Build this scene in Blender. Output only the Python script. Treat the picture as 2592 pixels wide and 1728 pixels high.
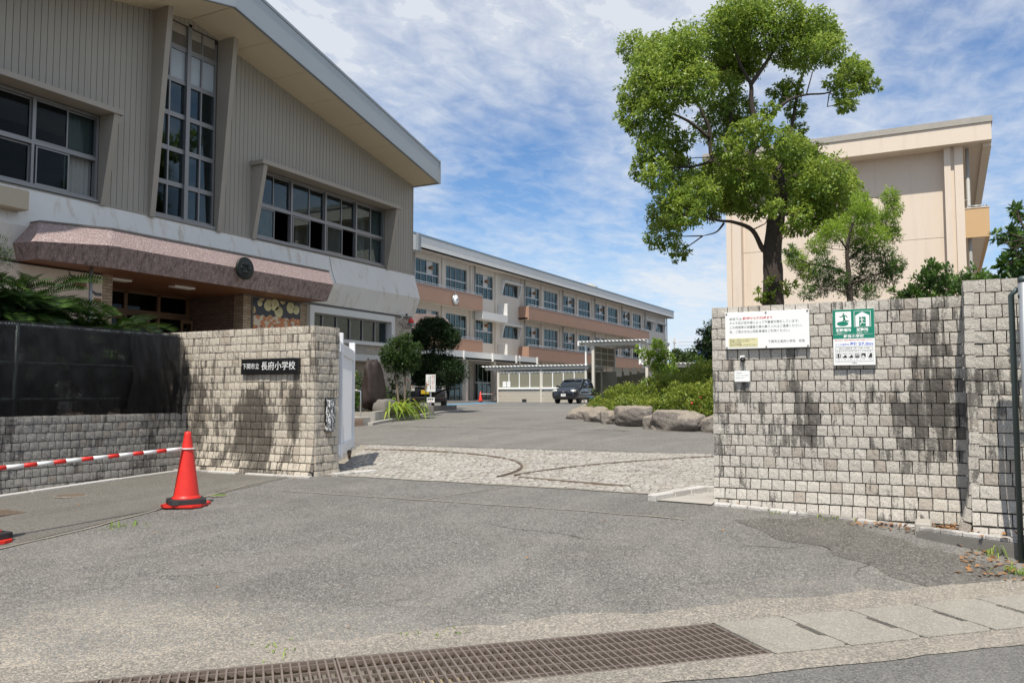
import bpy, math, random
import numpy as np
from mathutils import Vector, Matrix, noise as mnoise
R = math.radians
random.seed(7); rng = np.random.default_rng(7)
sc = bpy.context.scene
COL = sc.collection
for _o in list(bpy.data.objects):
    bpy.data.objects.remove(_o)

# ------------------------------------------------------------------ camera
cam = bpy.data.cameras.new('camera'); camo = bpy.data.objects.new('camera', cam); COL.objects.link(camo)
cam.sensor_width = 36; cam.lens = 36 * 2092 / 2592; cam.clip_start = .05; cam.clip_end = 3000
camo.location = (0, 0, 1.0)
camo.rotation_euler = (R(90 + 3.72), 0, R(27.8))
sc.camera = camo

# ------------------------------------------------------------------ sun and sky
SUN_TO = Vector((.18, -.984, 0)).normalized()
SUN_EL = R(61)
sun = bpy.data.lights.new('sun', 'SUN'); sun.energy = 5.0; sun.angle = R(.53); sun.color = (1, .94, .84)
suno = bpy.data.objects.new('sun', sun); COL.objects.link(suno)
sdir = Vector((SUN_TO.x * math.cos(SUN_EL), SUN_TO.y * math.cos(SUN_EL), math.sin(SUN_EL)))
suno.rotation_euler = sdir.to_track_quat('Z', 'Y').to_euler()
suno.location = (0, -20, 40)
world = bpy.data.worlds.new('World'); sc.world = world; world.use_nodes = True

sc.view_settings.view_transform = 'Standard'
try: sc.view_settings.look = 'None'
except Exception: pass
sc.view_settings.gamma = 1; sc.view_settings.use_curve_mapping = False
sc.view_settings.exposure = .13
sc.render.engine = 'CYCLES'
sc.cycles.max_bounces = 8; sc.cycles.transparent_max_bounces = 24
sc.cycles.caustics_reflective = False; sc.cycles.caustics_refractive = False
try:
    sc.cycles.use_denoising = True
except Exception: pass

# ------------------------------------------------------------------ node helpers
class NT:
    def __init__(s, tree):
        s.t = tree
        tree.nodes.clear()
    def n(s, typ, ins=None, **props):
        nd = s.t.nodes.new('ShaderNode' + typ)
        for k, v in props.items(): setattr(nd, k, v)
        for k, v in (ins or {}).items():
            sk = nd.inputs[k]
            if isinstance(v, bpy.types.NodeSocket): s.t.links.new(v, sk)
            else:
                if isinstance(v, (tuple, list)) and len(v) == 3 and sk.type == 'RGBA': v = (*v, 1)
                sk.default_value = v
        return nd
    def m(s, op, a, b=0., c=None, clamp=False):
        ins = {0: a, 1: b}
        if c is not None: ins[2] = c
        nd = s.n('Math', ins, operation=op); nd.use_clamp = clamp
        return nd.outputs[0]
    def mix(s, f, a, b, bt='MIX'):
        nd = s.n('Mix', data_type='RGBA', blend_type=bt)
        for k, v in ((0, f), (6, a), (7, b)):
            if isinstance(v, bpy.types.NodeSocket): s.t.links.new(v, nd.inputs[k])
            else: nd.inputs[k].default_value = (*v, 1) if isinstance(v, (tuple, list)) and len(v) == 3 else v
        return nd.outputs[2]
    def ramp(s, f, stops, interp='LINEAR'):
        nd = s.n('ValToRGB'); cr = nd.color_ramp; cr.interpolation = interp
        while len(cr.elements) < len(stops): cr.elements.new(.5)
        for e, (p, c) in zip(cr.elements, stops):
            e.position = p
            e.color = (c, c, c, 1) if isinstance(c, (int, float)) else (*c[:3], 1)
        s.t.links.new(f, nd.inputs[0]); return nd.outputs[0]
    def pos(s): return s.n('NewGeometry').outputs['Position']
    def vec(s, v, scale=(1, 1, 1), loc=(0, 0, 0), rot=(0, 0, 0)):
        return s.n('Mapping', {'Vector': v, 'Scale': scale, 'Location': loc, 'Rotation': rot}).outputs[0]
    def noise(s, v, scale, detail=3, rough=.55, dist=0.):
        return s.n('TexNoise', {'Vector': v, 'Scale': scale, 'Detail': detail, 'Roughness': rough, 'Distortion': dist}).outputs[0]
    def vor(s, v, scale, out='Color', rnd=1.):
        return s.n('TexVoronoi', {'Vector': v, 'Scale': scale, 'Randomness': rnd}).outputs[out]
    def bump(s, h, strength=.3, dist=.01):
        return s.n('Bump', {'Height': h, 'Strength': strength, 'Distance': dist}).outputs[0]
    def out(s, sh): s.n('OutputMaterial', {'Surface': sh})
    def pbr(s, col, rough=.7, metal=0., normal=None, spec=.5, **kw):
        ins = {'Base Color': col, 'Roughness': rough, 'Metallic': metal, 'Specular IOR Level': spec}
        if normal is not None: ins['Normal'] = normal
        ins.update(kw)
        return s.n('BsdfPrincipled', ins).outputs[0]

MATS = {}
def material(name):
    def deco(f):
        m = bpy.data.materials.new(name); m.use_nodes = True
        f(NT(m.node_tree)); MATS[name] = m; return m
    return deco
def simple(name, col, rough=.6, metal=0., var=.08, vs=3., bump=0., bs=60., spec=.5, **kw):
    m = bpy.data.materials.new(name); m.use_nodes = True; t = NT(m.node_tree)
    p = t.pos()
    f = t.noise(p, vs, 4, .6)
    c = t.mix(f, tuple(x * (1 - var) for x in col), tuple(min(1, x * (1 + var)) for x in col))
    nm = t.bump(t.noise(p, bs, 3), bump, .01) if bump else None
    t.out(t.pbr(c, rough, metal, nm, spec, **kw)); MATS[name] = m; return m

# ------------------------------------------------------------------ world: physical sky with thin broken cloud
wt = NT(world.node_tree)
sky = wt.n('TexSky'); sky.sky_type = 'NISHITA'; sky.sun_disc = False
sky.sun_elevation = SUN_EL; sky.sun_rotation = math.atan2(SUN_TO.x, SUN_TO.y)
sky.altitude = 20; sky.air_density = 1.0; sky.dust_density = .25; sky.ozone_density = 3.
d = wt.n('TexCoord').outputs['Generated']
sx = wt.n('SeparateXYZ', {0: d})
zz = wt.m('MAXIMUM', wt.m('ADD', sx.outputs[2], .10), .03)
cx = wt.m('DIVIDE', sx.outputs[0], zz); cy = wt.m('DIVIDE', sx.outputs[1], zz)
cv = wt.n('CombineXYZ', {0: cx, 1: cy}).outputs[0]
big = wt.noise(wt.vec(cv, (1.0, .55, 1), (5.3, 1.1, 0), (0, 0, R(-35))), .8, 4, .5, .5)
mid = wt.noise(wt.vec(cv, (1.0, .5, 1), (3.3, 4.1, 0), (0, 0, R(-50))), 2.6, 6, .58, .6)
fine = wt.noise(wt.vec(cv, (1, .7, 1), (2, 7, 0), (0, 0, R(-20))), 13., 5, .6, .4)
cl = wt.m('ADD', wt.m('MULTIPLY', big, .90), wt.m('ADD', wt.m('MULTIPLY', fine, .36), wt.m('MULTIPLY', mid, .46)))
low = wt.ramp(sx.outputs[2], [(0., -.10), (.12, -.03), (.2, .03), (.35, .06), (1, .03)])
clf = wt.ramp(wt.m('ADD', cl, low), [(.68, 0.), (.80, .24), (.93, .58), (1.07, .78), (1.22, .86)])
skycol = wt.n('HueSaturation', {'Saturation': wt.ramp(sx.outputs[2], [(.05, .0), (.11, .55), (.22, .88), (.4, 1.)]), 'Value': 1., 'Color': sky.outputs[0]}).outputs[0]
skycol = wt.mix(1., skycol, (.80, 1.06, 1.30), 'MULTIPLY')
wcol = wt.mix(clf, skycol, (7.6, 7.9, 8.3))
bg = wt.n('Background', {'Color': wcol, 'Strength': .10})
wt.n('OutputWorld', {'Surface': bg.outputs[0]})

# ------------------------------------------------------------------ mesh helpers
ORG = {}
def link(o, parent=None):
    COL.objects.link(o)
    if parent is not None: o.parent = parent
    return o
def tag(o, label=None, cat=None, group=None, kind=None):
    if label: o['label'] = label
    if cat: o['category'] = cat
    if group: o['group'] = group
    if kind or cat: o['kind'] = kind or 'thing'
    return o
def thing(name, label, cat, loc=(0, 0, 0), group=None):
    o = bpy.data.objects.new(name, None); COL.objects.link(o); o.location = loc
    o.empty_display_size = .2
    ORG[o] = Vector(loc); return tag(o, label, cat, group)
class MB:
    def __init__(s): s.v = []; s.f = []; s.sm = []
    def add(s, vs, fs, smooth=False):
        b = len(s.v); s.v += [tuple(p) for p in vs]; s.f += [tuple(i + b for i in f) for f in fs]; s.sm += [smooth] * len(fs)
        return s
    def box(s, a, b, M=None):
        x0, y0, z0 = a; x1, y1, z1 = b
        vs = [(x0, y0, z0), (x1, y0, z0), (x1, y1, z0), (x0, y1, z0), (x0, y0, z1), (x1, y0, z1), (x1, y1, z1), (x0, y1, z1)]
        if M is not None: vs = [tuple(M @ Vector(p)) for p in vs]
        return s.add(vs, [(0, 3, 2, 1), (4, 5, 6, 7), (0, 1, 5, 4), (1, 2, 6, 5), (2, 3, 7, 6), (3, 0, 4, 7)])
    def cbox(s, c, d, M=None): return s.box([c[i] - d[i] / 2 for i in range(3)], [c[i] + d[i] / 2 for i in range(3)], M)
    def bbox(s, a, b, r=.01, M=None):
        """box with chamfered edges"""
        c = [(a[i] + b[i]) / 2 for i in range(3)]; h = [abs(b[i] - a[i]) / 2 for i in range(3)]
        r = min([r] + [x * .45 for x in h])
        vs = []; idx = {}
        for sx_ in (-1, 1):
            for sy_ in (-1, 1):
                for sz_ in (-1, 1):
                    for ax in range(3):
                        p = [c[i] + (sx_, sy_, sz_)[i] * (h[i] - (0 if i == ax else r)) for i in range(3)]
                        idx[(sx_, sy_, sz_, ax)] = len(vs); vs.append(p)
        fs = []
        for ax in range(3):
            o1, o2 = [i for i in range(3) if i != ax]
            for sg in (-1, 1):
                q = []
                for (u, w) in ((-1, -1), (1, -1), (1, 1), (-1, 1)):
                    k = [0, 0, 0]; k[ax] = sg; k[o1] = u; k[o2] = w; q.append(idx[(*k, ax)])
                fs.append(q)
        for ax in range(3):
            o1, o2 = [i for i in range(3) if i != ax]
            for u in (-1, 1):
                for w in (-1, 1):
                    q = []
                    for (e, face) in ((-1, o1), (1, o1), (1, o2), (-1, o2)):
                        k = [0, 0, 0]; k[ax] = e; k[o1] = u; k[o2] = w; q.append(idx[(*k, face)])
                    fs.append(q)
        for sx_ in (-1, 1):
            for sy_ in (-1, 1):
                for sz_ in (-1, 1): fs.append([idx[(sx_, sy_, sz_, k)] for k in range(3)])
        if M is not None: vs = [tuple(M @ Vector(p)) for p in vs]
        cc = Vector(c) if M is None else M @ Vector(c)
        out = []
        for f in fs:
            P = [Vector(vs[i]) for i in f]; nrm = (P[1] - P[0]).cross(P[2] - P[0]); ctr = sum(P, Vector()) / len(P)
            out.append(tuple(f) if nrm.dot(ctr - cc) > 0 else tuple(reversed(f)))
        return s.add(vs, out)
    def prism(s, poly, vec):
        """poly: 3D loop, extruded by vec"""
        n = len(poly); P = [Vector(p) for p in poly]; V = Vector(vec)
        nrm = Vector((0, 0, 0))
        for i in range(n): nrm += P[i].cross(P[(i + 1) % n])
        if nrm.dot(V) > 0: P = P[::-1]
        vs = [tuple(p) for p in P] + [tuple(p + V) for p in P]
        fs = [tuple(range(n)), tuple(range(2 * n - 1, n - 1, -1))]
        fs += [((i + 1) % n, i, i + n, (i + 1) % n + n) for i in range(n)]
        return s.add(vs, fs)
    def tube(s, pts, rad, n=8, cap=True, smooth=True):
        pts = [Vector(p) for p in pts]
        if isinstance(rad, (int, float)): rad = [rad] * len(pts)
        vs = []; fs = []; prev = None
        for i, p in enumerate(pts):
            t = (pts[min(i + 1, len(pts) - 1)] - pts[max(i - 1, 0)]).normalized()
            if prev is None: a = t.orthogonal().normalized()
            else:
                a = prev - t * prev.dot(t)
                a = a.normalized() if a.length > 1e-6 else t.orthogonal().normalized()
            prev = a; b = t.cross(a)
            for k in range(n):
                an = 2 * math.pi * k / n
                vs.append(tuple(p + (a * math.cos(an) + b * math.sin(an)) * rad[i]))
        for i in range(len(pts) - 1):
            for k in range(n):
                fs.append((i * n + k, i * n + (k + 1) % n, (i + 1) * n + (k + 1) % n, (i + 1) * n + k))
        s.add(vs, fs, smooth)
        if cap:
            b = len(s.v) - len(vs)
            s.f += [tuple(b + k for k in range(n))[::-1], tuple(b + (len(pts) - 1) * n + k for k in range(n))]; s.sm += [False, False]
        return s
    def lathe(s, prof, c=(0, 0, 0), n=24, axis='z', smooth=True, M=None):
        """prof: [(r, h)]"""
        vs = []; fs = []
        for r, h in prof:
            for k in range(n):
                an = 2 * math.pi * k / n
                p = Vector((r * math.cos(an), r * math.sin(an), h))
                if axis == 'x': p = Vector((p.z, p.x, p.y))
                if axis == 'y': p = Vector((p.y, p.z, p.x))
                if M is not None: p = M @ p
                vs.append(tuple(p + Vector(c)))
        for i in range(len(prof) - 1):
            for k in range(n):
                fs.append((i * n + k, i * n + (k + 1) % n, (i + 1) * n + (k + 1) % n, (i + 1) * n + k))
        s.add(vs, fs, smooth)
        b = len(s.v) - len(vs)
        s.f += [tuple(b + k for k in range(n))[::-1], tuple(b + (len(prof) - 1) * n + k for k in range(n))]; s.sm += [False, False]
        return s
    def mesh(s, name, org=(0, 0, 0)):
        me = bpy.data.meshes.new(name); o = Vector(org)
        me.from_pydata([(p[0] - o.x, p[1] - o.y, p[2] - o.z) for p in s.v], [], s.f)
        me.polygons.foreach_set('use_smooth', s.sm); me.update(); return me
    def build(s, name, mat, parent=None, org=None):
        """parent: Empty or part; coordinates are given in world space"""
        if parent is not None: org = ORG[parent]
        elif org is None: org = Vector((0, 0, 0))
        me = s.mesh(name, org)
        for m in (mat if isinstance(mat, (list, tuple)) else [mat]): me.materials.append(MATS[m] if isinstance(m, str) else m)
        o = bpy.data.objects.new(name, me); link(o, parent)
        if parent is None: o.location = org
        ORG[o] = Vector(org); return o
def copy_tree(o, parent=None):
    c = o.copy(); COL.objects.link(c)
    if parent is not None: c.parent = parent
    for ch in o.children: copy_tree(ch, c)
    return c
def smooth(o, ang=None):
    for p in o.data.polygons: p.use_smooth = True
def text_mesh(body, size, align='CENTER', extr=0., spacing=1., bold=0.):
    cu = bpy.data.curves.new('lettering', 'FONT'); cu.body = body; cu.size = size; cu.align_x = align; cu.align_y = 'CENTER'
    cu.space_character = spacing; cu.offset = bold; cu.extrude = extr; cu.resolution_u = 3
    t = bpy.data.objects.new('lettering', cu); COL.objects.link(t)
    dg = bpy.context.evaluated_depsgraph_get(); dg.update()
    me = bpy.data.meshes.new_from_object(t.evaluated_get(dg)); bpy.data.objects.remove(t); bpy.data.curves.remove(cu)
    return me
def lettering(body, size, mat, parent, M, align='CENTER', spacing=1., bold=0., width=None, name='lettering', height=None):
    """M: world matrix of the text plane (x right, y up, z out of the surface)"""
    me = text_mesh(body, size, align, 0., spacing, bold)
    if width or height:
        xs = [v.co.x for v in me.vertices]; ys = [v.co.y for v in me.vertices]
        w = max(xs) - min(xs); fx = (width / w) if width else 1.
        fy = height / (max(ys) - min(ys)) if height else fx
        for v in me.vertices: v.co.x *= fx; v.co.y *= fy
    me.transform(Matrix.Translation(-ORG[parent]) @ M); me.materials.clear(); me.materials.append(MATS[mat])
    o = bpy.data.objects.new(name, me); link(o, parent); ORG[o] = ORG[parent]; return o

# ------------------------------------------------------------------ terrain: one height function for everything that stands on it
RD = np.array([.7068, .7074]); RN = np.array([-.7074, .7068]); RO = np.array([-1.894, 3.845])   # kerb line of the road: direction, inward normal, origin
def st(x, y):
    dx = x - RO[0]; dy = y - RO[1]
    return dx * RD[0] + dy * RD[1], dx * RN[0] + dy * RN[1]
def xy(s, t): return RO[0] + s * RD[0] + t * RN[0], RO[1] + s * RD[1] + t * RN[1]
_BX = [-4, 7.8, 12, 18, 24, 30, 50, 60]; _BZ = [-.44, .03, .06, .25, .38, .43, .49, .49]
def zg(x, y):
    x = np.asarray(x, float); y = np.asarray(y, float)
    _, t = st(x, y)
    h = sum(np.interp(y + k, _BX, _BZ) for k in (-1, -.5, 0, .5, 1)) / 5
    r = -.23 + .095 * t
    k = .05
    m = np.minimum(h, r) - k * np.log1p(np.exp(-np.abs(h - r) / k)) * .6
    m = np.where(t < 0, np.maximum(m, -.23 + .004 * np.maximum(t, -20)), m)
    return np.where(t < 0, -.23 + .004 * np.maximum(t, -20), np.maximum(m, -.23))
def gz(x, y): return float(zg(x, y))
# ------------------------------------------------------------------ materials
def asphalt(name, dark, light, grain=130, sand=0.0, pebble=0.35):
    @material(name)
    def _(t):
        p = t.pos()
        w = t.n('TexNoise', {'Vector': p, 'Scale': 40., 'Detail': 2.}).outputs['Color']
        pv = t.n('VectorMath', {0: p, 1: t.n('VectorMath', {0: w, 1: (.006, .006, .006)}, operation='MULTIPLY').outputs[0]}, operation='ADD').outputs[0]
        cell = t.n('SeparateColor', {0: t.vor(pv, grain)}).outputs[0]
        cell2 = t.n('SeparateColor', {0: t.vor(pv, grain * .75)}).outputs[1]
        edge = t.vor(pv, grain, 'Distance')
        g = t.ramp(cell, [(0, 0.), (.45, .35), (.8, .7), (1, 1.)])
        c = t.mix(g, dark, light)
        c = t.mix(t.ramp(cell2, [(.8, 0.), (.9, pebble)]), c, tuple(min(1, x * 1.9) for x in light))
        lf = t.noise(p, .55, 5, .6, .6)
        c = t.mix(t.ramp(lf, [(.3, .28), (.5, 0.), (.75, .0)]), c, tuple(x * .8 for x in dark))
        lf2 = t.noise(t.vec(p, (1, 1, 1), (9, 4, 0)), 1.9, 5, .65, .4)
        c = t.mix(t.ramp(lf2, [(.45, 0.), (.8, .22)]), c, tuple(min(1, x * 1.25) for x in light))
        # blown sand lying in the pores
        sx = t.n('SeparateXYZ', {0: p})
        tt = t.m('ADD', t.m('MULTIPLY', t.m('SUBTRACT', sx.outputs[0], RO[0]), RN[0]), t.m('MULTIPLY', t.m('SUBTRACT', sx.outputs[1], RO[1]), RN[1]))
        near = t.ramp(t.m('DIVIDE', tt, 4.), [(0., 1.), (.10, .58), (.28, .22), (.6, .08), (1., .03)])
        ss = t.m('ADD', t.m('MULTIPLY', t.m('SUBTRACT', sx.outputs[0], RO[0]), RD[0]), t.m('MULTIPLY', t.m('SUBTRACT', sx.outputs[1], RO[1]), RD[1]))
        left = t.ramp(t.m('DIVIDE', t.m('ADD', ss, 6.), 6.5), [(0., .8), (.5, .62), (.85, .3), (1., .14)])
        sn = t.noise(p, 1.1, 6, .68, .7)
        sf = t.m('ADD', t.m('MULTIPLY', t.m('MULTIPLY', near, left), 1.0 * sand), t.m('MULTIPLY', t.m('SUBTRACT', sn, .5), .75 * sand))
        pore = t.ramp(cell, [(0., .0), (1., .35)])
        sm = t.ramp(t.m('SUBTRACT', t.m('ADD', sf, .18 * (1 if sand else 0)), pore), [(.16, 0.), (.36, .75), (.75, .92)])
        if sand: c = t.mix(sm, c, t.mix(t.noise(p, 260., 2), (.42, .36, .28), (.62, .54, .43)))
        # wear with a shape of its own: faint wheel tracks, hairline cracks, a few oil drips
        trk = t.noise(t.vec(p, (1.5, .10, 1), (4, 0, 0), (0, 0, R(8))), 1.3, 4, .55, .3)
        c = t.mix(t.ramp(trk, [(.50, 0.), (.70, .22)]), c, tuple(min(1, x * 1.25) for x in light))
        wv = t.n('VectorMath', {0: p, 1: t.n('VectorMath', {0: t.n('TexNoise', {'Vector': p, 'Scale': 2.2, 'Detail': 5.}).outputs['Color'], 1: (.5, .5, 0)}, operation='MULTIPLY').outputs[0]}, operation='ADD').outputs[0]
        ve = t.n('TexVoronoi', {'Vector': wv, 'Scale': .42}, feature='DISTANCE_TO_EDGE').outputs['Distance']
        crk = t.m('MULTIPLY', t.m('LESS_THAN', ve, .0042), t.ramp(t.noise(p, .6, 3), [(.54, 0.), (.60, .5)]))
        c = t.mix(crk, c, tuple(x * .45 for x in dark))
        oil = t.m('MULTIPLY', t.ramp(t.n('TexVoronoi', {'Vector': wv, 'Scale': .75}).outputs['Distance'], [(.03, .5), (.085, 0.)]), t.ramp(t.noise(p, .45, 2), [(.52, 0.), (.58, 1.)]))
        c = t.mix(oil, c, tuple(x * .5 for x in dark))
        h = t.m('MULTIPLY', edge, -1.)
        t.out(t.pbr(c, .92, 0, t.bump(h, .55, .012), .25))
asphalt('driveway_asphalt', (.07, .068, .064), (.25, .24, .22), 125, .7)
asphalt('road_asphalt', (.08, .078, .074), (.225, .217, .203), 150, 0., .25)
asphalt('side_asphalt', (.09, .085, .074), (.195, .184, .162), 150, 0., .4)
asphalt('court_asphalt', (.105, .101, .093), (.245, .233, .21), 90, 0., .35)
asphalt('slab_concrete', (.23, .215, .185), (.36, .335, .29), 160, 0., .25)
asphalt('dark_asphalt', (.055, .052, .047), (.19, .178, .158), 120, 0., .45)
asphalt('cement_strip', (.14, .132, .118), (.37, .33, .275), 115, 0., .25)

def stone(name, a, b, stain, seed=(0, 0, 0), amount=.5, streak=9., rough=.9, runs=()):
    @material(name)
    def _(t):
        p = t.pos()
        rnd = t.m('FRACT', t.m('ADD', t.n('ObjectInfo').outputs['Random'], t.n('Attribute', attribute_name='tint').outputs['Fac']))
        g = t.noise(p, 210., 3, .7)
        sp = t.n('SeparateColor', {0: t.vor(p, 330.)}).outputs[0]
        c = t.mix(rnd, a, b)
        c = t.mix(t.ramp(g, [(.3, .55), (.58, 0.)]), c, tuple(x * .6 for x in a))
        c = t.mix(t.ramp(sp, [(.80, 0.), (.88, .6)]), c, (.10, .09, .08))
        c = t.mix(t.ramp(sp, [(.08, .6), (.16, 0.)]), c, (.80, .76, .70))
        odd = t.ramp(t.m('FRACT', t.m('MULTIPLY', rnd, 17.3)), [(.90, 0.), (.94, .35), (1, .45)])
        c = t.mix(odd, c, (.26, .20, .15))
        # rain-run algae: vertical runs gathered in patches, whole stones gone black here and there
        sv = t.vec(p, (streak, streak, 1.15), seed)
        run = t.noise(sv, 2.3, 5, .62, .25)
        patch = t.noise(t.vec(p, (1, 1, .55), tuple(x + 3.7 for x in seed)), 1.55, 3, .55, .3)
        own = t.m('MULTIPLY', t.m('SUBTRACT', t.m('FRACT', t.m('MULTIPLY', rnd, 31.7)), .5), .15)
        f = t.m('ADD', t.m('ADD', t.m('MULTIPLY', run, .62), t.m('MULTIPLY', patch, .95)), own)
        sp_ = t.n('SeparateXYZ', {0: p})
        for x0, wx, z0, wz, am in runs:      # where the coping lets the rain over
            dx = t.m('DIVIDE', t.m('SUBTRACT', sp_.outputs[0], x0), wx); dz = t.m('DIVIDE', t.m('SUBTRACT', sp_.outputs[2], z0), wz)
            q = t.m('EXPONENT', t.m('MULTIPLY', t.m('ADD', t.m('MULTIPLY', dx, dx), t.m('MULTIPLY', dz, dz)), -1.))
            f = t.m('ADD', f, t.m('MULTIPLY', q, am))
        fi = t.m('MULTIPLY', t.noise(p, 70., 4, .7), .26)
        f = t.m('ADD', f, fi)
        lo = 1.03 - .24 * amount
        m = t.ramp(t.m('SUBTRACT', f, lo - .5), [(.455, 0.), (.51, .68), (.62, .9)])
        stc = t.mix(t.noise(p, 14., 3), stain, tuple(x * 1.9 for x in stain))
        c = t.mix(m, c, stc)
        bn = t.bump(t.m('ADD', g, t.m('MULTIPLY', t.noise(p, 60., 4, .6), 1.4)), .65, .008)
        t.out(t.pbr(c, rough, 0, bn, .25))
stone('wall_granite', (.49, .455, .40), (.59, .55, .485), (.045, .041, .037), (1.3, 0, .4), .06, runs=((-.02, .16, 1.2, .9, .16), (-1.35, .35, .75, .3, .05), (-.5, .4, .6, .25, .06)))
stone('tan_granite', (.53, .465, .375), (.63, .56, .455), (.045, .039, .033), (6.1, 2.2, 1.7), .22, runs=((-8.0, .38, .75, .5, .15), (-8.9, .5, 1.15, .35, .14), (-7.15, .12, .8, .45, .16)))
stone('low_wall_granite', (.27, .255, .23), (.35, .33, .30), (.06, .055, .05), (2.1, 4.2, .7), .08)  # darker than the other walls: the shade on it is put into the colour
stone('sett_granite', (.34, .32, .285), (.45, .425, .385), (.16, .15, .135), (7.1, 1.2, 3.), -.35, 1.)
stone('kerb_granite', (.47, .45, .42), (.62, .6, .57), (.14, .13, .12), (3.1, 1.2, 3.), -.2, 1.)
simple('mortar', (.075, .067, .058), .95, var=.4, vs=20)
simple('joint_sand', (.27, .24, .195), .95, var=.25, vs=9, bump=.4, bs=120)
simple('concrete', (.36, .345, .315), .9, var=.18, vs=4, bump=.3, bs=90)
simple('pale_concrete', (.37, .345, .305), .88, var=.16, vs=5, bump=.25, bs=140)
simple('dark_concrete', (.17, .16, .145), .9, var=.3, vs=5, bump=.3, bs=90)
simple('grate_steel', (.235, .19, .16), .62, .4, var=.3, vs=14, bump=.25, bs=160)
simple('rail_steel', (.20, .15, .11), .6, .5, var=.3, vs=20)
simple('mud', (.34, .28, .17), .95, var=.35, vs=6, bump=.6, bs=30)
simple('soil', (.15, .105, .07), .97, var=.35, vs=7, bump=.8, bs=40)
simple('aluminium', (.27, .27, .275), .45, .5, var=.05, vs=2)
simple('galvanised', (.40, .42, .43), .45, .7, var=.12, vs=30)
simple('stainless', (.55, .56, .57), .25, .9, var=.05)
simple('red_plastic', (.66, .028, .018), .42, var=.2, vs=9, spec=.45, bump=.06, bs=40)
simple('white_plastic', (.80, .79, .77), .35, var=.03)
simple('black_rubber', (.022, .022, .023), .65, var=.25, vs=10, bump=.2, bs=50)
simple('black_paint', (.012, .012, .013), .35, var=.1)
simple('plate_black', (.012, .012, .012), .25, var=.1)
simple('ink_black', (.02, .02, .02), .7, var=.05)
simple('ink_grey', (.11, .11, .115), .7, var=.05)
simple('ink_red', (.62, .05, .05), .7, var=.05)
simple('ink_blue', (.06, .14, .62), .7, var=.05)
simple('sign_white', (.80, .81, .79), .42, var=.03, vs=1.5)
simple('sign_green', (.004, .20, .125), .42, var=.05)
simple('sign_yellow', (.66, .62, .36), .6, var=.05)
simple('letter_white', (.86, .86, .84), .5, var=.02)
simple('gate_white', (.74, .75, .77), .38, var=.04, vs=2)
simple('brick_joint', (.22, .19, .16), .9, var=.15)
simple('fascia_metal', (.37, .405, .42), .42, .25, var=.06, vs=.8)
simple('fascia_trim', (.30, .335, .36), .4, .3, var=.05)
simple('soffit_board', (.66, .57, .43), .8, var=.07, vs=.7)
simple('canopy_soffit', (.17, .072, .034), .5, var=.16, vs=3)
simple('door_frame', (.13, .072, .036), .5, var=.15, vs=4)
simple('interior_dark', (.035, .032, .03), .9, var=.2, vs=.8)
simple('interior_wall', (.16, .16, .15), .9, var=.1, vs=.8)
simple('curtain', (.30, .31, .30), .9, var=.08, vs=6)
simple('white_paint', (.66, .655, .63), .7, var=.06, vs=1.2, bump=.08, bs=120)
simple('salmon_paint', (.37, .225, .16), .8, var=.07, vs=.5, bump=.1, bs=80)
simple('ochre_paint', (.56, .37, .19), .8, var=.05, vs=.5)
simple('pipe_grey', (.34, .335, .315), .55, var=.08)
simple('roof_trim', (.20, .265, .32), .45, .3, var=.06)
simple('roof_deck', (.30, .30, .31), .8, var=.15)
simple('shelter_paint', (.62, .575, .50), .55, var=.07, vs=1.5)
simple('shelter_roof', (.68, .69, .68), .45, .1, var=.08, vs=2)
simple('block_wall', (.44, .40, .335), .85, var=.09, vs=1.5, bump=.15, bs=60)
simple('panel_olive', (.27, .255, .20), .5, var=.12, vs=2)
simple('duct_rust', (.22, .115, .055), .6, var=.25, vs=9)
simple('blue_paint', (.06, .36, .66), .6, var=.1, vs=4)
simple('orange_lamp', (.7, .02, .012), .2, var=.05, spec=.7)
simple('bark', (.055, .043, .034), .95, var=.45, vs=11, bump=.9, bs=26)
simple('bark_pale', (.19, .15, .11), .95, var=.4, vs=9, bump=.8, bs=30)
simple('twig', (.075, .055, .04), .9, var=.3, vs=20)
simple('dry_leaf', (.30, .15, .06), .9, var=.45, vs=50)
simple('monument_stone', (.032, .021, .018), .7, var=.45, vs=5, bump=.5, bs=14)
simple('car_black', (.006, .007, .012), .12, .0, var=.1, spec=.6, **{'Coat Weight': .8, 'Coat Roughness': .03})
simple('car_silver', (.45, .45, .45), .3, .6, var=.05)
simple('car_glass', (.012, .016, .018), .04, 0., var=.1, spec=.9)
simple('chrome', (.75, .75, .76), .12, 1., var=.03)
simple('headlamp', (.62, .62, .56), .12, .3, var=.15, vs=20)
simple('number_plate', (.82, .82, .80), .4, var=.02)
simple('yellow_plate', (.55, .37, .03), .4, var=.02)
simple('tile_brown', (.36, .24, .17), .55, var=.1, vs=5)
simple('roof_tile_blue', (.04, .07, .2), .4, var=.1)
simple('wire', (.05, .05, .055), .6, var=.1)
simple('pipe_green', (.075, .10, .10), .45, .35, var=.12, vs=8)
simple('moss', (.10, .15, .03), .95, var=.3, vs=25)
simple('cable_box', (.46, .40, .30), .6, var=.06)
simple('emblem_bronze', (.014, .018, .016), .45, .4, var=.2, vs=12)
simple('sash_grey', (.46, .47, .47), .45, .3, var=.05)
simple('rail_white', (.55, .57, .60), .45, .3, var=.05)
simple('petal_orange', (.75, .30, .17), .7, var=.2, vs=40)
simple('petal_red', (.65, .05, .06), .7, var=.2, vs=40)
simple('petal_yellow', (.75, .48, .04), .7, var=.15, vs=40)
simple('hill_green', (.05, .08, .03), .95, var=.4, vs=.4)

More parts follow.
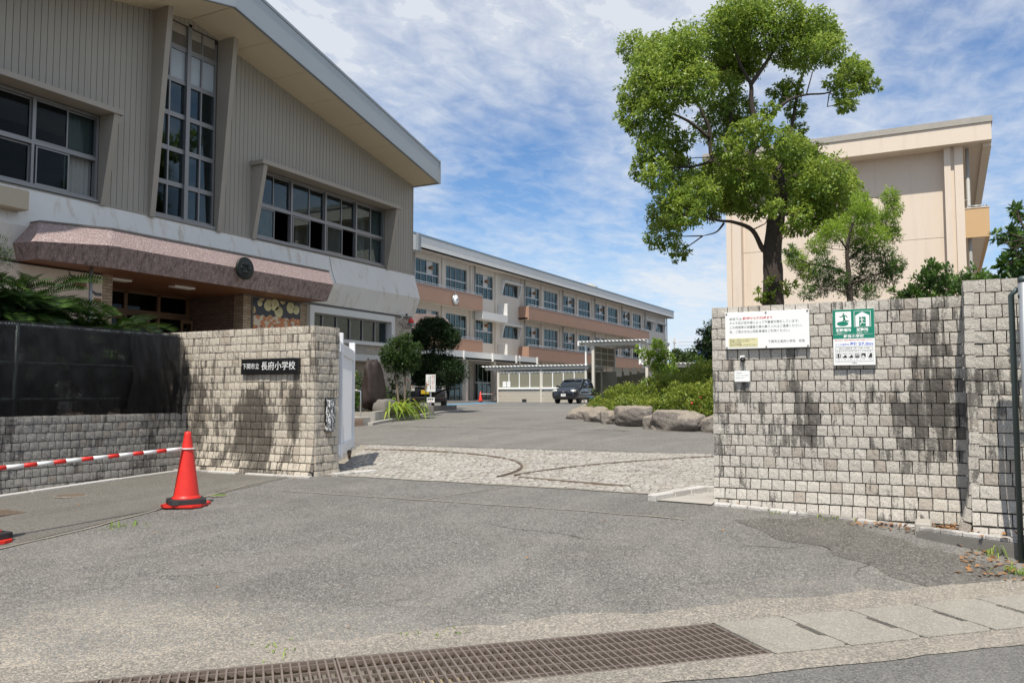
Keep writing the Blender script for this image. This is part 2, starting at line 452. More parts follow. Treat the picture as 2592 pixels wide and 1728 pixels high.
def brickwork(name, c1, c2, joint, w=.215, h=.07):
    @material(name)
    def _(t):
        p = t.pos(); s_ = t.n('SeparateXYZ', {0: p})
        v = t.n('CombineXYZ', {0: t.m('ADD', s_.outputs[0], s_.outputs[1]), 1: s_.outputs[2]}).outputs[0]
        b = t.n('TexBrick', {'Vector': v, 'Color1': (*c1, 1), 'Color2': (*c2, 1), 'Mortar': (*joint, 1), 'Scale': 1., 'Mortar Size': .007, 'Mortar Smooth': .2, 'Brick Width': w, 'Row Height': h, 'Bias': 0.})
        c = t.mix(t.ramp(t.noise(p, 2.5, 5), [(.4, 0.), (.8, .35)]), b.outputs['Color'], tuple(x * .6 for x in c1))
        t.out(t.pbr(c, .7, 0, t.bump(b.outputs['Fac'], -.5, .01), .35))
brickwork('brick_tile', (.34, .25, .165), (.46, .36, .25), (.13, .10, .08))
brickwork('brick_dark', (.16, .10, .075), (.24, .15, .11), (.06, .05, .045))
brickwork('pale_brick', (.42, .375, .315), (.53, .48, .41), (.23, .20, .17))
@material('plaster')
def _(t):
    p = t.pos()
    c = t.mix(t.noise(p, 1.2, 4), (.68, .67, .64), (.79, .78, .75))
    run = t.noise(t.vec(p, (3.2, 3.2, .35)), 1.6, 5, .65, .4)
    c = t.mix(t.ramp(run, [(.54, 0.), (.70, .55)]), c, (.42, .33, .21))
    blot = t.noise(p, .8, 4, .6, .5)
    c = t.mix(t.ramp(blot, [(.58, 0.), (.74, .35)]), c, (.50, .42, .30))
    t.out(t.pbr(c, .85, 0, t.bump(t.noise(p, 55., 4), .15, .01), .3))
def painted(name, col, dirt, amt=.3):
    @material(name)
    def _(t):
        p = t.pos()
        c = t.mix(t.noise(p, .45, 5, .6), tuple(x * .95 for x in col), tuple(x * 1.04 for x in col))
        run = t.noise(t.vec(p, (2.6, 2.6, .16)), 1.5, 6, .68, .3)
        c = t.mix(t.ramp(run, [(.52, 0.), (.74, amt)]), c, dirt)
        c = t.mix(t.ramp(t.noise(p, .9, 6, .7, .8), [(.60, 0.), (.72, amt * .5)]), c, dirt)
        t.out(t.pbr(c, .82, 0, t.bump(t.noise(p, 70., 4), .12, .01), .3))
painted('cream_paint', (.70, .60, .495), (.50, .41, .32), .35)
painted('wing_paint', (.65, .59, .515), (.44, .37, .29), .4)
@material('cladding')
def _(t):
    p = t.pos()
    c = t.mix(t.noise(t.vec(p, (1, 1, .2)), 2.2, 4), (.315, .295, .255), (.37, .347, .30))
    c = t.mix(t.ramp(t.n('ObjectInfo').outputs['Random'], [(0, 0.), (1, .18)]), c, (.30, .283, .25))
    run = t.noise(t.vec(p, (6, 6, .3)), 1.3, 5, .6)
    c = t.mix(t.ramp(run, [(.6, 0.), (.8, .35)]), c, (.22, .185, .135))
    t.out(t.pbr(c, .55, 0, None, .4))
@material('cladding_trim')
def _(t):
    p = t.pos()
    c = t.mix(t.noise(p, 1.5, 4), (.32, .288, .245), (.38, .343, .29))
    rust = t.noise(p, 5., 5, .7)
    c = t.mix(t.ramp(rust, [(.66, 0.), (.76, .6)]), c, (.24, .15, .07))
    t.out(t.pbr(c, .55, 0, None, .4))
def pink(name, algae):
    @material(name)
    def _(t):
        p = t.pos()
        k = t.n('SeparateColor', {0: t.vor(p, 55.)})
        c = t.mix(k.outputs[0], (.33, .24, .228), (.44, .33, .312))
        c = t.mix(t.ramp(k.outputs[1], [(.82, 0.), (.9, .6)]), c, (.66, .58, .57))
        run = t.noise(t.vec(p, (5, 5, .7)), 2.2, 6, .7, .3)
        c = t.mix(t.m('MULTIPLY', t.ramp(run, [(.44, .15), (.56, .55), (.66, .95)]), algae), c, (.045, .04, .04))
        t.out(t.pbr(c, .6, 0, t.bump(t.vor(p, 55., 'Distance'), .9, .02), .5))
pink('pink_aggregate', .04)
pink('pink_stained', .8)
@material('glass')
def _(t):
    fr = t.n('Fresnel', {'IOR': 1.5}).outputs[0]
    tr = t.n('BsdfTransparent', {'Color': (.62, .68, .68)}).outputs[0]
    gl = t.n('BsdfGlossy', {'Color': (.9, .95, 1.), 'Roughness': .012}).outputs[0]
    t.out(t.n('MixShader', {0: t.m('MULTIPLY', fr, .2), 1: tr, 2: gl}).outputs[0])
@material('wing_glass')
def _(t):
    fr = t.n('Fresnel', {'IOR': 1.5}).outputs[0]
    tr = t.n('BsdfTransparent', {'Color': (.40, .48, .48)}).outputs[0]
    gl = t.n('BsdfGlossy', {'Color': (.80, .84, .84), 'Roughness': .02}).outputs[0]
    t.out(t.n('MixShader', {0: t.m('ADD', t.m('MULTIPLY', fr, .6), .01), 1: tr, 2: gl}).outputs[0])
@material('frosted_panel')
def _(t):
    t.out(t.pbr(t.mix(t.noise(t.pos(), 1.3, 3), (.30, .35, .39), (.44, .49, .53)), .3, 0, None, .6))
@material('poly_panel')
def _(t):
    tr = t.n('BsdfTransparent', {'Color': (.75, .76, .68)}).outputs[0]
    df = t.n('BsdfDiffuse', {'Color': (.30, .285, .22)}).outputs[0]
    t.out(t.n('MixShader', {0: .72, 1: tr, 2: df}).outputs[0])
@material('netting')
def _(t):
    # knotted black mesh: crossing strands with open holes
    uv = t.n('UVMap').outputs[0]
    w = t.n('TexNoise', {'Vector': uv, 'Scale': 3., 'Detail': 3.}).outputs['Color']
    v = t.n('VectorMath', {0: uv, 1: t.n('VectorMath', {0: w, 1: (.10, .10, 0)}, operation='MULTIPLY').outputs[0]}, operation='ADD').outputs[0]
    s = t.n('SeparateXYZ', {0: v})
    def strand(a, b):
        k = t.m('FRACT', t.m('MULTIPLY', t.m('ADD', t.m('MULTIPLY', s.outputs[0], a), t.m('MULTIPLY', s.outputs[1], b)), 46.))
        return t.m('LESS_THAN', t.m('ABSOLUTE', t.m('SUBTRACT', k, .5)), .19)
    k = t.m('MAXIMUM', strand(1., .55), strand(1., -.55))
    dens = t.ramp(t.noise(t.vec(uv, (2.6, .5, 1)), 3.2, 6, .66, .8), [(.42, 0.), (.54, .6), (.68, 1.)])
    k = t.m('MAXIMUM', k, dens)
    df = t.pbr((.007, .007, .008), .6, 0, None, .25)
    t.out(t.n('MixShader', {0: k, 1: t.n('BsdfTransparent').outputs[0], 2: df}).outputs[0])
@material('chain_link')
def _(t):
    uv = t.n('UVMap').outputs[0]; s = t.n('SeparateXYZ', {0: uv})
    def strand(a, b):
        k = t.m('FRACT', t.m('MULTIPLY', t.m('ADD', t.m('MULTIPLY', s.outputs[0], a), t.m('MULTIPLY', s.outputs[1], b)), 20.))
        return t.m('LESS_THAN', t.m('ABSOLUTE', t.m('SUBTRACT', k, .5)), .06)
    k = t.m('MAXIMUM', strand(1., 1.), strand(1., -1.))
    t.out(t.n('MixShader', {0: k, 1: t.n('BsdfTransparent').outputs[0], 2: t.pbr((.08, .16, .13), .5, .1)}).outputs[0])
@material('foil')
def _(t):
    p = t.pos(); k = t.noise(t.vec(p, (1, 1, .45)), 38., 5, .7, 1.2)
    c = t.ramp(k, [(.40, .02), (.5, .10), (.56, .75), (.7, .85)])
    t.out(t.pbr(c, .25, 0, t.bump(k, .8, .01), .7))
@material('rock')
def _(t):
    p = t.pos()
    up = t.n('SeparateXYZ', {0: t.n('NewGeometry').outputs['Normal']}).outputs[2]
    c = t.mix(t.noise(p, 5., 7, .7, .4), (.14, .125, .112), (.35, .31, .275))
    lich = t.noise(p, 9.5, 7, .75, .3)
    c = t.mix(t.ramp(lich, [(.55, 0.), (.60, .7)]), c, (.42, .39, .35))
    c = t.mix(t.ramp(t.m('ADD', up, t.m('MULTIPLY', lich, .8)), [(.95, 0.), (1.35, .6)]), c, (.46, .39, .31))
    t.out(t.pbr(c, .9, 0, t.bump(t.noise(p, 13., 8, .72), 1., .09), .3))
@material('pond_mural')
def _(t):
    # hand-made ceramic relief: dark sky with pale rosettes above, town of orange and cream tesserae below
    p = t.pos(); s = t.n('SeparateXYZ', {0: p})
    y, z = s.outputs[1], s.outputs[2]
    tn = t.noise(p, 9., 3)
    sky_ = t.mix(t.ramp(t.vor(t.vec(p, (1, 1, 1), (0, .2, .1)), 2.6, 'Distance', .7), [(.26, 1.), (.34, 0.)]), (.02, .025, .04), (.55, .42, .2))
    k = t.n('SeparateColor', {0: t.vor(t.vec(p, (1, 1.6, 2.4)), 5.5)})
    town = t.ramp(k.outputs[0], [(0., (.55, .17, .04)), (.4, (.55, .17, .04)), (.42, (.62, .55, .42)), (.85, (.66, .60, .48)), (.87, (.33, .08, .03))], 'CONSTANT')
    town = t.mix(t.ramp(t.noise(p, 30., 3), [(.5, 0.), (.6, .5)]), town, (.62, .50, .34))
    hz = t.ramp(t.m('ADD', z, t.m('MULTIPLY', t.noise(p, 3.5, 3), .35)), [(0., 0.), (1., 1.)])
    f = t.m('GREATER_THAN', t.m('ADD', z, t.m('MULTIPLY', tn, .25)), 3.22)
    t.out(t.pbr(t.mix(f, town, sky_), .35, 0, t.bump(k.outputs[0], .4, .02), .5))
@material('sky_blue_car')
def _(t): t.out(t.pbr((.5, .5, .5), .3))

def leafmat(name, c1, c2, c3, trans=.35, rough=.5):
    """c1 old leaf, c2 common leaf, c3 young leaf: mixed per leaf"""
    @material(name)
    def _(t):
        r = t.n('Attribute', attribute_name='rnd').outputs['Fac']
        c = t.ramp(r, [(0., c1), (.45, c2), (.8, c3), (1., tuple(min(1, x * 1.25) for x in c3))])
        pb = t.pbr(c, rough, 0, None, .4)
        tl = t.n('BsdfTranslucent', {'Color': t.mix(.5, c, tuple(min(1, x * 1.6) for x in c3))}).outputs[0]
        t.out(t.n('MixShader', {0: trans, 1: pb, 2: tl}).outputs[0])
leafmat('camphor_leaf', (.055, .115, .016), (.145, .235, .032), (.33, .41, .07), .38, .38)
leafmat('bright_leaf', (.06, .125, .014), (.16, .27, .03), (.33, .45, .06), .40, .48)
leafmat('azalea_leaf', (.042, .08, .012), (.125, .20, .025), (.28, .32, .048), .30, .5)
leafmat('dark_leaf', (.008, .021, .006), (.016, .040, .010), (.035, .07, .016), .14, .5)
leafmat('podocarp_leaf', (.016, .035, .008), (.03, .065, .012), (.065, .12, .022), .2, .5)
leafmat('shrub_leaf', (.02, .055, .012), (.045, .105, .02), (.10, .18, .03), .28, .45)
leafmat('cycad_leaf', (.008, .022, .005), (.018, .046, .008), (.045, .09, .014), .14, .36)
leafmat('strap_leaf', (.10, .19, .02), (.24, .36, .04), (.45, .52, .09), .4, .4)
leafmat('far_leaf', (.02, .04, .012), (.045, .08, .02), (.09, .13, .035), .25, .7)
leafmat('weed_leaf', (.08, .16, .02), (.16, .27, .03), (.28, .38, .06), .35, .6)
# ------------------------------------------------------------------ ground sheets
def sheet(name, ss, ts, mat, off=0., skip=None, conv=xy, kind='structure', zf=zg):
    S, T = np.meshgrid(ss, ts); X, Y = conv(S, T); Z = zf(X, Y) + off
    n, m = S.shape
    V = np.stack([X, Y, Z], -1).reshape(-1, 3)
    F = []
    for i in range(n - 1):
        for j in range(m - 1):
            if skip and skip((ss[j] + ss[j + 1]) / 2, (ts[i] + ts[i + 1]) / 2): continue
            F.append((i * m + j, i * m + j + 1, (i + 1) * m + j + 1, (i + 1) * m + j))
    mb = MB(); mb.add(V.tolist(), F, True); o = mb.build(name, mat); tag(o, kind=kind); return o
def spaced(lo, hi, step, far):
    core = list(np.arange(lo, hi + 1e-6, step)); a = []; w = step
    x = lo
    while x > -far: w *= 1.5; x -= w; a.insert(0, x)
    b = []; w = step; x = core[-1]
    while x < far: w *= 1.5; x += w; b.append(x)
    return a + core + b
SS = spaced(-24, 14, .5, 900)
_core = [-.03, 0, .17] + list(np.arange(.5, 45.1, .5))
_x = 45.; _w = .5
while _x < 1200: _w *= 1.45; _x += _w; _core.append(_x)
DITCH_S0, DITCH_S1 = -6., 4.6
SSd = sorted(set([s for s in SS] + [DITCH_S0, 1.0, DITCH_S1]))
sheet('ground', SS, [t for t in _core if t >= .17], 'driveway_asphalt')
tr_ = [-.75]; _w = .25
while tr_[0] > -900: tr_.insert(0, tr_[0] - _w); _w *= 1.4
sheet('road', SS, tr_, 'road_asphalt')
# rough cement haunching on both sides of the drain
def ragged(base, amp, seed):
    return lambda s: base + amp * (mnoise.noise(Vector((s * 1.7, seed, 0))) + .5 * mnoise.noise(Vector((s * 5.1, seed, 3))))
def strip(name, f0, f1, mat, off, s0=-30, s1=25, step=.12):
    ss = np.arange(s0, s1, step); V = []; F = []
    for s_ in ss:
        for t_ in (f0(s_), (f0(s_) + f1(s_)) / 2, f1(s_)):
            x, y = xy(s_, t_); V.append((x, y, gz(x, y) + off))
    for i in range(len(ss) - 1):
        for k in range(2): F.append((3 * i + k, 3 * i + 3 + k, 3 * i + 4 + k, 3 * i + 1 + k))
    mb = MB(); mb.add(V, F); o = mb.build(name, mat); tag(o, kind='structure'); return o
strip('pavement_edging', lambda s: -.03, ragged(.24, .09, 1.), 'cement_strip', .004)
strip('pavement_edging', ragged(-.80, .06, 5.), lambda s: -.57, 'cement_strip', .004)
sheet('ground', SS, [-.03, .17], 'driveway_asphalt', -.002)
sheet('road', SS, [-.75, -.57], 'road_asphalt', -.002)
# left of and right of the open drain the strip is simply covered
def conv_st(s, t): return xy(s, t)
sheet('pavement', [s for s in SSd if s <= DITCH_S0], [-.57, -.03], 'cement_strip', .0)
sheet('pavement', [s for s in SSd if s >= DITCH_S1], [-.57, -.03], 'cement_strip', .0)

# ------------------------------------------------------------------ roadside drain: concrete channel, steel gratings, concrete lids
def P(s, t, z): x, y = xy(s, t); return (x, y, z)
def stbox(mb, s0, s1, t0, t1, z0, z1, r=0.):
    M = Matrix(((RD[0], RN[0], 0, RO[0]), (RD[1], RN[1], 0, RO[1]), (0, 0, 1, 0), (0, 0, 0, 1)))
    if r: mb.bbox((s0, t0, z0), (s1, t1, z1), r, M)
    else: mb.box((s0, t0, z0), (s1, t1, z1), M)
    return mb
ch = thing('drain_channel', 'concrete roadside drain channel under the steel gratings', 'drain', P(0, -.3, -.5))
for t0, t1 in ((-.62, -.57), (-.03, .02)):
    stbox(MB(), DITCH_S0, DITCH_S1, t0, t1, -.7, -.24).build('side_wall', 'concrete', ch)
stbox(MB(), DITCH_S0, DITCH_S1, -.57, -.03, -.75, -.60).build('bottom', 'concrete', ch)
_ss = np.arange(-3.6, 1.05, .07); V = []; F = []
for s_ in _ss:
    for q in range(9):
        t_ = -.57 + .54 * q / 8; x_, y_ = xy(s_, t_); V.append((x_, y_, -.36 - .10 * max(0, min(1, (-.7 - s_) / 1.2)) + .035 * mnoise.noise(Vector((s_ * 5, t_ * 6, 2.))) + .02 * mnoise.noise(Vector((s_ * 14, t_ * 16, 2.)))))
for i in range(len(_ss) - 1):
    for q in range(8): F.append((i * 9 + q, i * 9 + 9 + q, i * 9 + 10 + q, i * 9 + q + 1))
_m = MB(); _m.add(V, F, True); _m.build('silt', 'mud', ch)
for e in (DITCH_S0, DITCH_S1): stbox(MB(), e - .05, e + .05, -.57, -.03, -.7, -.24).build('end_wall', 'concrete', ch)
bar_me = None
GR = [('steel drain grating whose end butts against the concrete lids', 0.0), ('steel drain grating second from the concrete lids', -1.0),
      ('steel drain grating third from the concrete lids, near the bottom edge', -2.0), ('steel drain grating nearest the lower left corner of the view', -3.0)]
RM = Matrix(((RD[0], RN[0], 0), (RD[1], RN[1], 0), (0, 0, 1)))
_b = MB(); _b.box((-.0045, -.262, -.035), (.0045, .262, .0)); bar_me = _b.mesh('bar'); bar_me.materials.append(MATS['grate_steel'])
_b = MB(); _b.box((-.488, -.0035, -.016), (.488, .0035, -.001)); rod_me = _b.mesh('cross_rod'); rod_me.materials.append(MATS['grate_steel'])
ROT = math.atan2(RD[1], RD[0])
for lab, s0 in GR:
    g = thing('drain_grating', lab, 'grating', P(s0 + .5, -.3, -.228), 'gratings over the roadside drain')
    g.rotation_euler = (0, 0, ROT)
    def loc(mb, nm, mt='grate_steel'):
        me = mb.mesh(nm); me.materials.append(MATS[mt]); o = bpy.data.objects.new(nm, me); link(o, g); return o
    for sgn in (-1, 1):
        loc(MB().box((-.496, sgn * .265 - .005, -.038), (.496, sgn * .265 + .005, .001)), 'side_bar')
        loc(MB().box((sgn * .492 - .004, -.26, -.038), (sgn * .492 + .004, .26, .0005)), 'end_bar')
    for k in range(1, 25):
        o = bpy.data.objects.new('bar', bar_me); link(o, g); o.location = (-.492 + k * .984 / 25, 0, 0)
    for k in range(5):
        o = bpy.data.objects.new('cross_rod', rod_me); link(o, g); o.location = (0, -.21 + k * .105, .0)
LID = [('concrete drain lid butting against the steel grating', 1.006, 1.43), ('concrete drain lid second from the grating', 1.44, 1.885),
       ('concrete drain lid third from the grating', 1.895, 2.34), ('concrete drain lid fourth from the grating', 2.35, 2.80),
       ('concrete drain lid fifth from the grating, at the right edge', 2.81, 3.26), ('concrete drain lid beyond the fifth one, cut by the frame', 3.27, 3.72), ('concrete drain lid at the end of the row', 3.73, 4.55)]
for lab, a_, b_ in LID:
    c_ = P((a_ + b_) / 2, -.3, -.23)
    mb = MB(); poly = [(a_, -.59), (b_ - .03, -.59), (b_, -.55), (b_, -.42), (b_ - .035, -.405), (b_ - .035, -.2), (b_, -.185), (b_, -.07), (b_ - .02, -.04), (a_, -.04)]
    mb.prism([P(s, t, -.30) for s, t in poly], (0, 0, .078))
    o = mb.build('drain_slab', 'slab_concrete', None, c_); tag(o, lab, 'drain cover', 'concrete lids over the roadside drain')

# ------------------------------------------------------------------ smooth side asphalt left of the driveway, dark patch along the right wall, tar lines
def quad_sheet(name, c, nu, nv, mat, off, jitter=0.):
    """c: four corners (x, y) in order"""
    c = [np.array(p, float) for p in c]; V = []; F = []
    for j in range(nv + 1):
        for i in range(nu + 1):
            u, v = i / nu, j / nv
            p = (1 - v) * ((1 - u) * c[0] + u * c[1]) + v * ((1 - u) * c[3] + u * c[2])
            if jitter and (i in (0, nu) or j in (0, nv)):
                p = p + jitter * np.array([mnoise.noise(Vector((p[0] * 3, p[1] * 3, 1.))), mnoise.noise(Vector((p[0] * 3, p[1] * 3, 9.)))])
            V.append((p[0], p[1], gz(p[0], p[1]) + off))
    for j in range(nv):
        for i in range(nu): F.append((j * (nu + 1) + i, j * (nu + 1) + i + 1, (j + 1) * (nu + 1) + i + 1, (j + 1) * (nu + 1) + i))
    mb = MB(); mb.add(V, F, True); o = mb.build(name, mat); tag(o, kind='structure'); return o
quad_sheet('pavement', [(-5.95, 2.2), (-7.05, 7.62), (-9.05, 7.70), (-9.05, 2.2)], 24, 40, 'side_asphalt', .004, .05)
quad_sheet('pavement', [(-1.5, 7.0), (.30, 5.5), (.75, 6.3), (-1.0, 7.65)], 40, 10, 'dark_asphalt', .0025, .2)
quad_sheet('pavement', [(-14.2, 12.3), (-2.0, 12.9), (-3.5, 17.3), (-12.5, 17.)], 40, 20, 'court_asphalt', .004, .4)
quad_sheet('pavement', [(-12.5, 17.05), (-3.5, 17.35), (-10, 34.), (-24., 36.)], 30, 40, 'court_asphalt', .004, .3)
def seam(pts, w, mat, off=.008, name='asphalt_seam'):
    V = []; F = []; L = []
    for i in range(len(pts) - 1):
        n = max(2, int(math.dist(pts[i], pts[i + 1]) / .12))
        for k in range(n): L.append((pts[i][0] + (pts[i + 1][0] - pts[i][0]) * k / n, pts[i][1] + (pts[i + 1][1] - pts[i][1]) * k / n))
    L.append(pts[-1])
    for i, (x, y) in enumerate(L):
        a = L[max(0, i - 1)]; b = L[min(len(L) - 1, i + 1)]; dx, dy = b[0] - a[0], b[1] - a[1]; q = math.hypot(dx, dy) or 1
        x += .03 * mnoise.noise(Vector((x * 4, y * 4, 2))); y += .03 * mnoise.noise(Vector((x * 4, y * 4, 7)))
        ww = w * (.6 + .8 * abs(mnoise.noise(Vector((x * 6, y * 6, 5)))))
        for sg in (-1, 1):
            px, py = x - dy / q * ww * sg, y + dx / q * ww * sg; V.append((px, py, gz(px, py) + off))
    for i in range(len(L) - 1): F.append((2 * i, 2 * i + 1, 2 * i + 3, 2 * i + 2))
    mb = MB(); mb.add(V, F); o = mb.build(name, mat); tag(o, kind='structure'); return o
seam([(-6.05, 2.4), (-6.35, 4.6), (-7.05, 7.2)], .016, 'joint_sand', .009, 'ground')
seam([(-6.3, 6.7), (-4.2, 6.75), (-2.0, 6.85)], .014, 'joint_sand', .006, 'ground')
seam([(-4.55, 6.75), (-4.2, 7.9)], .012, 'joint_sand', .006, 'ground')
seam([(-12.5, 17.1), (-8, 17.25), (-3.6, 17.4)], .03, 'joint_sand', .01, 'ground')
seam([(-13.5, 21.), (-9.0, 21.6)], .03, 'joint_sand', .01, 'ground')
seam([(-17, 28.), (-12.2, 28.6)], .05, 'letter_white', .01, 'road_marking')
seam([(-19, 34.), (-14, 34.8)], .05, 'letter_white', .01, 'road_marking')

# ------------------------------------------------------------------ granite setts in front of the gate
apron = quad_sheet('pavement', [(-6.8, 7.95), (-1.95, 7.98), (-1.95, 12.85), (-9.7, 12.35)], 40, 30, 'joint_sand', .006, .05)
def rubble(seed, n=3, bul=.05, edge=.02):
    """unit stone: x width, z height, y outward (front face at y=0, back at -1), rough-hewn front"""
    r = random.Random(seed); mb = MB(); V = []; F = []
    for j in range(n + 1):
        for i in range(n + 1):
            x, z = i / n - .5, j / n - .5
            rim = i in (0, n) or j in (0, n)
            cor = i in (0, n) and j in (0, n)
            y = (-edge if rim else r.uniform(-.02, bul)) - (edge if cor else 0)
            if rim: x *= .985 + r.uniform(-.03, .01); z *= .985 + r.uniform(-.03, .01)
            else: x += r.uniform(-.05, .05); z += r.uniform(-.05, .05)
            V.append((x, y, z))
    for j in range(n):
        for i in range(n):
            q = (j * (n + 1) + i, j * (n + 1) + i + 1, (j + 1) * (n + 1) + i + 1, (j + 1) * (n + 1) + i)
            F += [q[::-1]]
    ring = [i for i in range(n + 1)] + [(j + 1) * (n + 1) - 1 for j in range(1, n + 1)] + [n * (n + 1) + i for i in range(n - 1, -1, -1)] + [j * (n + 1) for j in range(n - 1, 0, -1)]
    b = len(V)
    for k in ring: V.append((V[k][0], -1., V[k][2]))
    m = len(ring)
    for k in range(m): F.append((ring[k], ring[(k + 1) % m], b + (k + 1) % m, b + k))
    return V, F
STONES = [rubble(k, 3) for k in range(14)]
SETTS = [rubble(40 + k, 2, .04, .08) for k in range(8)]
def bank(lst, mat, nm):
    out = []
    for V, F in lst:
        mb = MB(); mb.add(V, F); me = mb.mesh(nm); me.materials.append(MATS[mat]); out.append(me)
    return out
def place_stones(parent, items, lib, mat, nm, limit=300, key=None):
    """items: (Matrix world, k) sorted so that the first `limit` become parts; the rest one joined part"""
    bk = bank(lib, mat, nm); inv = Matrix.Translation(-ORG[parent])
    items = sorted(items, key=key) if key else items
    for M, k in items[:limit]:
        o = bpy.data.objects.new(nm, bk[k % len(bk)]); link(o, parent); o.matrix_local = inv @ M
    rest = items[limit:]
    if rest:
        V = []; F = []; tint = []
        for M, k in rest:
            v, f = lib[k % len(lib)]; b = len(V); M2 = inv @ M; tv = random.random()
            V += [tuple(M2 @ Vector(p)) for p in v]; F += [tuple(i + b for i in q) for q in f]; tint += [tv] * len(v)
        me = bpy.data.meshes.new(nm + '_courses'); me.from_pydata(V, [], F); me.materials.append(MATS[mat])
        at = me.attributes.new('tint', 'FLOAT', 'POINT'); at.data.foreach_set('value', tint)
        o = bpy.data.objects.new('stone_courses', me); link(o, parent); tag(o, kind='stuff')
def inpoly(x, y, poly):
    c = False; j = len(poly) - 1
    for i in range(len(poly)):
        if (poly[i][1] > y) != (poly[j][1] > y) and x < (poly[j][0] - poly[i][0]) * (y - poly[i][1]) / (poly[j][1] - poly[i][1]) + poly[i][0]: c = not c
        j = i
    return c
AP = [(-6.75, 7.98), (-2.0, 8.0), (-1.98, 12.8), (-9.5, 12.3)]
items = []
y = 8.0; row = 0
while y < 12.8:
    h = random.uniform(.088, .112); x = -9.8 + random.uniform(0, .1)
    while x < -1.95:
        w = random.uniform(.085, .125)
        wy = y + h / 2 + .035 * mnoise.noise(Vector((x * .6, y * .6, 3.)))
        if inpoly(x + w / 2, wy, AP) and random.random() > .004 and not (abs(math.hypot(x + 7.9, wy - 8.4) - 3.2) < .05 and wy > 8.6 and x < -4.5):
            s_ = Matrix.Diagonal((w - .012, .055, h - .012, 1))
            rot = Matrix.Rotation(random.gauss(0, .03), 4, 'Z') @ Matrix.Rotation(random.gauss(0, .03), 4, 'Y') @ Matrix.Rotation(R(90) + random.gauss(0, .03), 4, 'X')
            items.append((Matrix.Translation((x + w / 2, wy, gz(x + w / 2, wy) + .016 + random.uniform(-.006, .005))) @ rot @ s_, random.randrange(8)))
        x += w
    y += h; row += 1
place_stones(apron, items, SETTS, 'sett_granite', 'sett', 300, key=lambda it: (it[0].translation.x + 4.2) ** 2 * .5 + (it[0].translation.y - 7.9) ** 2 * 3)
def arc_rail(pts, lab):
    mb = MB(); L = [(x, y, gz(x, y) + .028) for x, y in pts]
    V = []; F = []
    for i, p in enumerate(L):
        a = Vector(L[max(0, i - 1)]); b = Vector(L[min(len(L) - 1, i + 1)]); dd = (b - a); nn = Vector((-dd.y, dd.x, 0)).normalized()
        for off, dz in ((-.017, -.02), (-.015, -.004), (-.005, -.004), (-.005, -.010), (.005, -.010), (.005, -.004), (.015, -.004), (.017, -.02)):
            q = Vector(p) + nn * off; V.append((q.x, q.y, q.z + dz))
    for i in range(len(L) - 1):
        for k in range(7): F.append((i * 8 + k, i * 8 + k + 1, (i + 1) * 8 + k + 1, (i + 1) * 8 + k))
    mb.add(V, F, False); o = mb.build('gate_track', 'rail_steel', None, L[0]); tag(o, lab, 'gate track', 'gate tracks set in the setts')
arc_rail([(-7.9 + 3.2 * math.cos(R(q)), 8.4 + 3.2 * math.sin(R(q))) for q in np.linspace(3, 108, 40)], 'rusty curved gate track with the tight bend, on the left')
arc_rail([(1.0 - 5.6 * math.cos(R(q)), 8.6 + 5.6 * math.sin(R(q))) for q in np.linspace(2, 46, 30)], 'rusty curved gate track sweeping to the right wall')
arc_rail([(-4.45, 8.62), (-3.6, 8.45), (-3.0, 8.36)], 'short straight rusty rail below the two curved tracks')

# ------------------------------------------------------------------ granite block walls
def flare(z, z0, amt, hh=.55):
    q = max(0., 1 - (z - z0) / hh); return amt * q * q
def wall_face(o, u, n, L, z0, z1, amt, seed, course=.0985, w=(.084, .114), end=(0, 0), gap=.0052, first=.06, depth=.07, zbase=None, slope=0., capw=None):
    """o: corner point (x, y); u: unit direction; n: outward normal; returns stone matrices"""
    r = random.Random(seed); out = []; z = z1; k = 0
    u = Vector((u[0], u[1], 0)); n = Vector((n[0], n[1], 0))
    while z > z0 - .05:
        h = course * r.uniform(.96, 1.05)
        x = 0.; row_y = r.uniform(-.004, .006)
        while x < L - .01:
            ww = r.uniform(*w)
            if k == 0 and capw: ww = r.uniform(*capw)
            if x == 0.: ww = (.055 if k % 2 == 0 else .10) * r.uniform(.9, 1.15)
            if L - (x + ww) < .045: ww = L - x
            zc = z - h / 2; xc = x + ww / 2
            off = flare(zc, z0, amt); tilt = math.atan((flare(zc - .02, z0, amt) - flare(zc + .02, z0, amt)) / .04)
            pos = Vector((o[0], o[1], 0)) + u * xc + n * (off + row_y * .3 + r.uniform(-.003, .006)) + Vector((0, 0, zc + slope * (xc)))
            zdir = (Vector((0, 0, 1)) * math.cos(tilt) - n * math.sin(tilt)).normalized(); ndir = (n * math.cos(tilt) + Vector((0, 0, 1)) * math.sin(tilt)).normalized()
            q = r.gauss(0, .012)
            uu = (u + zdir * q).normalized(); zz_ = (zdir - u * q).normalized()
            M = Matrix(((uu.x, ndir.x, zz_.x, pos.x), (uu.y, ndir.y, zz_.y, pos.y), (uu.z, ndir.z, zz_.z, pos.z), (0, 0, 0, 1)))
            S = Matrix.Diagonal((ww - gap * r.uniform(.7, 1.3), depth, h - gap * r.uniform(.7, 1.4), 1))
            if pos.z > (zbase(pos.x, pos.y) - .07 if zbase else -9): out.append((M @ S, r.randrange(14)))
            x += ww
        z -= h; k += 1
    return out
def core(mb, o, u, n, L, z0, z1, amt, th, inset=.028):
    u = Vector((u[0], u[1], 0)); n = Vector((n[0], n[1], 0)); O = Vector((o[0], o[1], 0))
    zs = [z0 - .25] + [z0 + .55 * k / 6 for k in range(7)] + [z1 - .012]
    prof = [(flare(z, z0, amt) - inset, z) for z in zs]
    poly = [O + n * a + Vector((0, 0, z)) for a, z in prof] + [O - n * th + Vector((0, 0, z1 - .012)), O - n * th + Vector((0, 0, z0 - .25))]
    mb.prism([p + u * .02 for p in poly], u * (L - .04)); return mb

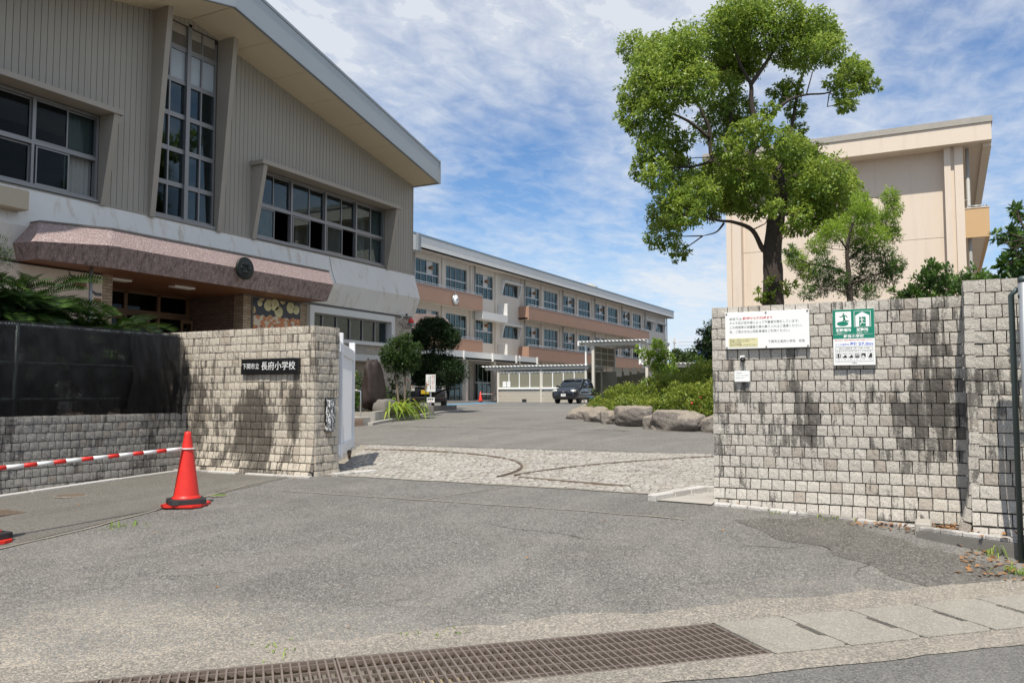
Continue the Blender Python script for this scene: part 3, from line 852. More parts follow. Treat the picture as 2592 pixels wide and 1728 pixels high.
# left gate wall
lw = thing('gate_wall', 'tan granite block gate wall with black name plate, left of the entrance', 'wall', (-8.2, 7.85, .03))
cb = MB(); core(cb, (-9.62, 7.80), (1, 0), (0, -1), 2.79, .03, 1.855, .10, .43); cb.build('core', 'mortar', lw)
it = wall_face((-9.62, 7.80), (1, 0), (0, -1), 2.79, .02, 1.855, .10, 3)
it += wall_face((-6.83, 7.815), (0, 1), (1, 0), .44, .02, 1.855, .03, 4, w=(.085, .115))
place_stones(lw, it, STONES, 'tan_granite', 'stone', 300, key=lambda q: -(q[0].translation.z > .0) * 10 + abs(q[0].translation.x + 7.6))
# low wall under the netted fence
lo = thing('garden_wall', 'low granite block wall below the black net, behind the striped bar', 'wall', (-9.1, 6., 0))
cb = MB(); core(cb, (-9.02, 1.5), (0, 1), (1, 0), 6.3, -.05, .77, .04, .35); cb.build('core', 'mortar', lo)
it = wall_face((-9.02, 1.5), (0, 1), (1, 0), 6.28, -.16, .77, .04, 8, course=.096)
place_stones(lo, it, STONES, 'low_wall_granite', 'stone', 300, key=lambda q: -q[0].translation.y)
# right wall and its stepped-out end
rw = thing('gate_wall', 'grey granite block wall carrying the notice boards, right of the entrance', 'wall', (-.9, 7.85, 0))
cb = MB(); core(cb, (-1.97, 7.80), (1, 0), (0, -1), 2.10, -.1, 1.83, .10, .40); cb.build('core', 'mortar', rw)
it = wall_face((-1.97, 7.80), (1, 0), (0, -1), 2.10, -.12, 1.83, .10, 11, w=(.090, .112), zbase=zg)
it += wall_face((-1.97, 8.2), (0, -1), (-1, 0), .39, 0., 1.83, .02, 12)
place_stones(rw, it, STONES, 'wall_granite', 'stone', 300, key=lambda q: abs(q[0].translation.z - 1.))
pw = thing('gate_wall', 'flared granite block pier stepping forward at the right end of the notice wall', 'wall', (.6, 7.4, 0))
cb = MB(); core(cb, (.13, 7.36), (1, 0), (0, -1), 1.6, -.12, 1.90, .16, .5); cb.build('core', 'mortar', pw)
it = wall_face((.13, 7.36), (1, 0), (0, -1), 1.6, -.14, 1.90, .16, 15, w=(.085, .14))
it += wall_face((.125, 7.80), (0, -1), (-1, 0), .45, -.14, 1.90, .12, 16)
place_stones(pw, it, STONES, 'wall_granite', 'stone', 300, key=lambda q: q[0].translation.x)

# kerbs at the foot of the walls
def kerb_row(name, lab, pts, w, h, seg, mat='kerb_granite', lift=.03, cat='kerb', off=0.):
    t_ = thing(name, lab, cat, (pts[0][0], pts[0][1], gz(*pts[0])))
    r = random.Random(len(lab))
    for i in range(len(pts) - 1):
        a = Vector((*pts[i], 0)); b = Vector((*pts[i + 1], 0)); L = (b - a).length; u = (b - a) / L; n = Vector((-u.y, u.x, 0)); x = 0
        while x < L - .02:
            s_ = min(seg * r.uniform(.85, 1.15), L - x); 
            if L - x - s_ < seg * .3: s_ = L - x
            c = a + u * (x + s_ / 2); z0 = gz(c.x, c.y) + off; z1 = gz(*(a + u * (x + s_)).xy) ; zs = gz(*(a + u * x).xy)
            sl = math.atan2(z1 - zs, s_)
            M = Matrix(((u.x, n.x, 0, c.x), (u.y, n.y, 0, c.y), (0, 0, 1, z0), (0, 0, 0, 1))) @ Matrix.Rotation(-sl, 4, 'Y') @ Matrix.Rotation(r.gauss(0, .01), 4, 'Z')
            MB().bbox((-s_ / 2 + .004, -w / 2, -h), (s_ / 2 - .004, w / 2, lift + r.uniform(-.006, .006)), .008, M).build('kerb_stone', mat, t_)
            x += s_
    return t_
kerb_row('kerb', 'thin granite kerb along the foot of the notice wall', [(-1.93, 7.64), (-1.2, 7.63), (-.25, 7.62)], .09, .1, .165, lift=.02)
kerb_row('kerb', 'thin granite kerb along the foot of the name-plate wall', [(-9.0, 7.60), (-7.9, 7.61)], .07, .1, .7, lift=.025)
kerb_row('kerb', 'short granite kerb piece at the right foot of the name-plate wall', [(-7.75, 7.62), (-6.72, 7.63)], .07, .1, .5, lift=.025)
kerb_row('kerb', 'granite kerb along the foot of the low netted wall', [(-8.86, 2.), (-8.86, 7.55)], .07, .1, .95, lift=.02)
kerb_row('kerb', 'three loose granite slabs beside the left gate post', [(-6.62, 7.92), (-6.45, 8.5)], .12, .06, .3, lift=.03)
kerb_row('kerb', 'raised granite kerb of the small gutter beside the notice wall', [(-2.52, 7.60), (-2.22, 8.35)], .10, .1, .26, lift=.06)
kerb_row('kerb', 'row of granite blocks closing the small gutter at the notice wall', [(-2.22, 8.42), (-1.95, 8.42)], .10, .1, .14, lift=.06)
for k, (x_, y_) in enumerate([(-2.36, 7.72), (-2.22, 7.72), (-2.08, 7.72), (-2.27, 7.9), (-2.12, 7.9), (-2.1, 8.1)]):
    pass
gut = quad_sheet('pavement', [(-2.5, 7.6), (-1.95, 7.6), (-1.95, 8.38), (-2.2, 8.38)], 4, 6, 'pale_concrete', .010)
ld = thing('planting_ledge', 'low concrete ledge with granite edging and dead leaves below the right pier', 'ledge', (.2, 7.1, -.1))
mb = MB(); mb.prism([(-.26, 7.30, -.3), (.95, 6.78, -.3), (1.3, 7.4, -.3), (-.2, 7.62, -.3)], (0, 0, .235)); mb.build('body', 'dark_concrete', ld)
r_ = random.Random(3)
for k in range(8):
    a = Vector((-.24, 7.31, 0)).lerp(Vector((.95, 6.80, 0)), k / 8); b = Vector((-.24, 7.31, 0)).lerp(Vector((.95, 6.80, 0)), (k + 1) / 8)
    u = (b - a).normalized(); n = Vector((-u.y, u.x, 0)); L = (b - a).length
    M = Matrix(((u.x, n.x, 0, a.x), (u.y, n.y, 0, a.y), (0, 0, 1, -.066), (0, 0, 0, 1)))
    MB().bbox((.003, .0, 0), (L - .003, .07, .035), .006, M).build('kerb_stone', 'kerb_granite', ld)
MB().bbox((-.27, 7.33, -.25), (-.15, 7.62, -.005), .01).build('end_block', 'pale_concrete', ld)
sl = MB(); sl.prism([(-.14, 7.36, -.07), (.95, 6.9, -.07), (1.2, 7.4, -.07), (-.14, 7.6, -.07)], (0, 0, .022)); sl.build('bed', 'soil', ld)
# ------------------------------------------------------------------ the gabled school hall on the left
HA = -16.; RB = 13.63; ZR = 10.12; SLP = .2076; B0, B1 = 4.2, 23.07
def zsof(b): return ZR - SLP * abs(b - RB)
hall = thing('school_hall', 'gabled school hall with beige board cladding, tall finned window and pink porch canopy', 'building', (-20, 13.6, .4))
def hbox(a, b, nm, mt, par=None, r=0.): 
    mb = MB(); (mb.bbox(a, b, r) if r else mb.box(a, b)); return mb.build(nm, mt, par or hall)
# body walls (rear and sides) and sheathing behind the boards
hbox((-30, B0, 0), (HA - .3, B0 + .2, 8.1), 'side_wall', 'plaster'); hbox((-30, B1 - .2, 0), (HA - .3, B1, 8.1), 'side_wall', 'plaster'); hbox((-30.2, B0, 0), (-30, B1, 8.1), 'rear_wall', 'plaster')
WIN = [(5.6, 11.32, 5.16, 7.0), (12.72, 14.50, 5.16, 9.9), (15.84, 21.54, 5.16, 7.0)]
mb = MB()   # sheathing with the three openings left out
cuts = sorted({B0, B1, RB} | {w[0] for w in WIN} | {w[1] for w in WIN})
for i in range(len(cuts) - 1):
    y0, y1 = cuts[i], cuts[i + 1]; ym = (y0 + y1) / 2; w = next((w for w in WIN if w[0] < ym < w[1]), None)
    zb = w[3] if w else 5.1
    mb.prism([(HA - .035, y0, zb), (HA - .035, y1, zb), (HA - .035, y1, zsof(y1)), (HA - .035, y0, zsof(y0))], (-.2, 0, 0))
mb.build('sheathing', 'mortar', hall)
clad = hall
y = B0
while y < B1 - .02:
    y0, y1 = y + .0035, min(y + .14, B1) - .0035; ym = (y0 + y1) / 2
    segs = [(5.115, None)]
    w = next((w for w in WIN if w[0] - .01 < ym < w[1] + .01), None)
    if w: segs = [(w[3], None)]
    for zb, _t in segs:
        t0, t1 = zsof(y0) + .02, zsof(y1) + .02
        mb = MB(); X = HA
        prof = [(y0, -.018), (y0 + .003, 0.), (y1 - .003, 0.), (y1, -.018)]
        V = [(X + d_, yy, zb) for yy, d_ in prof] + [(X + d_, yy, t0 + (t1 - t0) * (yy - y0) / (y1 - y0)) for yy, d_ in prof]
        V += [(X - .03, y0, zb), (X - .03, y1, zb), (X - .03, y0, t0), (X - .03, y1, t1)]
        F = [(0, 1, 5, 4), (1, 2, 6, 5), (2, 3, 7, 6), (8, 0, 4, 10), (3, 9, 11, 7), (0, 8, 9, 3, 2, 1)]
        mb.add(V, F); mb.build('cladding_board', 'cladding', hall)
    y += .14
hbox((HA - .03, B1, 5.1), (HA + .012, B1 + .03, zsof(B1)), 'corner_trim', 'cladding_trim'); hbox((HA - .03, B0 + 0., 5.07), (HA + .03, B1 + .02, 5.112), 'drip_trim', 'cladding_trim')
# white spandrel band, bellied out below the boards
mb = MB(); prof = [(-16.25, 5.09), (-15.985, 5.068), (-15.74, 4.27), (-15.97, 3.64), (-16.25, 3.62)]
mb.prism([(a, B0, z) for a, z in prof], (0, B1 + .1 - B0, 0)); band = mb.build('spandrel', 'plaster', hall)
MB().tube([(-15.93, 18.75, 5.06), (-15.84, 18.76, 4.6), (-15.73, 18.8, 4.27)], .006, 5).build('crack', 'mortar', hall)
hbox((-16.2, 15.5, 3.56), (-15.99, B1, 3.62), 'drip_moulding', 'dark_concrete')
# ---- windows
def sash(par, y0, y1, z0, z1, x, bar=.028, open_=False, mt='aluminium'):
    fr = MB(); d_ = .022
    fr.box((x - d_, y0, z0), (x + d_, y0 + bar, z1)).box((x - d_, y1 - bar, z0), (x + d_, y1, z1)).box((x - d_, y0 + bar, z0), (x + d_, y1 - bar, z0 + bar)).box((x - d_, y0 + bar, z1 - bar), (x + d_, y1 - bar, z1))
    s_ = fr.build('sash', mt, par)
    MB().box((x - .003, y0 + bar, z0 + bar), (x + .003, y1 - bar, z1 - bar)).build('pane', 'glass', s_)
    return s_
def outer(par, y0, y1, z0, z1, x, mull, rails, w=.05, d_=.06, mt='aluminium'):
    f = MB(); f.box((x - d_, y0, z0), (x + d_, y0 + w, z1)).box((x - d_, y1 - w, z0), (x + d_, y1, z1)).box((x - d_, y0 + w, z0), (x + d_, y1 - w, z0 + w)).box((x - d_, y0 + w, z1 - w), (x + d_, y1 - w, z1))
    for m_ in mull: f.box((x - d_ + .002, m_ - w / 2, z0 + w), (x + d_ - .002, m_ + w / 2, z1 - w))
    ys = [y0 + w] + [q for m_ in mull for q in (m_ - w / 2, m_ + w / 2)] + [y1 - w]
    for r_ in rails:
        for i in range(0, len(ys), 2): f.box((x - d_ + .004, ys[i], r_ - w * .7), (x + d_ - .004, ys[i + 1], r_ + w * .7))
    return f.build('window_frame', mt, par)
def curtain(par, x, y0, y1, z0, z1, n=7, amp=.03):
    V = []; F = []; m = n * 4
    for i in range(m + 1):
        yy = y0 + (y1 - y0) * i / m; a = amp * math.sin(2 * math.pi * n * i / m)
        V += [(x + a, yy, z0), (x + a, yy, z1)]
    for i in range(m): F.append((2 * i, 2 * i + 2, 2 * i + 3, 2 * i + 1))
    mb = MB(); mb.add(V, F, True); return mb.build('curtain', 'curtain', par)
WX = HA - .10
def ribbon(y0, n, open_set, lab):
    wn = hall; y1 = y0 + n * 1.425; fr = outer(hall, y0, y1, 5.16, 7.0, WX, [y0 + 1.425 * k for k in range(1, n)], [6.05], .055)
    for k in range(n):
        a = y0 + 1.425 * k + .03; m_ = a + .71; b = a + 1.37
        sash(hall, a, m_, 6.10, 6.94, WX + .015); sash(hall, m_, b, 6.10, 6.94, WX - .03)
        if k in open_set:   # right-hand sash slid behind the left one
            sash(hall, a + .05, m_ + .05, 5.22, 6.0, WX + .015); sash(hall, a + .0, m_ + .0, 5.22, 6.0, WX - .035)
        else: sash(hall, a, m_ + .02, 5.22, 6.0, WX + .015); sash(hall, m_, b, 5.22, 6.0, WX - .035)
    return fr
ribbon(15.84, 4, {0, 1, 2}, 'r')
ribbon(5.62, 4, {1, 3}, 'l')
def hood(y0, y1):
    """header slab with tapering cheeks"""
    hbox((HA + .002, y0 - .22, 7.0), (HA + .48, y1 + .22, 7.11), 'hood', 'cladding_trim')
    hbox((HA - .25, y0 - .1, 7.0), (HA, y1 + .1, 7.06), 'head_lining', 'cladding_trim')
    for ya in (y0 - .14, y1 + .01):
        mb = MB(); mb.prism([(HA - .2, ya, 5.06), (HA + .08, ya, 5.06), (HA + .44, ya, 6.995), (HA - .2, ya, 6.995)], (0, .13, 0)); mb.build('cheek', 'cladding_trim', hall)
    hbox((HA - .2, y0, 5.09), (HA + .03, y1, 5.158), 'sill', 'aluminium')
hood(15.84, 21.54); hood(5.62, 11.32)
# tall central window between two raking fins
cy0, cy1 = 12.74, 14.50
fr = MB(); 
for (a, b) in ((cy0, cy0 + .05), (13.10, 13.14), (13.57, 13.68), (14.03, 14.07), (cy1 - .05, cy1)): fr.box((WX - .05, a, 5.17), (WX + .05 + (.05 if a == 13.57 else 0), b, zsof((a + b) / 2) - .15))
fr.build('window_frame', 'aluminium', hall)
rows = [5.17, 5.98, 6.81, 7.65, 8.49, 9.30]
bays = [(cy0 + .05, 13.10), (13.14, 13.57), (13.68, 14.03), (14.07, cy1 - .05)]
for i, z in enumerate(rows):
    mb = MB()
    for a, b in bays: mb.box((WX - .046, a, z - .055), (WX + .046, b, z + .055))
    mb.build('transom', 'aluminium', hall)
for i in range(5):
    for a, b in bays:
        MB().box((WX - .003, a, rows[i] + .055), (WX + .003, b, rows[i + 1] - .055)).build('pane', 'frosted_panel' if i == 4 else 'glass', hall)
for a, b in ((cy0 + .05, 13.57), (13.68, cy1 - .05)):
    top = 9.62
    for k in range(8):
        z = 9.36 + k * .036
        mb = MB(); mb.prism([(WX - .04, a, z + .02), (WX + .04, a, z), (WX + .04, a, z + .012), (WX - .04, a, z + .032)], (0, b - a, 0)); mb.build('louvre_slat', 'cladding_trim', hall)
    mb = MB(); mb.box((WX - .06, a, 9.34), (WX - .05, b, 9.66)); mb.build('louvre_back', 'mortar', hall)
    mb = MB(); mb.prism([(WX + .02, a, 9.66), (WX + .02, b, 9.66), (WX + .02, b, zsof(b) + .02), (WX + .02, a, zsof(a) + .02)], (-.03, 0, 0)); mb.build('gable_panel', 'cladding_trim', hall)
for ya in (12.56, 14.52):
    mb = MB(); zt = zsof(ya + .07) - .01
    mb.prism([(HA - .2, ya, 5.05), (HA + .09, ya, 5.05), (HA + .52, ya, zt), (HA - .2, ya, zt)], (0, .14, 0)); mb.build('fin', 'cladding_trim', hall)
hbox((HA - .2, 12.7, 5.09), (HA + .05, 14.52, 5.158), 'sill', 'aluminium')
# interior of the upper hall
mb = MB(); x0, x1, z0, z1 = -24., HA - .24, 4.95, 8.0
mb.add([(x1, B0 + .25, z0), (x1, B1 - .25, z0), (x0, B1 - .25, z0), (x0, B0 + .25, z0), (x1, B0 + .25, z1 - .2), (x1, B1 - .25, z1 - .2), (x0, B1 - .25, z1 + 1), (x0, B0 + .25, z1 + 1)],
       [(0, 1, 2, 3), (2, 1, 5, 6), (0, 3, 7, 4), (3, 2, 6, 7)]); mb.build('interior', 'interior_dark', hall)
for (a, b) in ((10.75, 11.3), (20.35, 20.75), (21.0, 21.5)): curtain(hall, WX - .14, a, b, 5.2, 6.95, 5)
# ---- roof
def slab(y_eave, y_ridge, nm):
    af = lambda y: -14.6 + (-15.02 + 14.6) * abs(y - RB) / 9.44
    pts = []
    for yy in (y_ridge, y_eave):
        for xx in (af(yy), -30.4): pts.append((xx, yy, zsof(yy)))
    A, B_, C_, D_ = pts[0], pts[1], pts[3], pts[2]
    up = Vector((0, 0, .6))
    mb = MB(); mb.prism([A, B_, C_, D_], up); mb.build('roof', 'roof_deck', hall)
    # soffit boards with open joints
    n = 7
    for k in range(n):
        q0, q1 = k / n, (k + 1) / n; ya, yb = y_ridge + (y_eave - y_ridge) * q0, y_ridge + (y_eave - y_ridge) * q1
        e = .012 * (1 if y_eave > y_ridge else -1)
        mb = MB(); mb.prism([(af(ya + e) + .0, ya + e, zsof(ya + e) - .001), (-16.3, ya + e, zsof(ya + e) - .001), (-16.3, yb, zsof(yb) - .001), (af(yb), yb, zsof(yb) - .001)], (0, 0, -.02)); mb.build('soffit_panel', 'soffit_board', hall)
    mb = MB(); F0 = .07
    mb.prism([(af(y_ridge) + F0, y_ridge, zsof(y_ridge) - .03), (af(y_eave) + F0, y_eave, zsof(y_eave) - .03), (af(y_eave) + F0, y_eave, zsof(y_eave) + .66), (af(y_ridge) + F0, y_ridge, zsof(y_ridge) + .70)], (-F0 + .002, 0, 0)); f_ = mb.build('fascia', 'fascia_metal', hall)
    mb = MB(); mb.prism([(af(y_ridge) + .09, y_ridge, zsof(y_ridge) + .70), (af(y_eave) + .09, y_eave, zsof(y_eave) + .66), (af(y_eave) + .09, y_eave, zsof(y_eave) + .73), (af(y_ridge) + .09, y_ridge, zsof(y_ridge) + .77)], (-.35, 0, 0)); mb.build('verge_trim', 'fascia_trim', hall)
    mb = MB(); mb.prism([(af(y_ridge) + .085, y_ridge, zsof(y_ridge) - .05), (af(y_eave) + .085, y_eave, zsof(y_eave) - .05), (af(y_eave) + .085, y_eave, zsof(y_eave) - .02), (af(y_ridge) + .085, y_ridge, zsof(y_ridge) - .02)], (-.08, 0, 0)); mb.build('drip_edge', 'fascia_trim', hall)
slab(B1 + .04, RB, 'r'); slab(B0, RB, 'l')
hbox((-30.4, B1 + .045, 8.10), (-14.93, B1 + .10, 8.89), 'eave_fascia', 'fascia_trim')
# ---- ground storey
hbox((-16.35, 15.53, .3), (-16.02, 15.80, 3.6), 'porch_pier', 'brick_tile'); hbox((-18.2, 11.50, .3), (-16.02, 11.75, 3.6), 'porch_pier', 'brick_tile')
hbox((-18.2, 15.53, .3), (-16.35, 15.75, 3.6), 'porch_side_wall', 'brick_dark')
hbox((-16.35, 15.80, .3), (-16.03, 17.92, 3.58), 'wall', 'brick_tile'); hbox((-16.3, 17.92, .3), (-16.03, B1, 2.62), 'wall', 'pale_brick'); hbox((-16.3, 21.98, 2.62), (-16.03, B1, 3.58), 'wall', 'pale_brick'); hbox((-30, B1 - .02, .3), (-16.031, B1 + .02, 3.58), 'side_wall', 'pale_brick')
hbox((-16.35, B0, .3), (-16.03, 11.5, 3.58), 'wall', 'white_paint')
f = MB(); f.box((-16.28, 17.92, 3.36), (-15.9, 21.98, 3.555)).box((-16.28, 17.92, 2.66), (-15.9, 18.1, 3.36)).box((-16.28, 21.80, 2.66), (-15.9, 21.98, 3.36)).box((-16.28, 17.92, 2.56), (-15.93, 21.98, 2.66)); f.build('window_surround', 'white_paint', hall)
outer(hall, 18.1, 21.8, 2.66, 3.36, -16.15, [18.7, 19.33, 19.95, 20.57, 21.2], [], .04, .04)
for k, a in enumerate((18.14, 18.72, 19.35, 19.97, 20.59, 21.22)): MB().box((-16.153, a, 2.70), (-16.147, (18.68, 19.31, 19.93, 20.55, 21.18, 21.76)[k], 3.32)).build('pane', 'glass', hall)
mb = MB(); mb.box((-18.0, 18, .4), (-17.9, 22, 3.55)); mb.build('interior', 'interior_dark', hall)
hbox((-16.10, 19.5, 2.03), (-15.55, 20.75, 2.22), 'vent_hood', 'white_paint')
# relief panels beside the entrance
fr_ = hbox((-16.02, 15.80, 2.0), (-15.985, 17.62, 3.585), 'relief_frame', 'dark_concrete'); hbox((-15.985, 15.84, 2.05), (-15.965, 17.58, 3.545), 'relief_panel', 'pond_mural')
for yb, zb_, rr in ((16.05, 3.42, .09), (16.35, 3.38, .15), (16.6, 3.42, .17), (16.75, 3.25, .16), (17.2, 3.4, .16), (17.42, 3.36, .13)):
    MB().lathe([(rr, 0), (rr * .9, .008), (rr * .55, .008), (rr * .5, .014), (0, .014)], (-15.966, yb, zb_), 18, 'x').build('relief_rosette', 'sign_yellow', hall)
hbox((-16.02, 9.3, 2.0), (-15.985, 11.48, 3.56), 'relief_panel', 'cream_paint')
for (yc, zc, w_) in ((10.95, 3.40, .42), (11.42, 3.12, .34)):   # upswept tiled roofs drawn on the pale panel
    mb = MB(); X = -15.982
    top = [(-.5, .05), (-.3, .10), (0, .13), (.3, .10), (.5, .05)]
    V = [(X, min(11.47, yc + u * w_), zc + v + .06) for u, v in ((-.62, .12), (-.45, .03), (-.2, .0), (.2, .0), (.45, .03), (.5, .0), (.3, -.07), (-.3, -.07), (-.55, -.0))]
    mb.add(V, [tuple(range(len(V)))[::-1]]); mb.build('relief_roof', 'ink_grey', hall)
    hbox((-15.983, yc - w_ * .38, zc - .14), (-15.978, min(11.46, yc + w_ * .38), zc - .06), 'relief_wall', 'duct_rust')
MB().tube([(-15.4, 10.8, .3), (-15.4, 10.8, 3.6)], .035, 12).build('porch_post', 'galvanised', hall)
# canopy
T = [(-16.1, 9.72, 4.34), (-15.45, 9.72, 4.34), (-15.08, 11.0, 4.39), (-15.04, 17.68, 4.40)]
Cr = [(-16.1, 9.46, 3.93), (-15.17, 9.46, 3.90), (-14.90, 10.88, 4.02), (-14.87, 17.68, 4.03)]
Bt = [(-16.1, 9.62, 3.60), (-15.30, 9.62, 3.60), (-15.10, 11.0, 3.60), (-15.09, 17.68, 3.59)]
mb = MB()
for i in range(3):
    mb.add([T[i], T[i + 1], Cr[i + 1], Cr[i]], [(0, 3, 2, 1)])
mb.add([T[3], (-16.1, 17.68, 4.40), (-16.1, 17.68, 3.59), Bt[3], Cr[3]], [(0, 4, 3, 2, 1)])
mb.build('canopy', 'pink_aggregate', hall)
mb = MB()
for i in range(3): mb.add([Cr[i], Cr[i + 1], Bt[i + 1], Bt[i]], [(0, 3, 2, 1)])
mb.build('canopy_apron', 'pink_stained', hall)
mb = MB(); mb.prism([(p[0] + .02, p[1] + (.0 if i else -.0), p[2]) for i, p in enumerate(T)] + [(-16.1, 17.68, 4.40)], (0, 0, .035)); mb.build('canopy_coping', 'dark_concrete', hall)
mb = MB(); mb.add([(-16.1, 9.62, 3.605), (-15.30, 9.62, 3.605), (-15.10, 11., 3.605), (-15.09, 17.68, 3.598), (-16.0, 17.68, 3.598), (-16.0, 15.6, 3.6), (-18.2, 15.6, 3.6), (-18.2, 11.5, 3.6), (-16., 11.5, 3.6)], [tuple(range(9))[::-1]]); mb.build('canopy_soffit', 'canopy_soffit', hall)
mb = MB(); mb.lathe([(.0, 0), (.265, 0), (.27, .02), (.27, .05), (.25, .06), (.0, .06)], (-14.86, 14.40, 4.03), 40, 'x'); em = mb.build('emblem', 'emblem_bronze', hall)
for k in range(6):
    a = R(60 * k); mb = MB()
    c_ = Vector((-14.80, 14.40 + .11 * math.cos(a), 4.03 + .11 * math.sin(a)))
    mb.lathe([(.055, 0), (.05, .012), (.02, .016)], tuple(c_), 14, 'x'); mb.build('emblem_petal', 'emblem_bronze', em)
for (x_, y_) in ((-16.35, 12.35), (-16.15, 13.95)):
    MB().bbox((x_ - .12, y_ - .55, 3.55), (x_ + .12, y_ + .05, 3.597), .01).build('ceiling_light', 'white_plastic', hall)
# doors in the porch recess
DX = -18.; FLOOR = .72
hbox((-30, B0 + .3, .2), (-15.4, 17.6, FLOOR), 'porch_floor', 'tile_brown')
f = MB()
for yy in (11.78, 12.6, 13.55, 14.52, 15.44): f.box((DX - .05, yy - .045, FLOOR), (DX + .05, yy + .045, 3.58))
f.box((DX - .06, 11.75, 2.98), (DX + .06, 15.5, 3.14)); f.box((DX - .05, 11.75, 3.54), (DX + .05, 15.5, 3.6)); f.build('door_frame', 'door_frame', hall)
for a, b in ((11.83, 12.55), (12.65, 13.5), (13.6, 14.47), (14.57, 15.39)): MB().box((DX - .003, a, 3.14), (DX + .003, b, 3.54)).build('transom_pane', 'glass', hall)
for a, b, off, hy in ((11.83, 12.55, 0, 12.4), (12.65, 13.5, .0, 13.42), (13.62, 14.0, .35, 13.7), (15.0, 15.39, .3, 15.1)):
    d_ = MB(); X = DX + off; w_ = .07
    d_.box((X - .02, a, FLOOR + .02), (X + .02, a + w_, 2.96)).box((X - .02, b - w_, FLOOR + .02), (X + .02, b, 2.96)).box((X - .02, a + w_, FLOOR + .02), (X + .02, b - w_, FLOOR + .2)).box((X - .02, a + w_, 2.88), (X + .02, b - w_, 2.96))
    do = d_.build('door', 'door_frame', hall); MB().box((X - .003, a + w_, FLOOR + .2), (X + .003, b - w_, 2.88)).build('pane', 'glass', do)
    MB().tube([(X + .06, hy, 1.5), (X + .06, hy, 2.75)], .014, 8).build('handle', 'stainless', do)
mb = MB(); mb.add([(-18.06, 11.8, FLOOR), (-18.06, 15.5, FLOOR), (-23, 15.5, FLOOR), (-23, 11.8, FLOOR), (-18.06, 11.8, 3.6), (-18.06, 15.5, 3.6), (-23, 15.5, 3.6), (-23, 11.8, 3.6)], [(0, 1, 2, 3), (2, 1, 5, 6), (0, 3, 7, 4), (3, 2, 6, 7), (7, 6, 5, 4)]); mb.build('interior', 'interior_dark', hall)
MB().bbox((-15.95, 8.6, 4.53), (-15.5, 9.53, 4.91), .012).build('service_box', 'cable_box', hall)
# lamp and camera on the corner of the hall
t_ = thing('alarm_lamp', 'red dome alarm lamp on a grey bracket at the corner of the hall', 'lamp', (-15.8, 22.75, 3.4))
MB().bbox((-15.90, 22.64, 3.30), (-15.70, 22.86, 3.40), .015).build('base', 'aluminium', t_)
MB().lathe([(.09, 0), (.095, .04), (.085, .10), (.05, .15), (.0, .165)], (-15.8, 22.75, 3.40), 20).build('dome', 'orange_lamp', t_)
MB().tube([(-15.8, 22.75, 3.3), (-15.8, 22.75, 3.24), (-16.03, 22.75, 3.24)], .018, 8).build('bracket', 'aluminium', t_)
t_ = thing('security_camera', 'small white security camera on a wall bracket beside the red lamp', 'camera', (-15.85, 22.2, 3.6))
M_ = Matrix.Translation((-15.72, 22.22, 3.62)) @ Matrix.Rotation(R(-20), 4, 'Z')
MB().bbox((-.14, -.05, -.045), (.14, .05, .045), .02, M_).build('housing', 'white_plastic', t_)
MB().lathe([(.04, .14), (.042, .16), (.0, .16)], (0, 0, 0), 14, 'x', M=M_).build('lens', 'black_paint', t_)
MB().tube([(-15.76, 22.22, 3.57), (-15.8, 22.2, 3.50), (-16.03, 22.16, 3.48)], .017, 8).build('bracket', 'white_plastic', t_)
MB().tube([(-16.0, 22.35, 3.4), (-15.9, 22.4, 3.3), (-15.95, 22.5, 3.2)], .012, 6).build('cable', 'black_rubber', t_)
# covered link behind the hall
lk = thing('link_roof', 'grey metal fascia of a lower roof behind the corner of the hall', 'roof', (-20, 27, 7))
mb = MB(); mb.prism([(-24, 24.2, 7.4), (-18.55, 27.15, 7.4), (-18.55, 27.15, 6.8), (-24, 24.2, 6.8)], (-.3, .6, 0)); mb.build('fascia', 'fascia_metal', lk)
MB().box((-18.62, 27.1, 6.76), (-18.5, 27.3, 7.46)).build('end_cap', 'fascia_trim', lk)
MB().box((-26, 26.5, .4), (-19.6, 27.6, 6.9)).build('wall', 'wing_paint', lk)
aw = thing('porch_awning', 'small pink stone canopy between the hall corner and the round topiary tree', 'canopy', (-18.8, 28, 4))
mb = MB(); mb.prism([(-20., 27.35, 4.36), (-18.06, 27.6, 4.22), (-17.89, 27.74, 3.90), (-18.0, 27.70, 3.66), (-20., 27.4, 3.7)], (-.6, 1.9, 0)); mb.build('slab', 'pink_aggregate', aw)
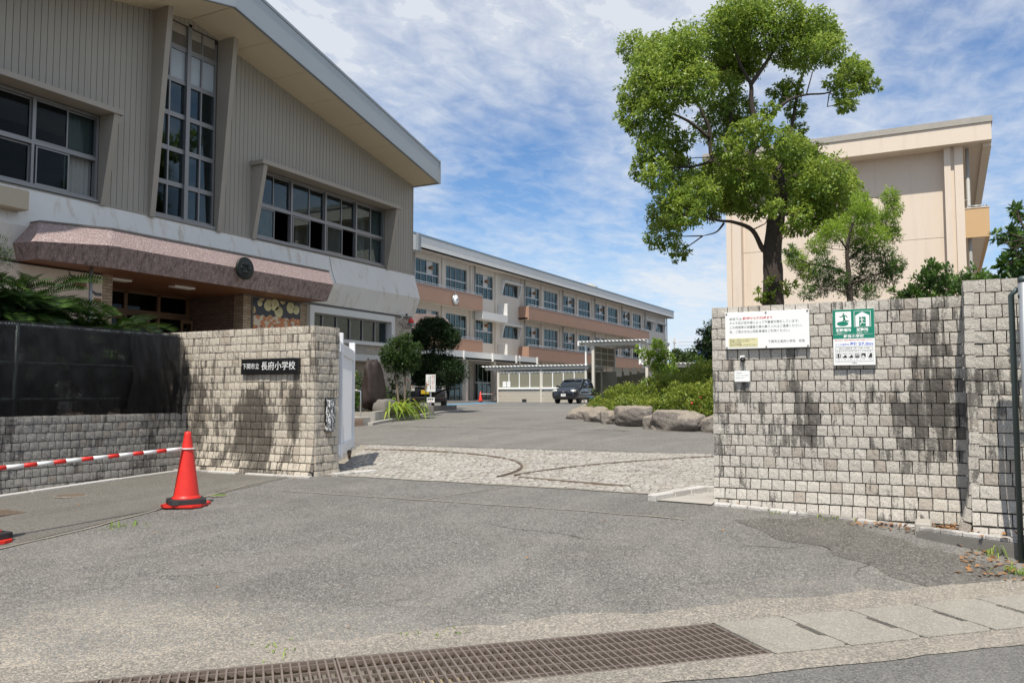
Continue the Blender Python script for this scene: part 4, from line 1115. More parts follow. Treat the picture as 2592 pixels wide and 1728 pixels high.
# ------------------------------------------------------------------ three-storey classroom wing across the yard
WA = -33.; WF = -32.0
wing = thing('classroom_wing', 'long three-storey cream classroom wing with salmon balconies behind the yard', 'building', (-38, 75, .5))
def wbox(a, b, nm, mt, par=None, r=0.):
    mb = MB(); (mb.bbox(a, b, r) if r else mb.box(a, b)); return mb.build(nm, mt, par or wing)
BAYS = [44.0, 48.0, 52.0, 56.2, 65.0, 68.95, 73.1, 77.1, 81.4, 85.3, 89.5, 93.4]; BW = 3.05
SMALL = [(60.7, 63.7), (97.7, 100.3), (101.8, 105.2)]
YE = 106.4
ROWS = [(.62, 3.5), (5.2, 7.14), (8.8, 10.72)]
for fl, (z0, z1) in enumerate(ROWS):
    ops = [(b, b + BW) for b in BAYS]
    if fl: ops += SMALL
    ops = sorted(ops); y = 40.
    zlow = ROWS[fl - 1][1] if fl else .3
    wbox((WA - .25, 40., zlow), (WA, YE, z0), 'wall_panel', 'wing_paint')
    for a, b in ops + [(YE, YE)]:
        if a > y:
            if fl and (a, b) in SMALL or any(abs(y - s[1]) < .01 for s in SMALL): pass
            wbox((WA - .25, y, z0), (WA, a, z1), 'wall_panel', 'wing_paint')
        y = b
    if fl:
        for a, b in SMALL:
            zs = z0 + .62 if a < 90 else z0 + .35
            wbox((WA - .25, a, z0), (WA, b, zs), 'wall_panel', 'wing_paint'); wbox((WA - .25, a, zs + 1.05), (WA, b, z1), 'wall_panel', 'wing_paint')
            f = MB(); q = .16
            f.prism([(WA, a - q, zs + 1.05), (WA + .42, a - q, zs + 1.05), (WA + .42, a - q, zs + 1.18), (WA, a - q, zs + 1.18)], (0, b - a + 2 * q, 0))
            for yy in (a - q, b + q - .12): f.prism([(WA, yy, zs - .08), (WA + .08, yy, zs - .08), (WA + .38, yy, zs + 1.05), (WA, yy, zs + 1.05)], (0, .12, 0))
            f.build('window_hood', 'white_paint', wing)
            fr = MB(); n = 4
            for k in range(n + 1): fr.box((WA - .12, a + (b - a) * k / n - .025, zs), (WA - .05, a + (b - a) * k / n + .025, zs + 1.05))
            fr.box((WA - .12, a, zs), (WA - .051, b, zs + .05)).box((WA - .12, a, zs + 1.0), (WA - .051, b, zs + 1.05)); fo = fr.build('window_frame', 'aluminium', wing)
            for k in range(n): MB().box((WA - .09, a + (b - a) * k / n + .025, zs + .05), (WA - .085, a + (b - a) * (k + 1) / n - .025, zs + 1.0)).build('pane', 'wing_glass', fo)
wbox((WA - .25, 40., ROWS[2][1]), (WA, YE, 11.5), 'wall_panel', 'wing_paint')
wbox((WA - .25, YE - .25, .3), (WA - 9, YE, 11.5), 'end_wall', 'wing_paint'); wbox((WA - 9.2, 40, .3), (WA - 9, YE, 11.5), 'rear_wall', 'wing_paint')
# rooms behind the glass
for z in (.45, 4.4, 8.0, 11.3): wbox((WA - 9, 40, z), (WA - .26, YE - .3, z + .12), 'floor', 'interior_wall')
wbox((WA - 6.6, 40, .5), (WA - 6.5, YE - .3, 11.3), 'corridor_wall', 'interior_wall')
def wing_window(y, fl, duct):
    z0, z1 = ROWS[fl]; zm = z0 + (z1 - z0) * .48
    f = MB(); w = .032; X0, X1 = WA - .16, WA - .08
    for k in range(5):
        yy = y + BW * k / 4; f.box((X0, yy - (w if k else 0), z0), (X1, yy + (w if k < 4 else 0) * .2, z1))
    f.box((X0 + .003, y, z0), (X1 + .003, y + BW, z0 + w)).box((X0 + .003, y, z1 - w), (X1 + .003, y + BW, z1)).box((X0 + .003, y, zm - .05), (X1 + .006, y + BW, zm + .05))
    fo = f.build('window_frame', 'sash_grey', wing)
    for k in range(4):
        a, b = y + BW * k / 4 + .012, y + BW * (k + 1) / 4 - w - .004
        for (c, d_, up) in ((z0 + w, zm - .05, 0), (zm + .05, z1 - w, 1)):
            solid = duct and up and k == 2
            MB().box((WA - .125, a, c), (WA - .12, b, d_)).build('pane', 'white_paint' if solid else 'wing_glass', fo)
    if duct:   # rusty cowl on a blanked pane
        mb = MB(); mb.lathe([(.10, 0), (.11, .08), (.17, .20), (.16, .26), (.02, .27)], (WA - .11, y + BW * .625, zm + .5), 14, 'x'); mb.build('vent_cowl', 'duct_rust', fo)
    r = random.random()
    if fl and r > .35:      # blinds drawn in some panes
        k0 = random.randrange(3); curtain(wing, WA - .22, y + BW * k0 / 4 + .04, y + BW * (k0 + random.choice((1, 2))) / 4 - .04, (zm if random.random() < .6 else z0), z1, 5, .02)
    if fl:
        curtain(wing, WA - .3, y + .05, y + (.4 if r < .3 else .16), z0, z1, 2, .03)
        curtain(wing, WA - .3, y + BW - (.5 if r > .6 else .22), y + BW - .05, z0, z1, 3, .04)
for fl in (0, 1, 2):
    for i, b in enumerate(BAYS): wing_window(b, fl, fl > 0 and i in (1, 3, 4, 6, 8, 10))
curtain(wing, WA - .3, 56.3, 59.2, 5.2, 7.1, 14, .04)
# pilasters and rain pipes
for b in (47.3, 51.5, 55.6, 59.65, 64.35, 68.4, 72.5, 76.6, 80.7, 84.8, 88.9, 92.9, 97.1):
    wbox((WA, b - .16, .4), (WA + .10, b + .16, 11.45), 'pilaster', 'wing_paint')
for b in (47.5, 55.85, 64.55, 72.7, 80.9, 89.1, 97.3, 106.1):
    MB().tube([(WA + .24, b, .4), (WA + .24, b, 11.4)], .07, 8).build('rain_pipe', 'pipe_grey', wing)
# roof edge
wbox((WA - 10, 39, 11.16), (WF, YE + .4, 11.24), 'soffit', 'wing_paint')
wbox((WF - .15, 39, 11.16), (WF + .0, YE + .42, 12.02), 'fascia', 'white_paint', None); wbox((WA - 10, YE + .25, 11.17), (WF - .15, YE + .42, 12.02), 'fascia', 'white_paint')
wbox((WA - 10, 39, 12.02), (WF + .05, YE + .47, 12.14), 'roof_edge_trim', 'roof_trim')
# balconies
def balcony(y0, y1, z0, z1, endwall=False):
    joints = [y0] + [j for j in np.arange(71.9, y1 - 2, 8.2) if j > y0 + 2] + [y1]
    if y0 < 60: joints = [y0, 46.5, y1]
    for a, b in zip(joints, joints[1:]):
        wbox((WF - .12, a + .015, z0), (WF, b - .015, z1), 'balcony_panel', 'salmon_paint')
    wbox((WA, y0, z0 + .02), (WF - .12, y1, z0 + .16), 'balcony_floor', 'wing_paint')
    for yy in (y0, y1 - .12): wbox((WA, yy, z0 + .003), (WF - .12, yy + .12, z1), 'balcony_end', 'salmon_paint')
    wbox((WF - .14, y0 - .0, z1), (WF + .02, y1, z1 + .035), 'coping', 'rail_white')
    f = MB(); f.tube([(WF - .06, y0 + .05, z1 + .16), (WF - .06, y1 - .1, z1 + .16)], .022, 6)
    for yy in np.arange(y0 + .3, y1 - .1, 1.02): f.tube([(WF - .06, yy, z1 + .03), (WF - .06, yy, z1 + .16)], .015, 5)
    f.build('handrail', 'rail_white', wing)
balcony(40, 55.8, 7.57, 8.72); balcony(40, 55.8, 4.05, 5.22); balcony(63.8, 96.5, 7.57, 8.72); balcony(63.8, 96.5, 4.05, 5.22)
wbox((WA, 55.8, 6.95), (WF, 59.95, 7.55), 'stair_parapet', 'white_paint'); wbox((WA, 59.85, 7.55), (WF + .0, 59.97, 8.55), 'stair_fin', 'white_paint'); wbox((WA, 55.8, 7.55), (WA + .02, 59.85, 7.6), 'stair_ledge', 'white_paint')
wbox((WA, 59.85, 4.1), (WF + .0, 59.97, 5.2), 'stair_fin', 'white_paint')
# porch canopy along the ground floor
CA = -30.6
wbox((WA, 40, 3.58), (CA, 62.7, 3.72), 'porch_roof', 'wing_paint'); wbox((CA - .14, 40, 3.57), (CA, 62.7, 4.16), 'porch_fascia', 'white_paint')
for b in (50.6, 54.8, 58.7, 62.5):
    wbox((CA, b - .07, 3.56), (CA + .12, b + .07, 4.19), 'porch_rib', 'white_paint')
for b in (51.6, 55.8, 60.0): MB().box((CA - .6, b - .15, .4), (CA - .3, b + .15, 3.58)).build('porch_column', 'wing_paint', wing)
wbox((WA, 40, .3), (CA + .6, 63, .60), 'porch_floor', 'concrete')
MB().tube([(CA + .03, 59.3, 4.2), (CA + .05, 59.35, 3.9), (CA + .02, 59.3, 3.1)], .03, 6).build('downspout', 'white_paint', wing)
# clock
ck = thing('wall_clock', 'round white wall clock on the upper salmon balcony of the wing', 'clock', (WF + .05, 51.6, 8.02))
MB().lathe([(.36, 0), (.38, .04), (.38, .14), (.33, .15)], (WF + .01, 51.6, 8.02), 32, 'x').build('case', 'galvanised', ck)
MB().lathe([(.33, .0), (.33, .005), (0, .006)], (WF + .155, 51.6, 8.02), 32, 'x').build('dial', 'sign_white', ck)
MB().box((WF + .165, 51.585, 8.01), (WF + .17, 51.615, 8.0)).build('hub', 'ink_black', ck)
for an, L, w_ in ((R(112), .19, .045), (R(75), .29, .032)):
    mb = MB(); d_ = Vector((0, math.sin(an), math.cos(an))); n_ = Vector((0, d_.z, -d_.y)); o_ = Vector((WF + .166, 51.6, 8.02))
    mb.prism([o_ - n_ * w_, o_ + n_ * w_, o_ + d_ * L + n_ * w_ * .5, o_ + d_ * L - n_ * w_ * .5], (.004, 0, 0)); mb.build('hand', 'ink_black', ck)
for k in range(12):
    a = R(30 * k); MB().cbox((WF + .163, 51.6 + .285 * math.sin(a), 8.02 + .285 * math.cos(a)), (.004, .025, .025)).build('hour_mark', 'ink_grey', ck)
MB().tube([(WF + .05, 51.6, 8.4), (WF + .05, 51.6, 8.55), (WF - .02, 51.6, 8.6)], .02, 6).build('hanger', 'galvanised', ck)
tk = thing('roof_ventilator', 'pale dome ventilator on the roof of the classroom wing', 'ventilator', (-34, 82.4, 12.1))
MB().lathe([(.9, 0), (.9, .3), (.75, .62), (.4, .85), (0, .92)], (-34.0, 82.4, 12.1), 18).build('dome', 'pale_concrete', tk)
MB().tube([(-34, 83.4, 12.1), (-34, 83.9, 12.95), (-34, 84.6, 12.95), (-34, 85.1, 12.1)], .04, 6).build('guard_rail', 'galvanised', tk)

# ------------------------------------------------------------------ end of the second classroom block behind the right wall
eb = thing('classroom_block', 'cream end wall of the second classroom block rising behind the right wall', 'building', (-3.7, 45, .5))
def ebox(a, b, nm, mt): return MB().box(a, b).build(nm, mt, eb)
WB = 35.76
ebox((-7.61, WB, .2), (.11, WB + .25, 7.05), 'end_wall', 'cream_paint'); ebox((-7.61, WB + .012, 7.05), (.11, WB + .25, 7.09), 'wall_joint', 'cream_paint'); ebox((-7.61, WB, 7.09), (.11, WB + .25, 10.5), 'end_wall', 'cream_paint')
for a0, a1, g0, g1 in ((.11, .75, .33, .46), (-8.23, -7.61, -8.02, -7.96)):
    ebox((a0, 35.3, .2), (g0, WB + .2, 10.5), 'pier', 'cream_paint'); ebox((g1, 35.3, .2), (a1, WB + .2, 10.5), 'pier', 'cream_paint'); ebox((g0, 35.39, .2), (g1, WB + .19, 10.5), 'pier_groove', 'cream_paint')
ebox((-8.22, WB + .2, .2), (-8.0, 82, 10.5), 'side_wall', 'wing_paint'); ebox((.5, WB + .2, .2), (.74, 82, 10.5), 'side_wall', 'wing_paint'); ebox((-8.0, 81.8, .2), (.5, 82, 10.5), 'rear_wall', 'wing_paint')
ebox((-9.05, 34.9, 10.47), (1.70, 82.4, 11.14), 'roof_slab', 'cream_paint'); ebox((-9.09, 34.85, 11.14), (1.745, 82.5, 11.37), 'roof_coping', 'pale_concrete')
ebox((1.42, 35.3, 10.33), (1.70, 82.2, 10.468), 'roof_drip', 'cream_paint')
for z in (6.92, 3.35):
    ebox((.75, 35.3, z), (1.55, 35.42, z + 1.1), 'balcony_end', 'ochre_paint'); ebox((1.43, 35.42, z), (1.55, 81, z + 1.1), 'balcony_panel', 'ochre_paint'); ebox((.74, 35.42, z + .02), (1.43, 81, z + .16), 'balcony_floor', 'cream_paint')
    ebox((.75, 35.28, z + 1.1), (1.57, 35.44, z + 1.13), 'coping', 'cream_paint')
    mb = MB(); mb.tube([(.8, 35.36, z + 1.2), (1.48, 35.36, z + 1.2), (1.48, 80, z + 1.2)], .022, 6)
    for q in (.85, 1.42): mb.tube([(q, 35.36, z + 1.1), (q, 35.36, z + 1.2)], .02, 6)
    mb.build('handrail', 'galvanised', eb)
mb = MB(); mb.tube([(.90, 35.62, .3), (.90, 35.62, 10.4)], .065, 10); mb.build('rain_pipe', 'pipe_grey', eb)
for z in (8.4, 9.3, 6.5): ebox((.75, 35.58, z), (.98, 35.66, z + .03), 'pipe_clip', 'pipe_grey')

# ------------------------------------------------------------------ covered walkway and bicycle shed in the yard
def wave_roof(par, x0, x1, y0, y1, z0, z1, nm='roof_sheet', pitch=.29, amp=.042, mt='shelter_roof'):
    n = int((x1 - x0) / pitch * 8); V = []; F = []
    for i in range(n + 1):
        x = x0 + (x1 - x0) * i / n; dz = amp * math.sin(2 * math.pi * (x - x0) / pitch)
        V += [(x, y0, z0 + dz), (x, y1, z1 + dz), (x, y0, z0 + dz - .02), (x, y1, z1 + dz - .02)]
    for i in range(n):
        a, b = 4 * i, 4 * i + 4
        F += [(a, b, b + 1, a + 1), (a + 2, a + 3, b + 3, b + 2), (a, a + 2, b + 2, b)]
    mb = MB(); mb.add(V, F, True); o = mb.build(nm, mt, par)
    for p in o.data.polygons: p.use_smooth = True
    return o
SB = 53.
sh = thing('covered_walkway', 'cream steel covered walkway with wavy roof sheets behind the black car', 'shelter', (-24, 55, .5))
def sbox(a, b, nm, mt): return MB().box(a, b).build(nm, mt, sh)
wave_roof(sh, -30.4, -21.9, SB - .25, SB + 3.2, 3.10, 2.95)
sbox((-30.2, SB, 2.82), (-22.0, SB + .12, 3.0), 'beam', 'shelter_paint'); sbox((-30.2, SB + 2.9, 2.75), (-22.0, SB + 3.0, 2.9), 'beam', 'shelter_paint')
for x in (-29.1, -25.6, -22.15):
    for yy in (SB + .02, SB + 2.9): MB().box((x - .06, yy - .06, .4), (x + .06, yy + .06, 2.85)).build('post', 'shelter_paint', sh)
for x0, x1 in ((-29.04, -25.66), (-25.54, -22.21)):
    n = 4; zb = .5
    sbox((x0, SB - .03, zb - .2), (x1, SB + .09, 1.42), 'block_wall', 'block_wall')
    for r_ in range(4):      # block courses, stretcher bond
        q = x0 + (.2 if r_ % 2 else 0)
        while q < x1 - .05:
            e = min(q + .39, x1); sbox((max(q, x0) + .005, SB - .045, .5 + r_ * .228 + .005), (e - .005, SB - .03, .5 + (r_ + 1) * .228 - .005), 'block', 'block_wall'); q += .4
    wave_roof(sh, x0, x1, SB - .14, SB + .1, 1.47, 1.47, 'sill', .14, .022, 'letter_white')
    f = MB(); f.box((x0, SB, 2.62), (x1, SB + .06, 2.70)).box((x0, SB, 1.5), (x1, SB + .06, 1.56))
    for k in range(n + 1): q = x0 + (x1 - x0) * k / n; f.box((q - .035, SB - .003, 1.56), (q + .035, SB + .063, 2.62))
    f.build('screen_frame', 'white_plastic', sh)
    for k in range(n): q0, q1 = x0 + (x1 - x0) * k / n + .035, x0 + (x1 - x0) * (k + 1) / n - .035; sbox((q0, SB + .02, 1.56), (q1, SB + .035, 2.62), 'screen_panel', 'poly_panel')
sbox((-27.1, SB - .06, .52), (-26.75, SB - .03, .72), 'vent_hole', 'ink_black')
for q, w_ in ((-28.7, .3), (-28.35, .28)): sbox((q, SB - .02, 1.6), (q + w_, SB - .01, 2.0), 'notice', 'sign_white')
sbox((-30.0, SB + 3.0, .4), (-21., SB + 3.1, 2.7), 'back_screen', 'panel_olive')
# tall middle bay
wave_roof(sh, -22.6, -17.6, SB - .4, SB + 4.2, 4.70, 4.62, 'roof_sheet', .27, .045)
sbox((-22.6, SB - .42, 4.42), (-22.5, SB + 4.2, 4.72), 'verge_board', 'letter_white'); sbox((-17.62, SB - .42, 4.45), (-17.5, SB + 4.3, 4.72), 'verge_board', 'fascia_metal')
sbox((-22.4, SB, 4.42), (-17.7, SB + .1, 4.58), 'beam', 'shelter_paint'); sbox((-22.4, SB + 4.0, 4.40), (-17.7, SB + 4.1, 4.55), 'beam', 'shelter_paint')
for x, yy in ((-21.6, SB), (-21.6, SB + 4.0), (-17.75, SB), (-17.75, SB + 4.0)): MB().box((x - .09, yy - .09, .4), (x + .09, yy + .09, 4.45)).build('post', 'shelter_paint', sh)
for yy in np.linspace(SB + .09, SB + 3.9, 4): MB().box((-21.62, yy - .03, 3.0), (-21.55, yy + .03, 4.4)).build('lattice_bar', 'shelter_paint', sh)
for z in (3.05, 3.5, 3.95, 4.38): MB().box((-21.61, SB, z - .03), (-21.56, SB + 4, z + .03)).build('lattice_bar', 'shelter_paint', sh)
for k in range(3):
    for j in range(3):
        ys = np.linspace(SB + .09, SB + 3.9, 4); zs = (3.05, 3.5, 3.95, 4.38); MB().box((-21.585, ys[k] + .03, zs[j] + .03), (-21.575, ys[k + 1] - .03, zs[j + 1] - .03)).build('lattice_panel', 'poly_panel', sh)
sbox((-22.2, SB - .05, 2.95), (-22.1, SB + .05, 4.5), 'down_pipe', 'letter_white')
sbox((-18.25, SB - .1, 3.1), (-18.15, SB + 4.1, 4.45), 'side_panel', 'shelter_roof'); sbox((-18.27, SB - .14, 3.05), (-18.13, SB - .08, 4.5), 'panel_trim', 'letter_white')
MB().tube([(-17.5, SB + 4.2, 4.5), (-17.5, SB + 4.2, 1.0)], .04, 6).build('down_pipe', 'letter_white', sh)
wave_roof(sh, -18.2, -12.8, SB - .2, SB + 3.2, 3.10, 2.98)
sbox((-18.1, SB, 2.82), (-12.9, SB + .12, 3.0), 'beam', 'shelter_paint')
for x in (-17.75, -14.5): MB().box((x - .06, SB - .0, .4), (x + .06, SB + .12, 2.85)).build('post', 'shelter_paint', sh)
for k in range(5): sbox((-20.5 + .28 * k * 2, SB + 1.5, 2.3 + .08 * k), (-20.1 + .28 * k * 2, SB + 1.55, 2.9), 'hanging_board', 'cable_box')
sbox((-21.4, SB + 3.9, .5), (-19.0, SB + 4.0, 2.7), 'notice_board', 'poly_panel')
# painted kerb line in front of the shed and a folding cone barrier by the porch
quad_sheet('road_marking', [(-25.1, 39.), (-24.4, 38.7), (-28.0, 51.0), (-28.9, 51.5)], 2, 30, 'blue_paint', .012)
quad_sheet('road_marking', [(-28.9, 51.5), (-28.0, 51.0), (-18., 51.3), (-18., 51.9)], 30, 2, 'blue_paint', .013)
# ------------------------------------------------------------------ gate leaf
ga = Vector((-6.90, 8.33, 0)); gb = Vector((-8.12, 10.12, 0)); gu = (gb - ga).normalized(); gn = Vector((gu.y, -gu.x, 0)); GL = (gb - ga).length
GM = Matrix(((gu.x, gn.x, 0, ga.x), (gu.y, gn.y, 0, ga.y), (0, 0, 1, 0), (0, 0, 0, 1)))
gt = thing('school_gate', 'white slatted metal gate leaf swung open beside the name-plate wall', 'gate', tuple(ga))
def gbox(a, b, nm, mt='gate_white', r=.006): return MB().bbox(a, b, r, GM).build(nm, mt, gt)
gbox((0, -.05, .20), (.10, .05, 1.80), 'post'); gbox((GL - .09, -.045, .20), (GL, .045, 1.80), 'post')
gbox((.101, -.032, 1.53), (GL - .091, .032, 1.68), 'top_rail'); gbox((.101, -.035, .22), (GL - .091, .035, .36), 'bottom_rail')
_b = MB(); _b.bbox((-.034, -.011, .362), (.034, .011, 1.528), .004, GM.to_3x3().to_4x4()); sl_me = _b.mesh('slat'); sl_me.materials.append(MATS['gate_white'])
n_ = 17
for k in range(n_):
    o = bpy.data.objects.new('slat', sl_me); link(o, gt); o.location = gu * (.16 + (GL - .31) * k / (n_ - 1))
for z in (1.55, .24): gbox((-.09, -.03, z), (.0, .03, z + .14), 'hinge', 'gate_white')
mb = MB(); c_ = GM @ Vector((GL - .35, 0, .125)); mb.lathe([(.02, -.022), (.055, -.022), (.062, -.012), (.062, .012), (.055, .022), (.02, .022)], (0, 0, 0), 20, 'y', M=Matrix.Translation(c_) @ GM.to_3x3().to_4x4()); mb.build('caster_wheel', 'rail_steel', gt)
gbox((GL - .39, -.03, .125), (GL - .31, -.026, .222), 'caster_fork', 'rail_steel', .001); gbox((GL - .39, .026, .125), (GL - .31, .03, .222), 'caster_fork', 'rail_steel', .001)
# wrapped box on the pier end
ib = thing('intercom_box', 'slim box wrapped in crumpled plastic on the end of the name-plate wall', 'box', (-6.75, 8.06, .57))
mb = MB(); n = 14; V = []; F = []
for j in range(n + 1):
    for i in range(9):
        q = i / 8; z = .56 + .39 * j / n
        ang = -math.pi / 2 + math.pi * q
        x = -6.81 + .055 * math.cos(ang) ** .5 if abs(math.cos(ang)) > 1e-6 else -6.81
        y_ = 8.06 + .075 * math.sin(ang)
        x += .010 * mnoise.noise(Vector((y_ * 40, z * 30, 1))); y_ += .006 * mnoise.noise(Vector((y_ * 30, z * 40, 8)))
        V.append((x, y_, z))
for j in range(n):
    for i in range(8): a = j * 9 + i; F.append((a, a + 1, a + 10, a + 9))
F.append(tuple(range(9))[::-1]); F.append(tuple(n * 9 + i for i in range(9)))
mb.add(V, F, False); mb.build('wrapped_case', 'foil', ib)
MB().bbox((-6.835, 7.985, .55), (-6.80, 8.135, .96), .004).build('back_plate', 'black_paint', ib)

# ------------------------------------------------------------------ lettering helpers for the walls that face the street
def face(x, y, z): return Matrix(((1, 0, 0, x), (0, 0, -1, y), (0, 1, 0, z), (0, 0, 0, 1)))
def flat(par, pts, y, mt, nm, d_=.0012):
    mb = MB(); mb.prism([(x, y, z) for x, z in pts], (0, -d_, 0)); return mb.build(nm, mt, par)
def rect(par, x0, x1, z0, z1, y, mt, nm): return flat(par, [(x0, z0), (x1, z0), (x1, z1), (x0, z1)], y, mt, nm)
def disc(par, x, z, rx, rz, y, mt, nm, n=28): return flat(par, [(x + rx * math.cos(2 * math.pi * k / n), z + rz * math.sin(2 * math.pi * k / n)) for k in range(n)], y, mt, nm)
def ring(par, x, z, r0, r1, y, mt, nm, n=20):
    mb = MB(); V = []; F = []
    for k in range(n):
        a = 2 * math.pi * k / n; V += [(x + r0 * math.cos(a), y, z + r0 * math.sin(a)), (x + r1 * math.cos(a), y, z + r1 * math.sin(a))]
    for k in range(n): a, b = 2 * k, 2 * ((k + 1) % n); F.append((a, b, b + 1, a + 1))
    mb.add(V, F); return mb.build(nm, mt, par)
# name plate
npl = thing('name_plate', 'long black stone name plate with white brushed characters on the left wall', 'sign', (-7.535, 7.78, 1.36))
MB().bbox((-8.013, 7.752, 1.268), (-7.057, 7.80, 1.456), .004).build('slab', 'plate_black', npl)
lettering('下関市立', .1, 'letter_white', npl, face(-7.845, 7.7505, 1.362), width=.285, height=.075)
lettering('長府小学校', .12, 'letter_white', npl, face(-7.385, 7.7505, 1.360), width=.56, height=.105)
# rules notice
Y0 = 7.752
nb = thing('notice_board', 'wide white notice board with black and red lines of text on the right wall', 'sign', (-1.458, 7.76, 1.6))
tl = R(.0)
MB().bbox((-1.832, Y0, 1.429), (-1.084, 7.795, 1.769), .002).build('board', 'sign_white', nb)
yt = Y0 - .0008
lettering('本校では、', .03, 'ink_grey', nb, face(-1.793, yt, 1.705), 'LEFT', height=.0255, width=.125)
lettering('朝7時から夕方5時まで', .03, 'ink_red', nb, face(-1.668, yt, 1.707), 'LEFT', height=.0265, width=.265, bold=.0004)
lettering('カメラ及び赤外線によって不審者対策をしています。', .03, 'ink_grey', nb, face(-1.793, yt, 1.667), 'LEFT', width=.62, height=.0255)
lettering('この時間帯の保護者の車の乗り入れはご遠慮ください。', .03, 'ink_grey', nb, face(-1.793, yt, 1.626), 'LEFT', width=.645, height=.0255)
lettering('尚、ご用の方は山側駐車場をご利用ください。', .03, 'ink_grey', nb, face(-1.793, yt, 1.585), 'LEFT', width=.54, height=.0255)
lettering('下関市立長府小学校　校長', .03, 'ink_grey', nb, face(-1.445, yt, 1.487), 'LEFT', width=.32, height=.026)
rect(nb, -1.80, -1.535, 1.445, 1.527, Y0 - .0004, 'sign_yellow', 'paper_label')
for k, tx in enumerate(('御用の方、車を乗り入れる必要のある方は', '門を開けて 中にお入りください', '歩いて入られる方は', '門左側の小扉を開けて 中にお入りください')):
    lettering(tx, .014, 'ink_black', nb, face(-1.79, Y0 - .002, 1.514 - .017 * k), 'LEFT', width=(.235, .18, .105, .245)[k], height=.0125, bold=.0003)
for x, z in ((-1.818, 1.755), (-1.46, 1.757), (-1.098, 1.757), (-1.818, 1.442), (-1.46, 1.442), (-1.098, 1.442)):
    MB().lathe([(.008, 0), (.007, .005), (0, .006)], (0, 0, 0), 12, M=face(x, Y0 - .0005, z)).build('bolt', 'rail_steel', nb)
# evacuation sign
ev = thing('evacuation_sign', 'green and white evacuation shelter sign with running figures on the right wall', 'sign', (-.718, 7.76, 1.5))
X0, X1, Z0, Z1 = -.887, -.549, 1.261, 1.751
MB().bbox((X0, Y0, Z0), (X1, 7.795, Z1), .002).build('board', 'sign_white', ev)
ye = Y0 - .0006; W_, H_ = X1 - X0, Z1 - Z0
def sx(u): return X0 + u * W_
def sz(v): return Z1 - v * H_      # v measured downward
rect(ev, X0 + .001, X1 - .001, sz(.52), Z1 - .001, ye, 'sign_green', 'green_field')
y2 = ye - .0014; y3 = y2 - .0014
rect(ev, sx(.07), sx(.45), sz(.32), sz(.04), y2, 'letter_white', 'pictogram_field')
rect(ev, sx(.52), sx(.92), sz(.32), sz(.04), y2, 'letter_white', 'pictogram_field'); rect(ev, sx(.53), sx(.91), sz(.315), sz(.045), y2 - .0003, 'sign_green', 'pictogram_field')
disc(ev, sx(.245), sz(.255), .14 * W_, .042 * H_, y3, 'sign_green', 'safe_area')
house = [(.555, .315), (.555, .12), (.715, .055), (.885, .12), (.885, .315), (.80, .315), (.80, .145), (.64, .145), (.64, .315)]
def upoly(par, pts, y, mt, nm):
    mb = MB(); mb.prism([(sx(u), y, sz(v)) for u, v in pts], (0, -.0006, 0)); return mb.build(nm, mt, par)
upoly(ev, house, y3, 'letter_white', 'house_symbol')
def limb(a, b, w): 
    d_ = Vector((b[0] - a[0], (b[1] - a[1]) * H_ / W_, 0)).normalized() * w; n_x, n_y = -d_.y, d_.x * W_ / H_
    return [(a[0] + n_x, a[1] + n_y), (b[0] + n_x * .8, b[1] + n_y * .8), (b[0] - n_x * .8, b[1] - n_y * .8), (a[0] - n_x, a[1] - n_y)]
def runner(ox, oy, k, y, mt):
    p = lambda u, v: (ox + u * k, oy + v * k * W_ / H_)
    disc(ev, sx(p(.30, -.02)[0]), sz(p(.3, -.02)[1]), .055 * k * W_, .055 * k * W_, y, mt, 'runner_head', 16)
    for a, b, w in (((.30, .07), (.36, .33), .075), ((.28, .10), (.12, .20), .03), ((.12, .20), (.02, .15), .027), ((.36, .09), (.50, .13), .03), ((.50, .13), (.56, .25), .027), ((.34, .32), (.42, .48), .045), ((.42, .48), (.66, .50), .035), ((.36, .32), (.26, .52), .045), ((.26, .52), (.16, .68), .038)):
        upoly(ev, limb(p(*a), p(*b), w * k), y, mt, 'runner_limb')
runner(.16, .085, .36, y3 - .001, 'sign_green'); runner(.62, .165, .26, y3 - .001, 'letter_white')
lettering('避難場所', .04, 'letter_white', ev, face(sx(.26), y2, sz(.375)), width=.125, height=.028, bold=.001)
lettering('避難所', .04, 'letter_white', ev, face(sx(.715), y2, sz(.375)), width=.095, height=.028, bold=.001)
lettering('ひ なん ば しょ', .012, 'letter_white', ev, face(sx(.26), y2, sz(.342)), width=.12, height=.007)
lettering('ひ なん じょ', .012, 'letter_white', ev, face(sx(.715), y2, sz(.342)), width=.09, height=.007)
lettering('Evacuation site', .012, 'letter_white', ev, face(sx(.1), y2, sz(.417)), 'LEFT', width=.08, height=.007); lettering('避難所', .01, 'letter_white', ev, face(sx(.1), y2, sz(.435)), 'LEFT', width=.04, height=.006)
lettering('Evacuation shelter', .012, 'letter_white', ev, face(sx(.58), y2, sz(.417)), 'LEFT', width=.09, height=.007); lettering('避難所', .01, 'letter_white', ev, face(sx(.58), y2, sz(.435)), 'LEFT', width=.04, height=.006)
rect(ev, sx(.04), sx(.96), sz(.452), sz(.449), y2, 'letter_white', 'rule_line')
lettering('長府小学校', .04, 'letter_white', ev, face(sx(.5), y2, sz(.487)), width=.168, height=.028, bold=.0012, spacing=1.15)
lettering('避難する際には、避難所の開設状況をご確認のうえ避難してください。', .01, 'ink_red', ev, face(sx(.5), ye, sz(.555)), width=.305, height=.0085, bold=.0002)
lettering('ここの地盤は', .02, 'ink_blue', ev, face(sx(.05), ye, sz(.633)), 'LEFT', width=.11, height=.018, bold=.0003)
lettering('海抜', .03, 'ink_blue', ev, face(sx(.405), ye, sz(.625)), 'LEFT', width=.062, height=.030, bold=.0008)
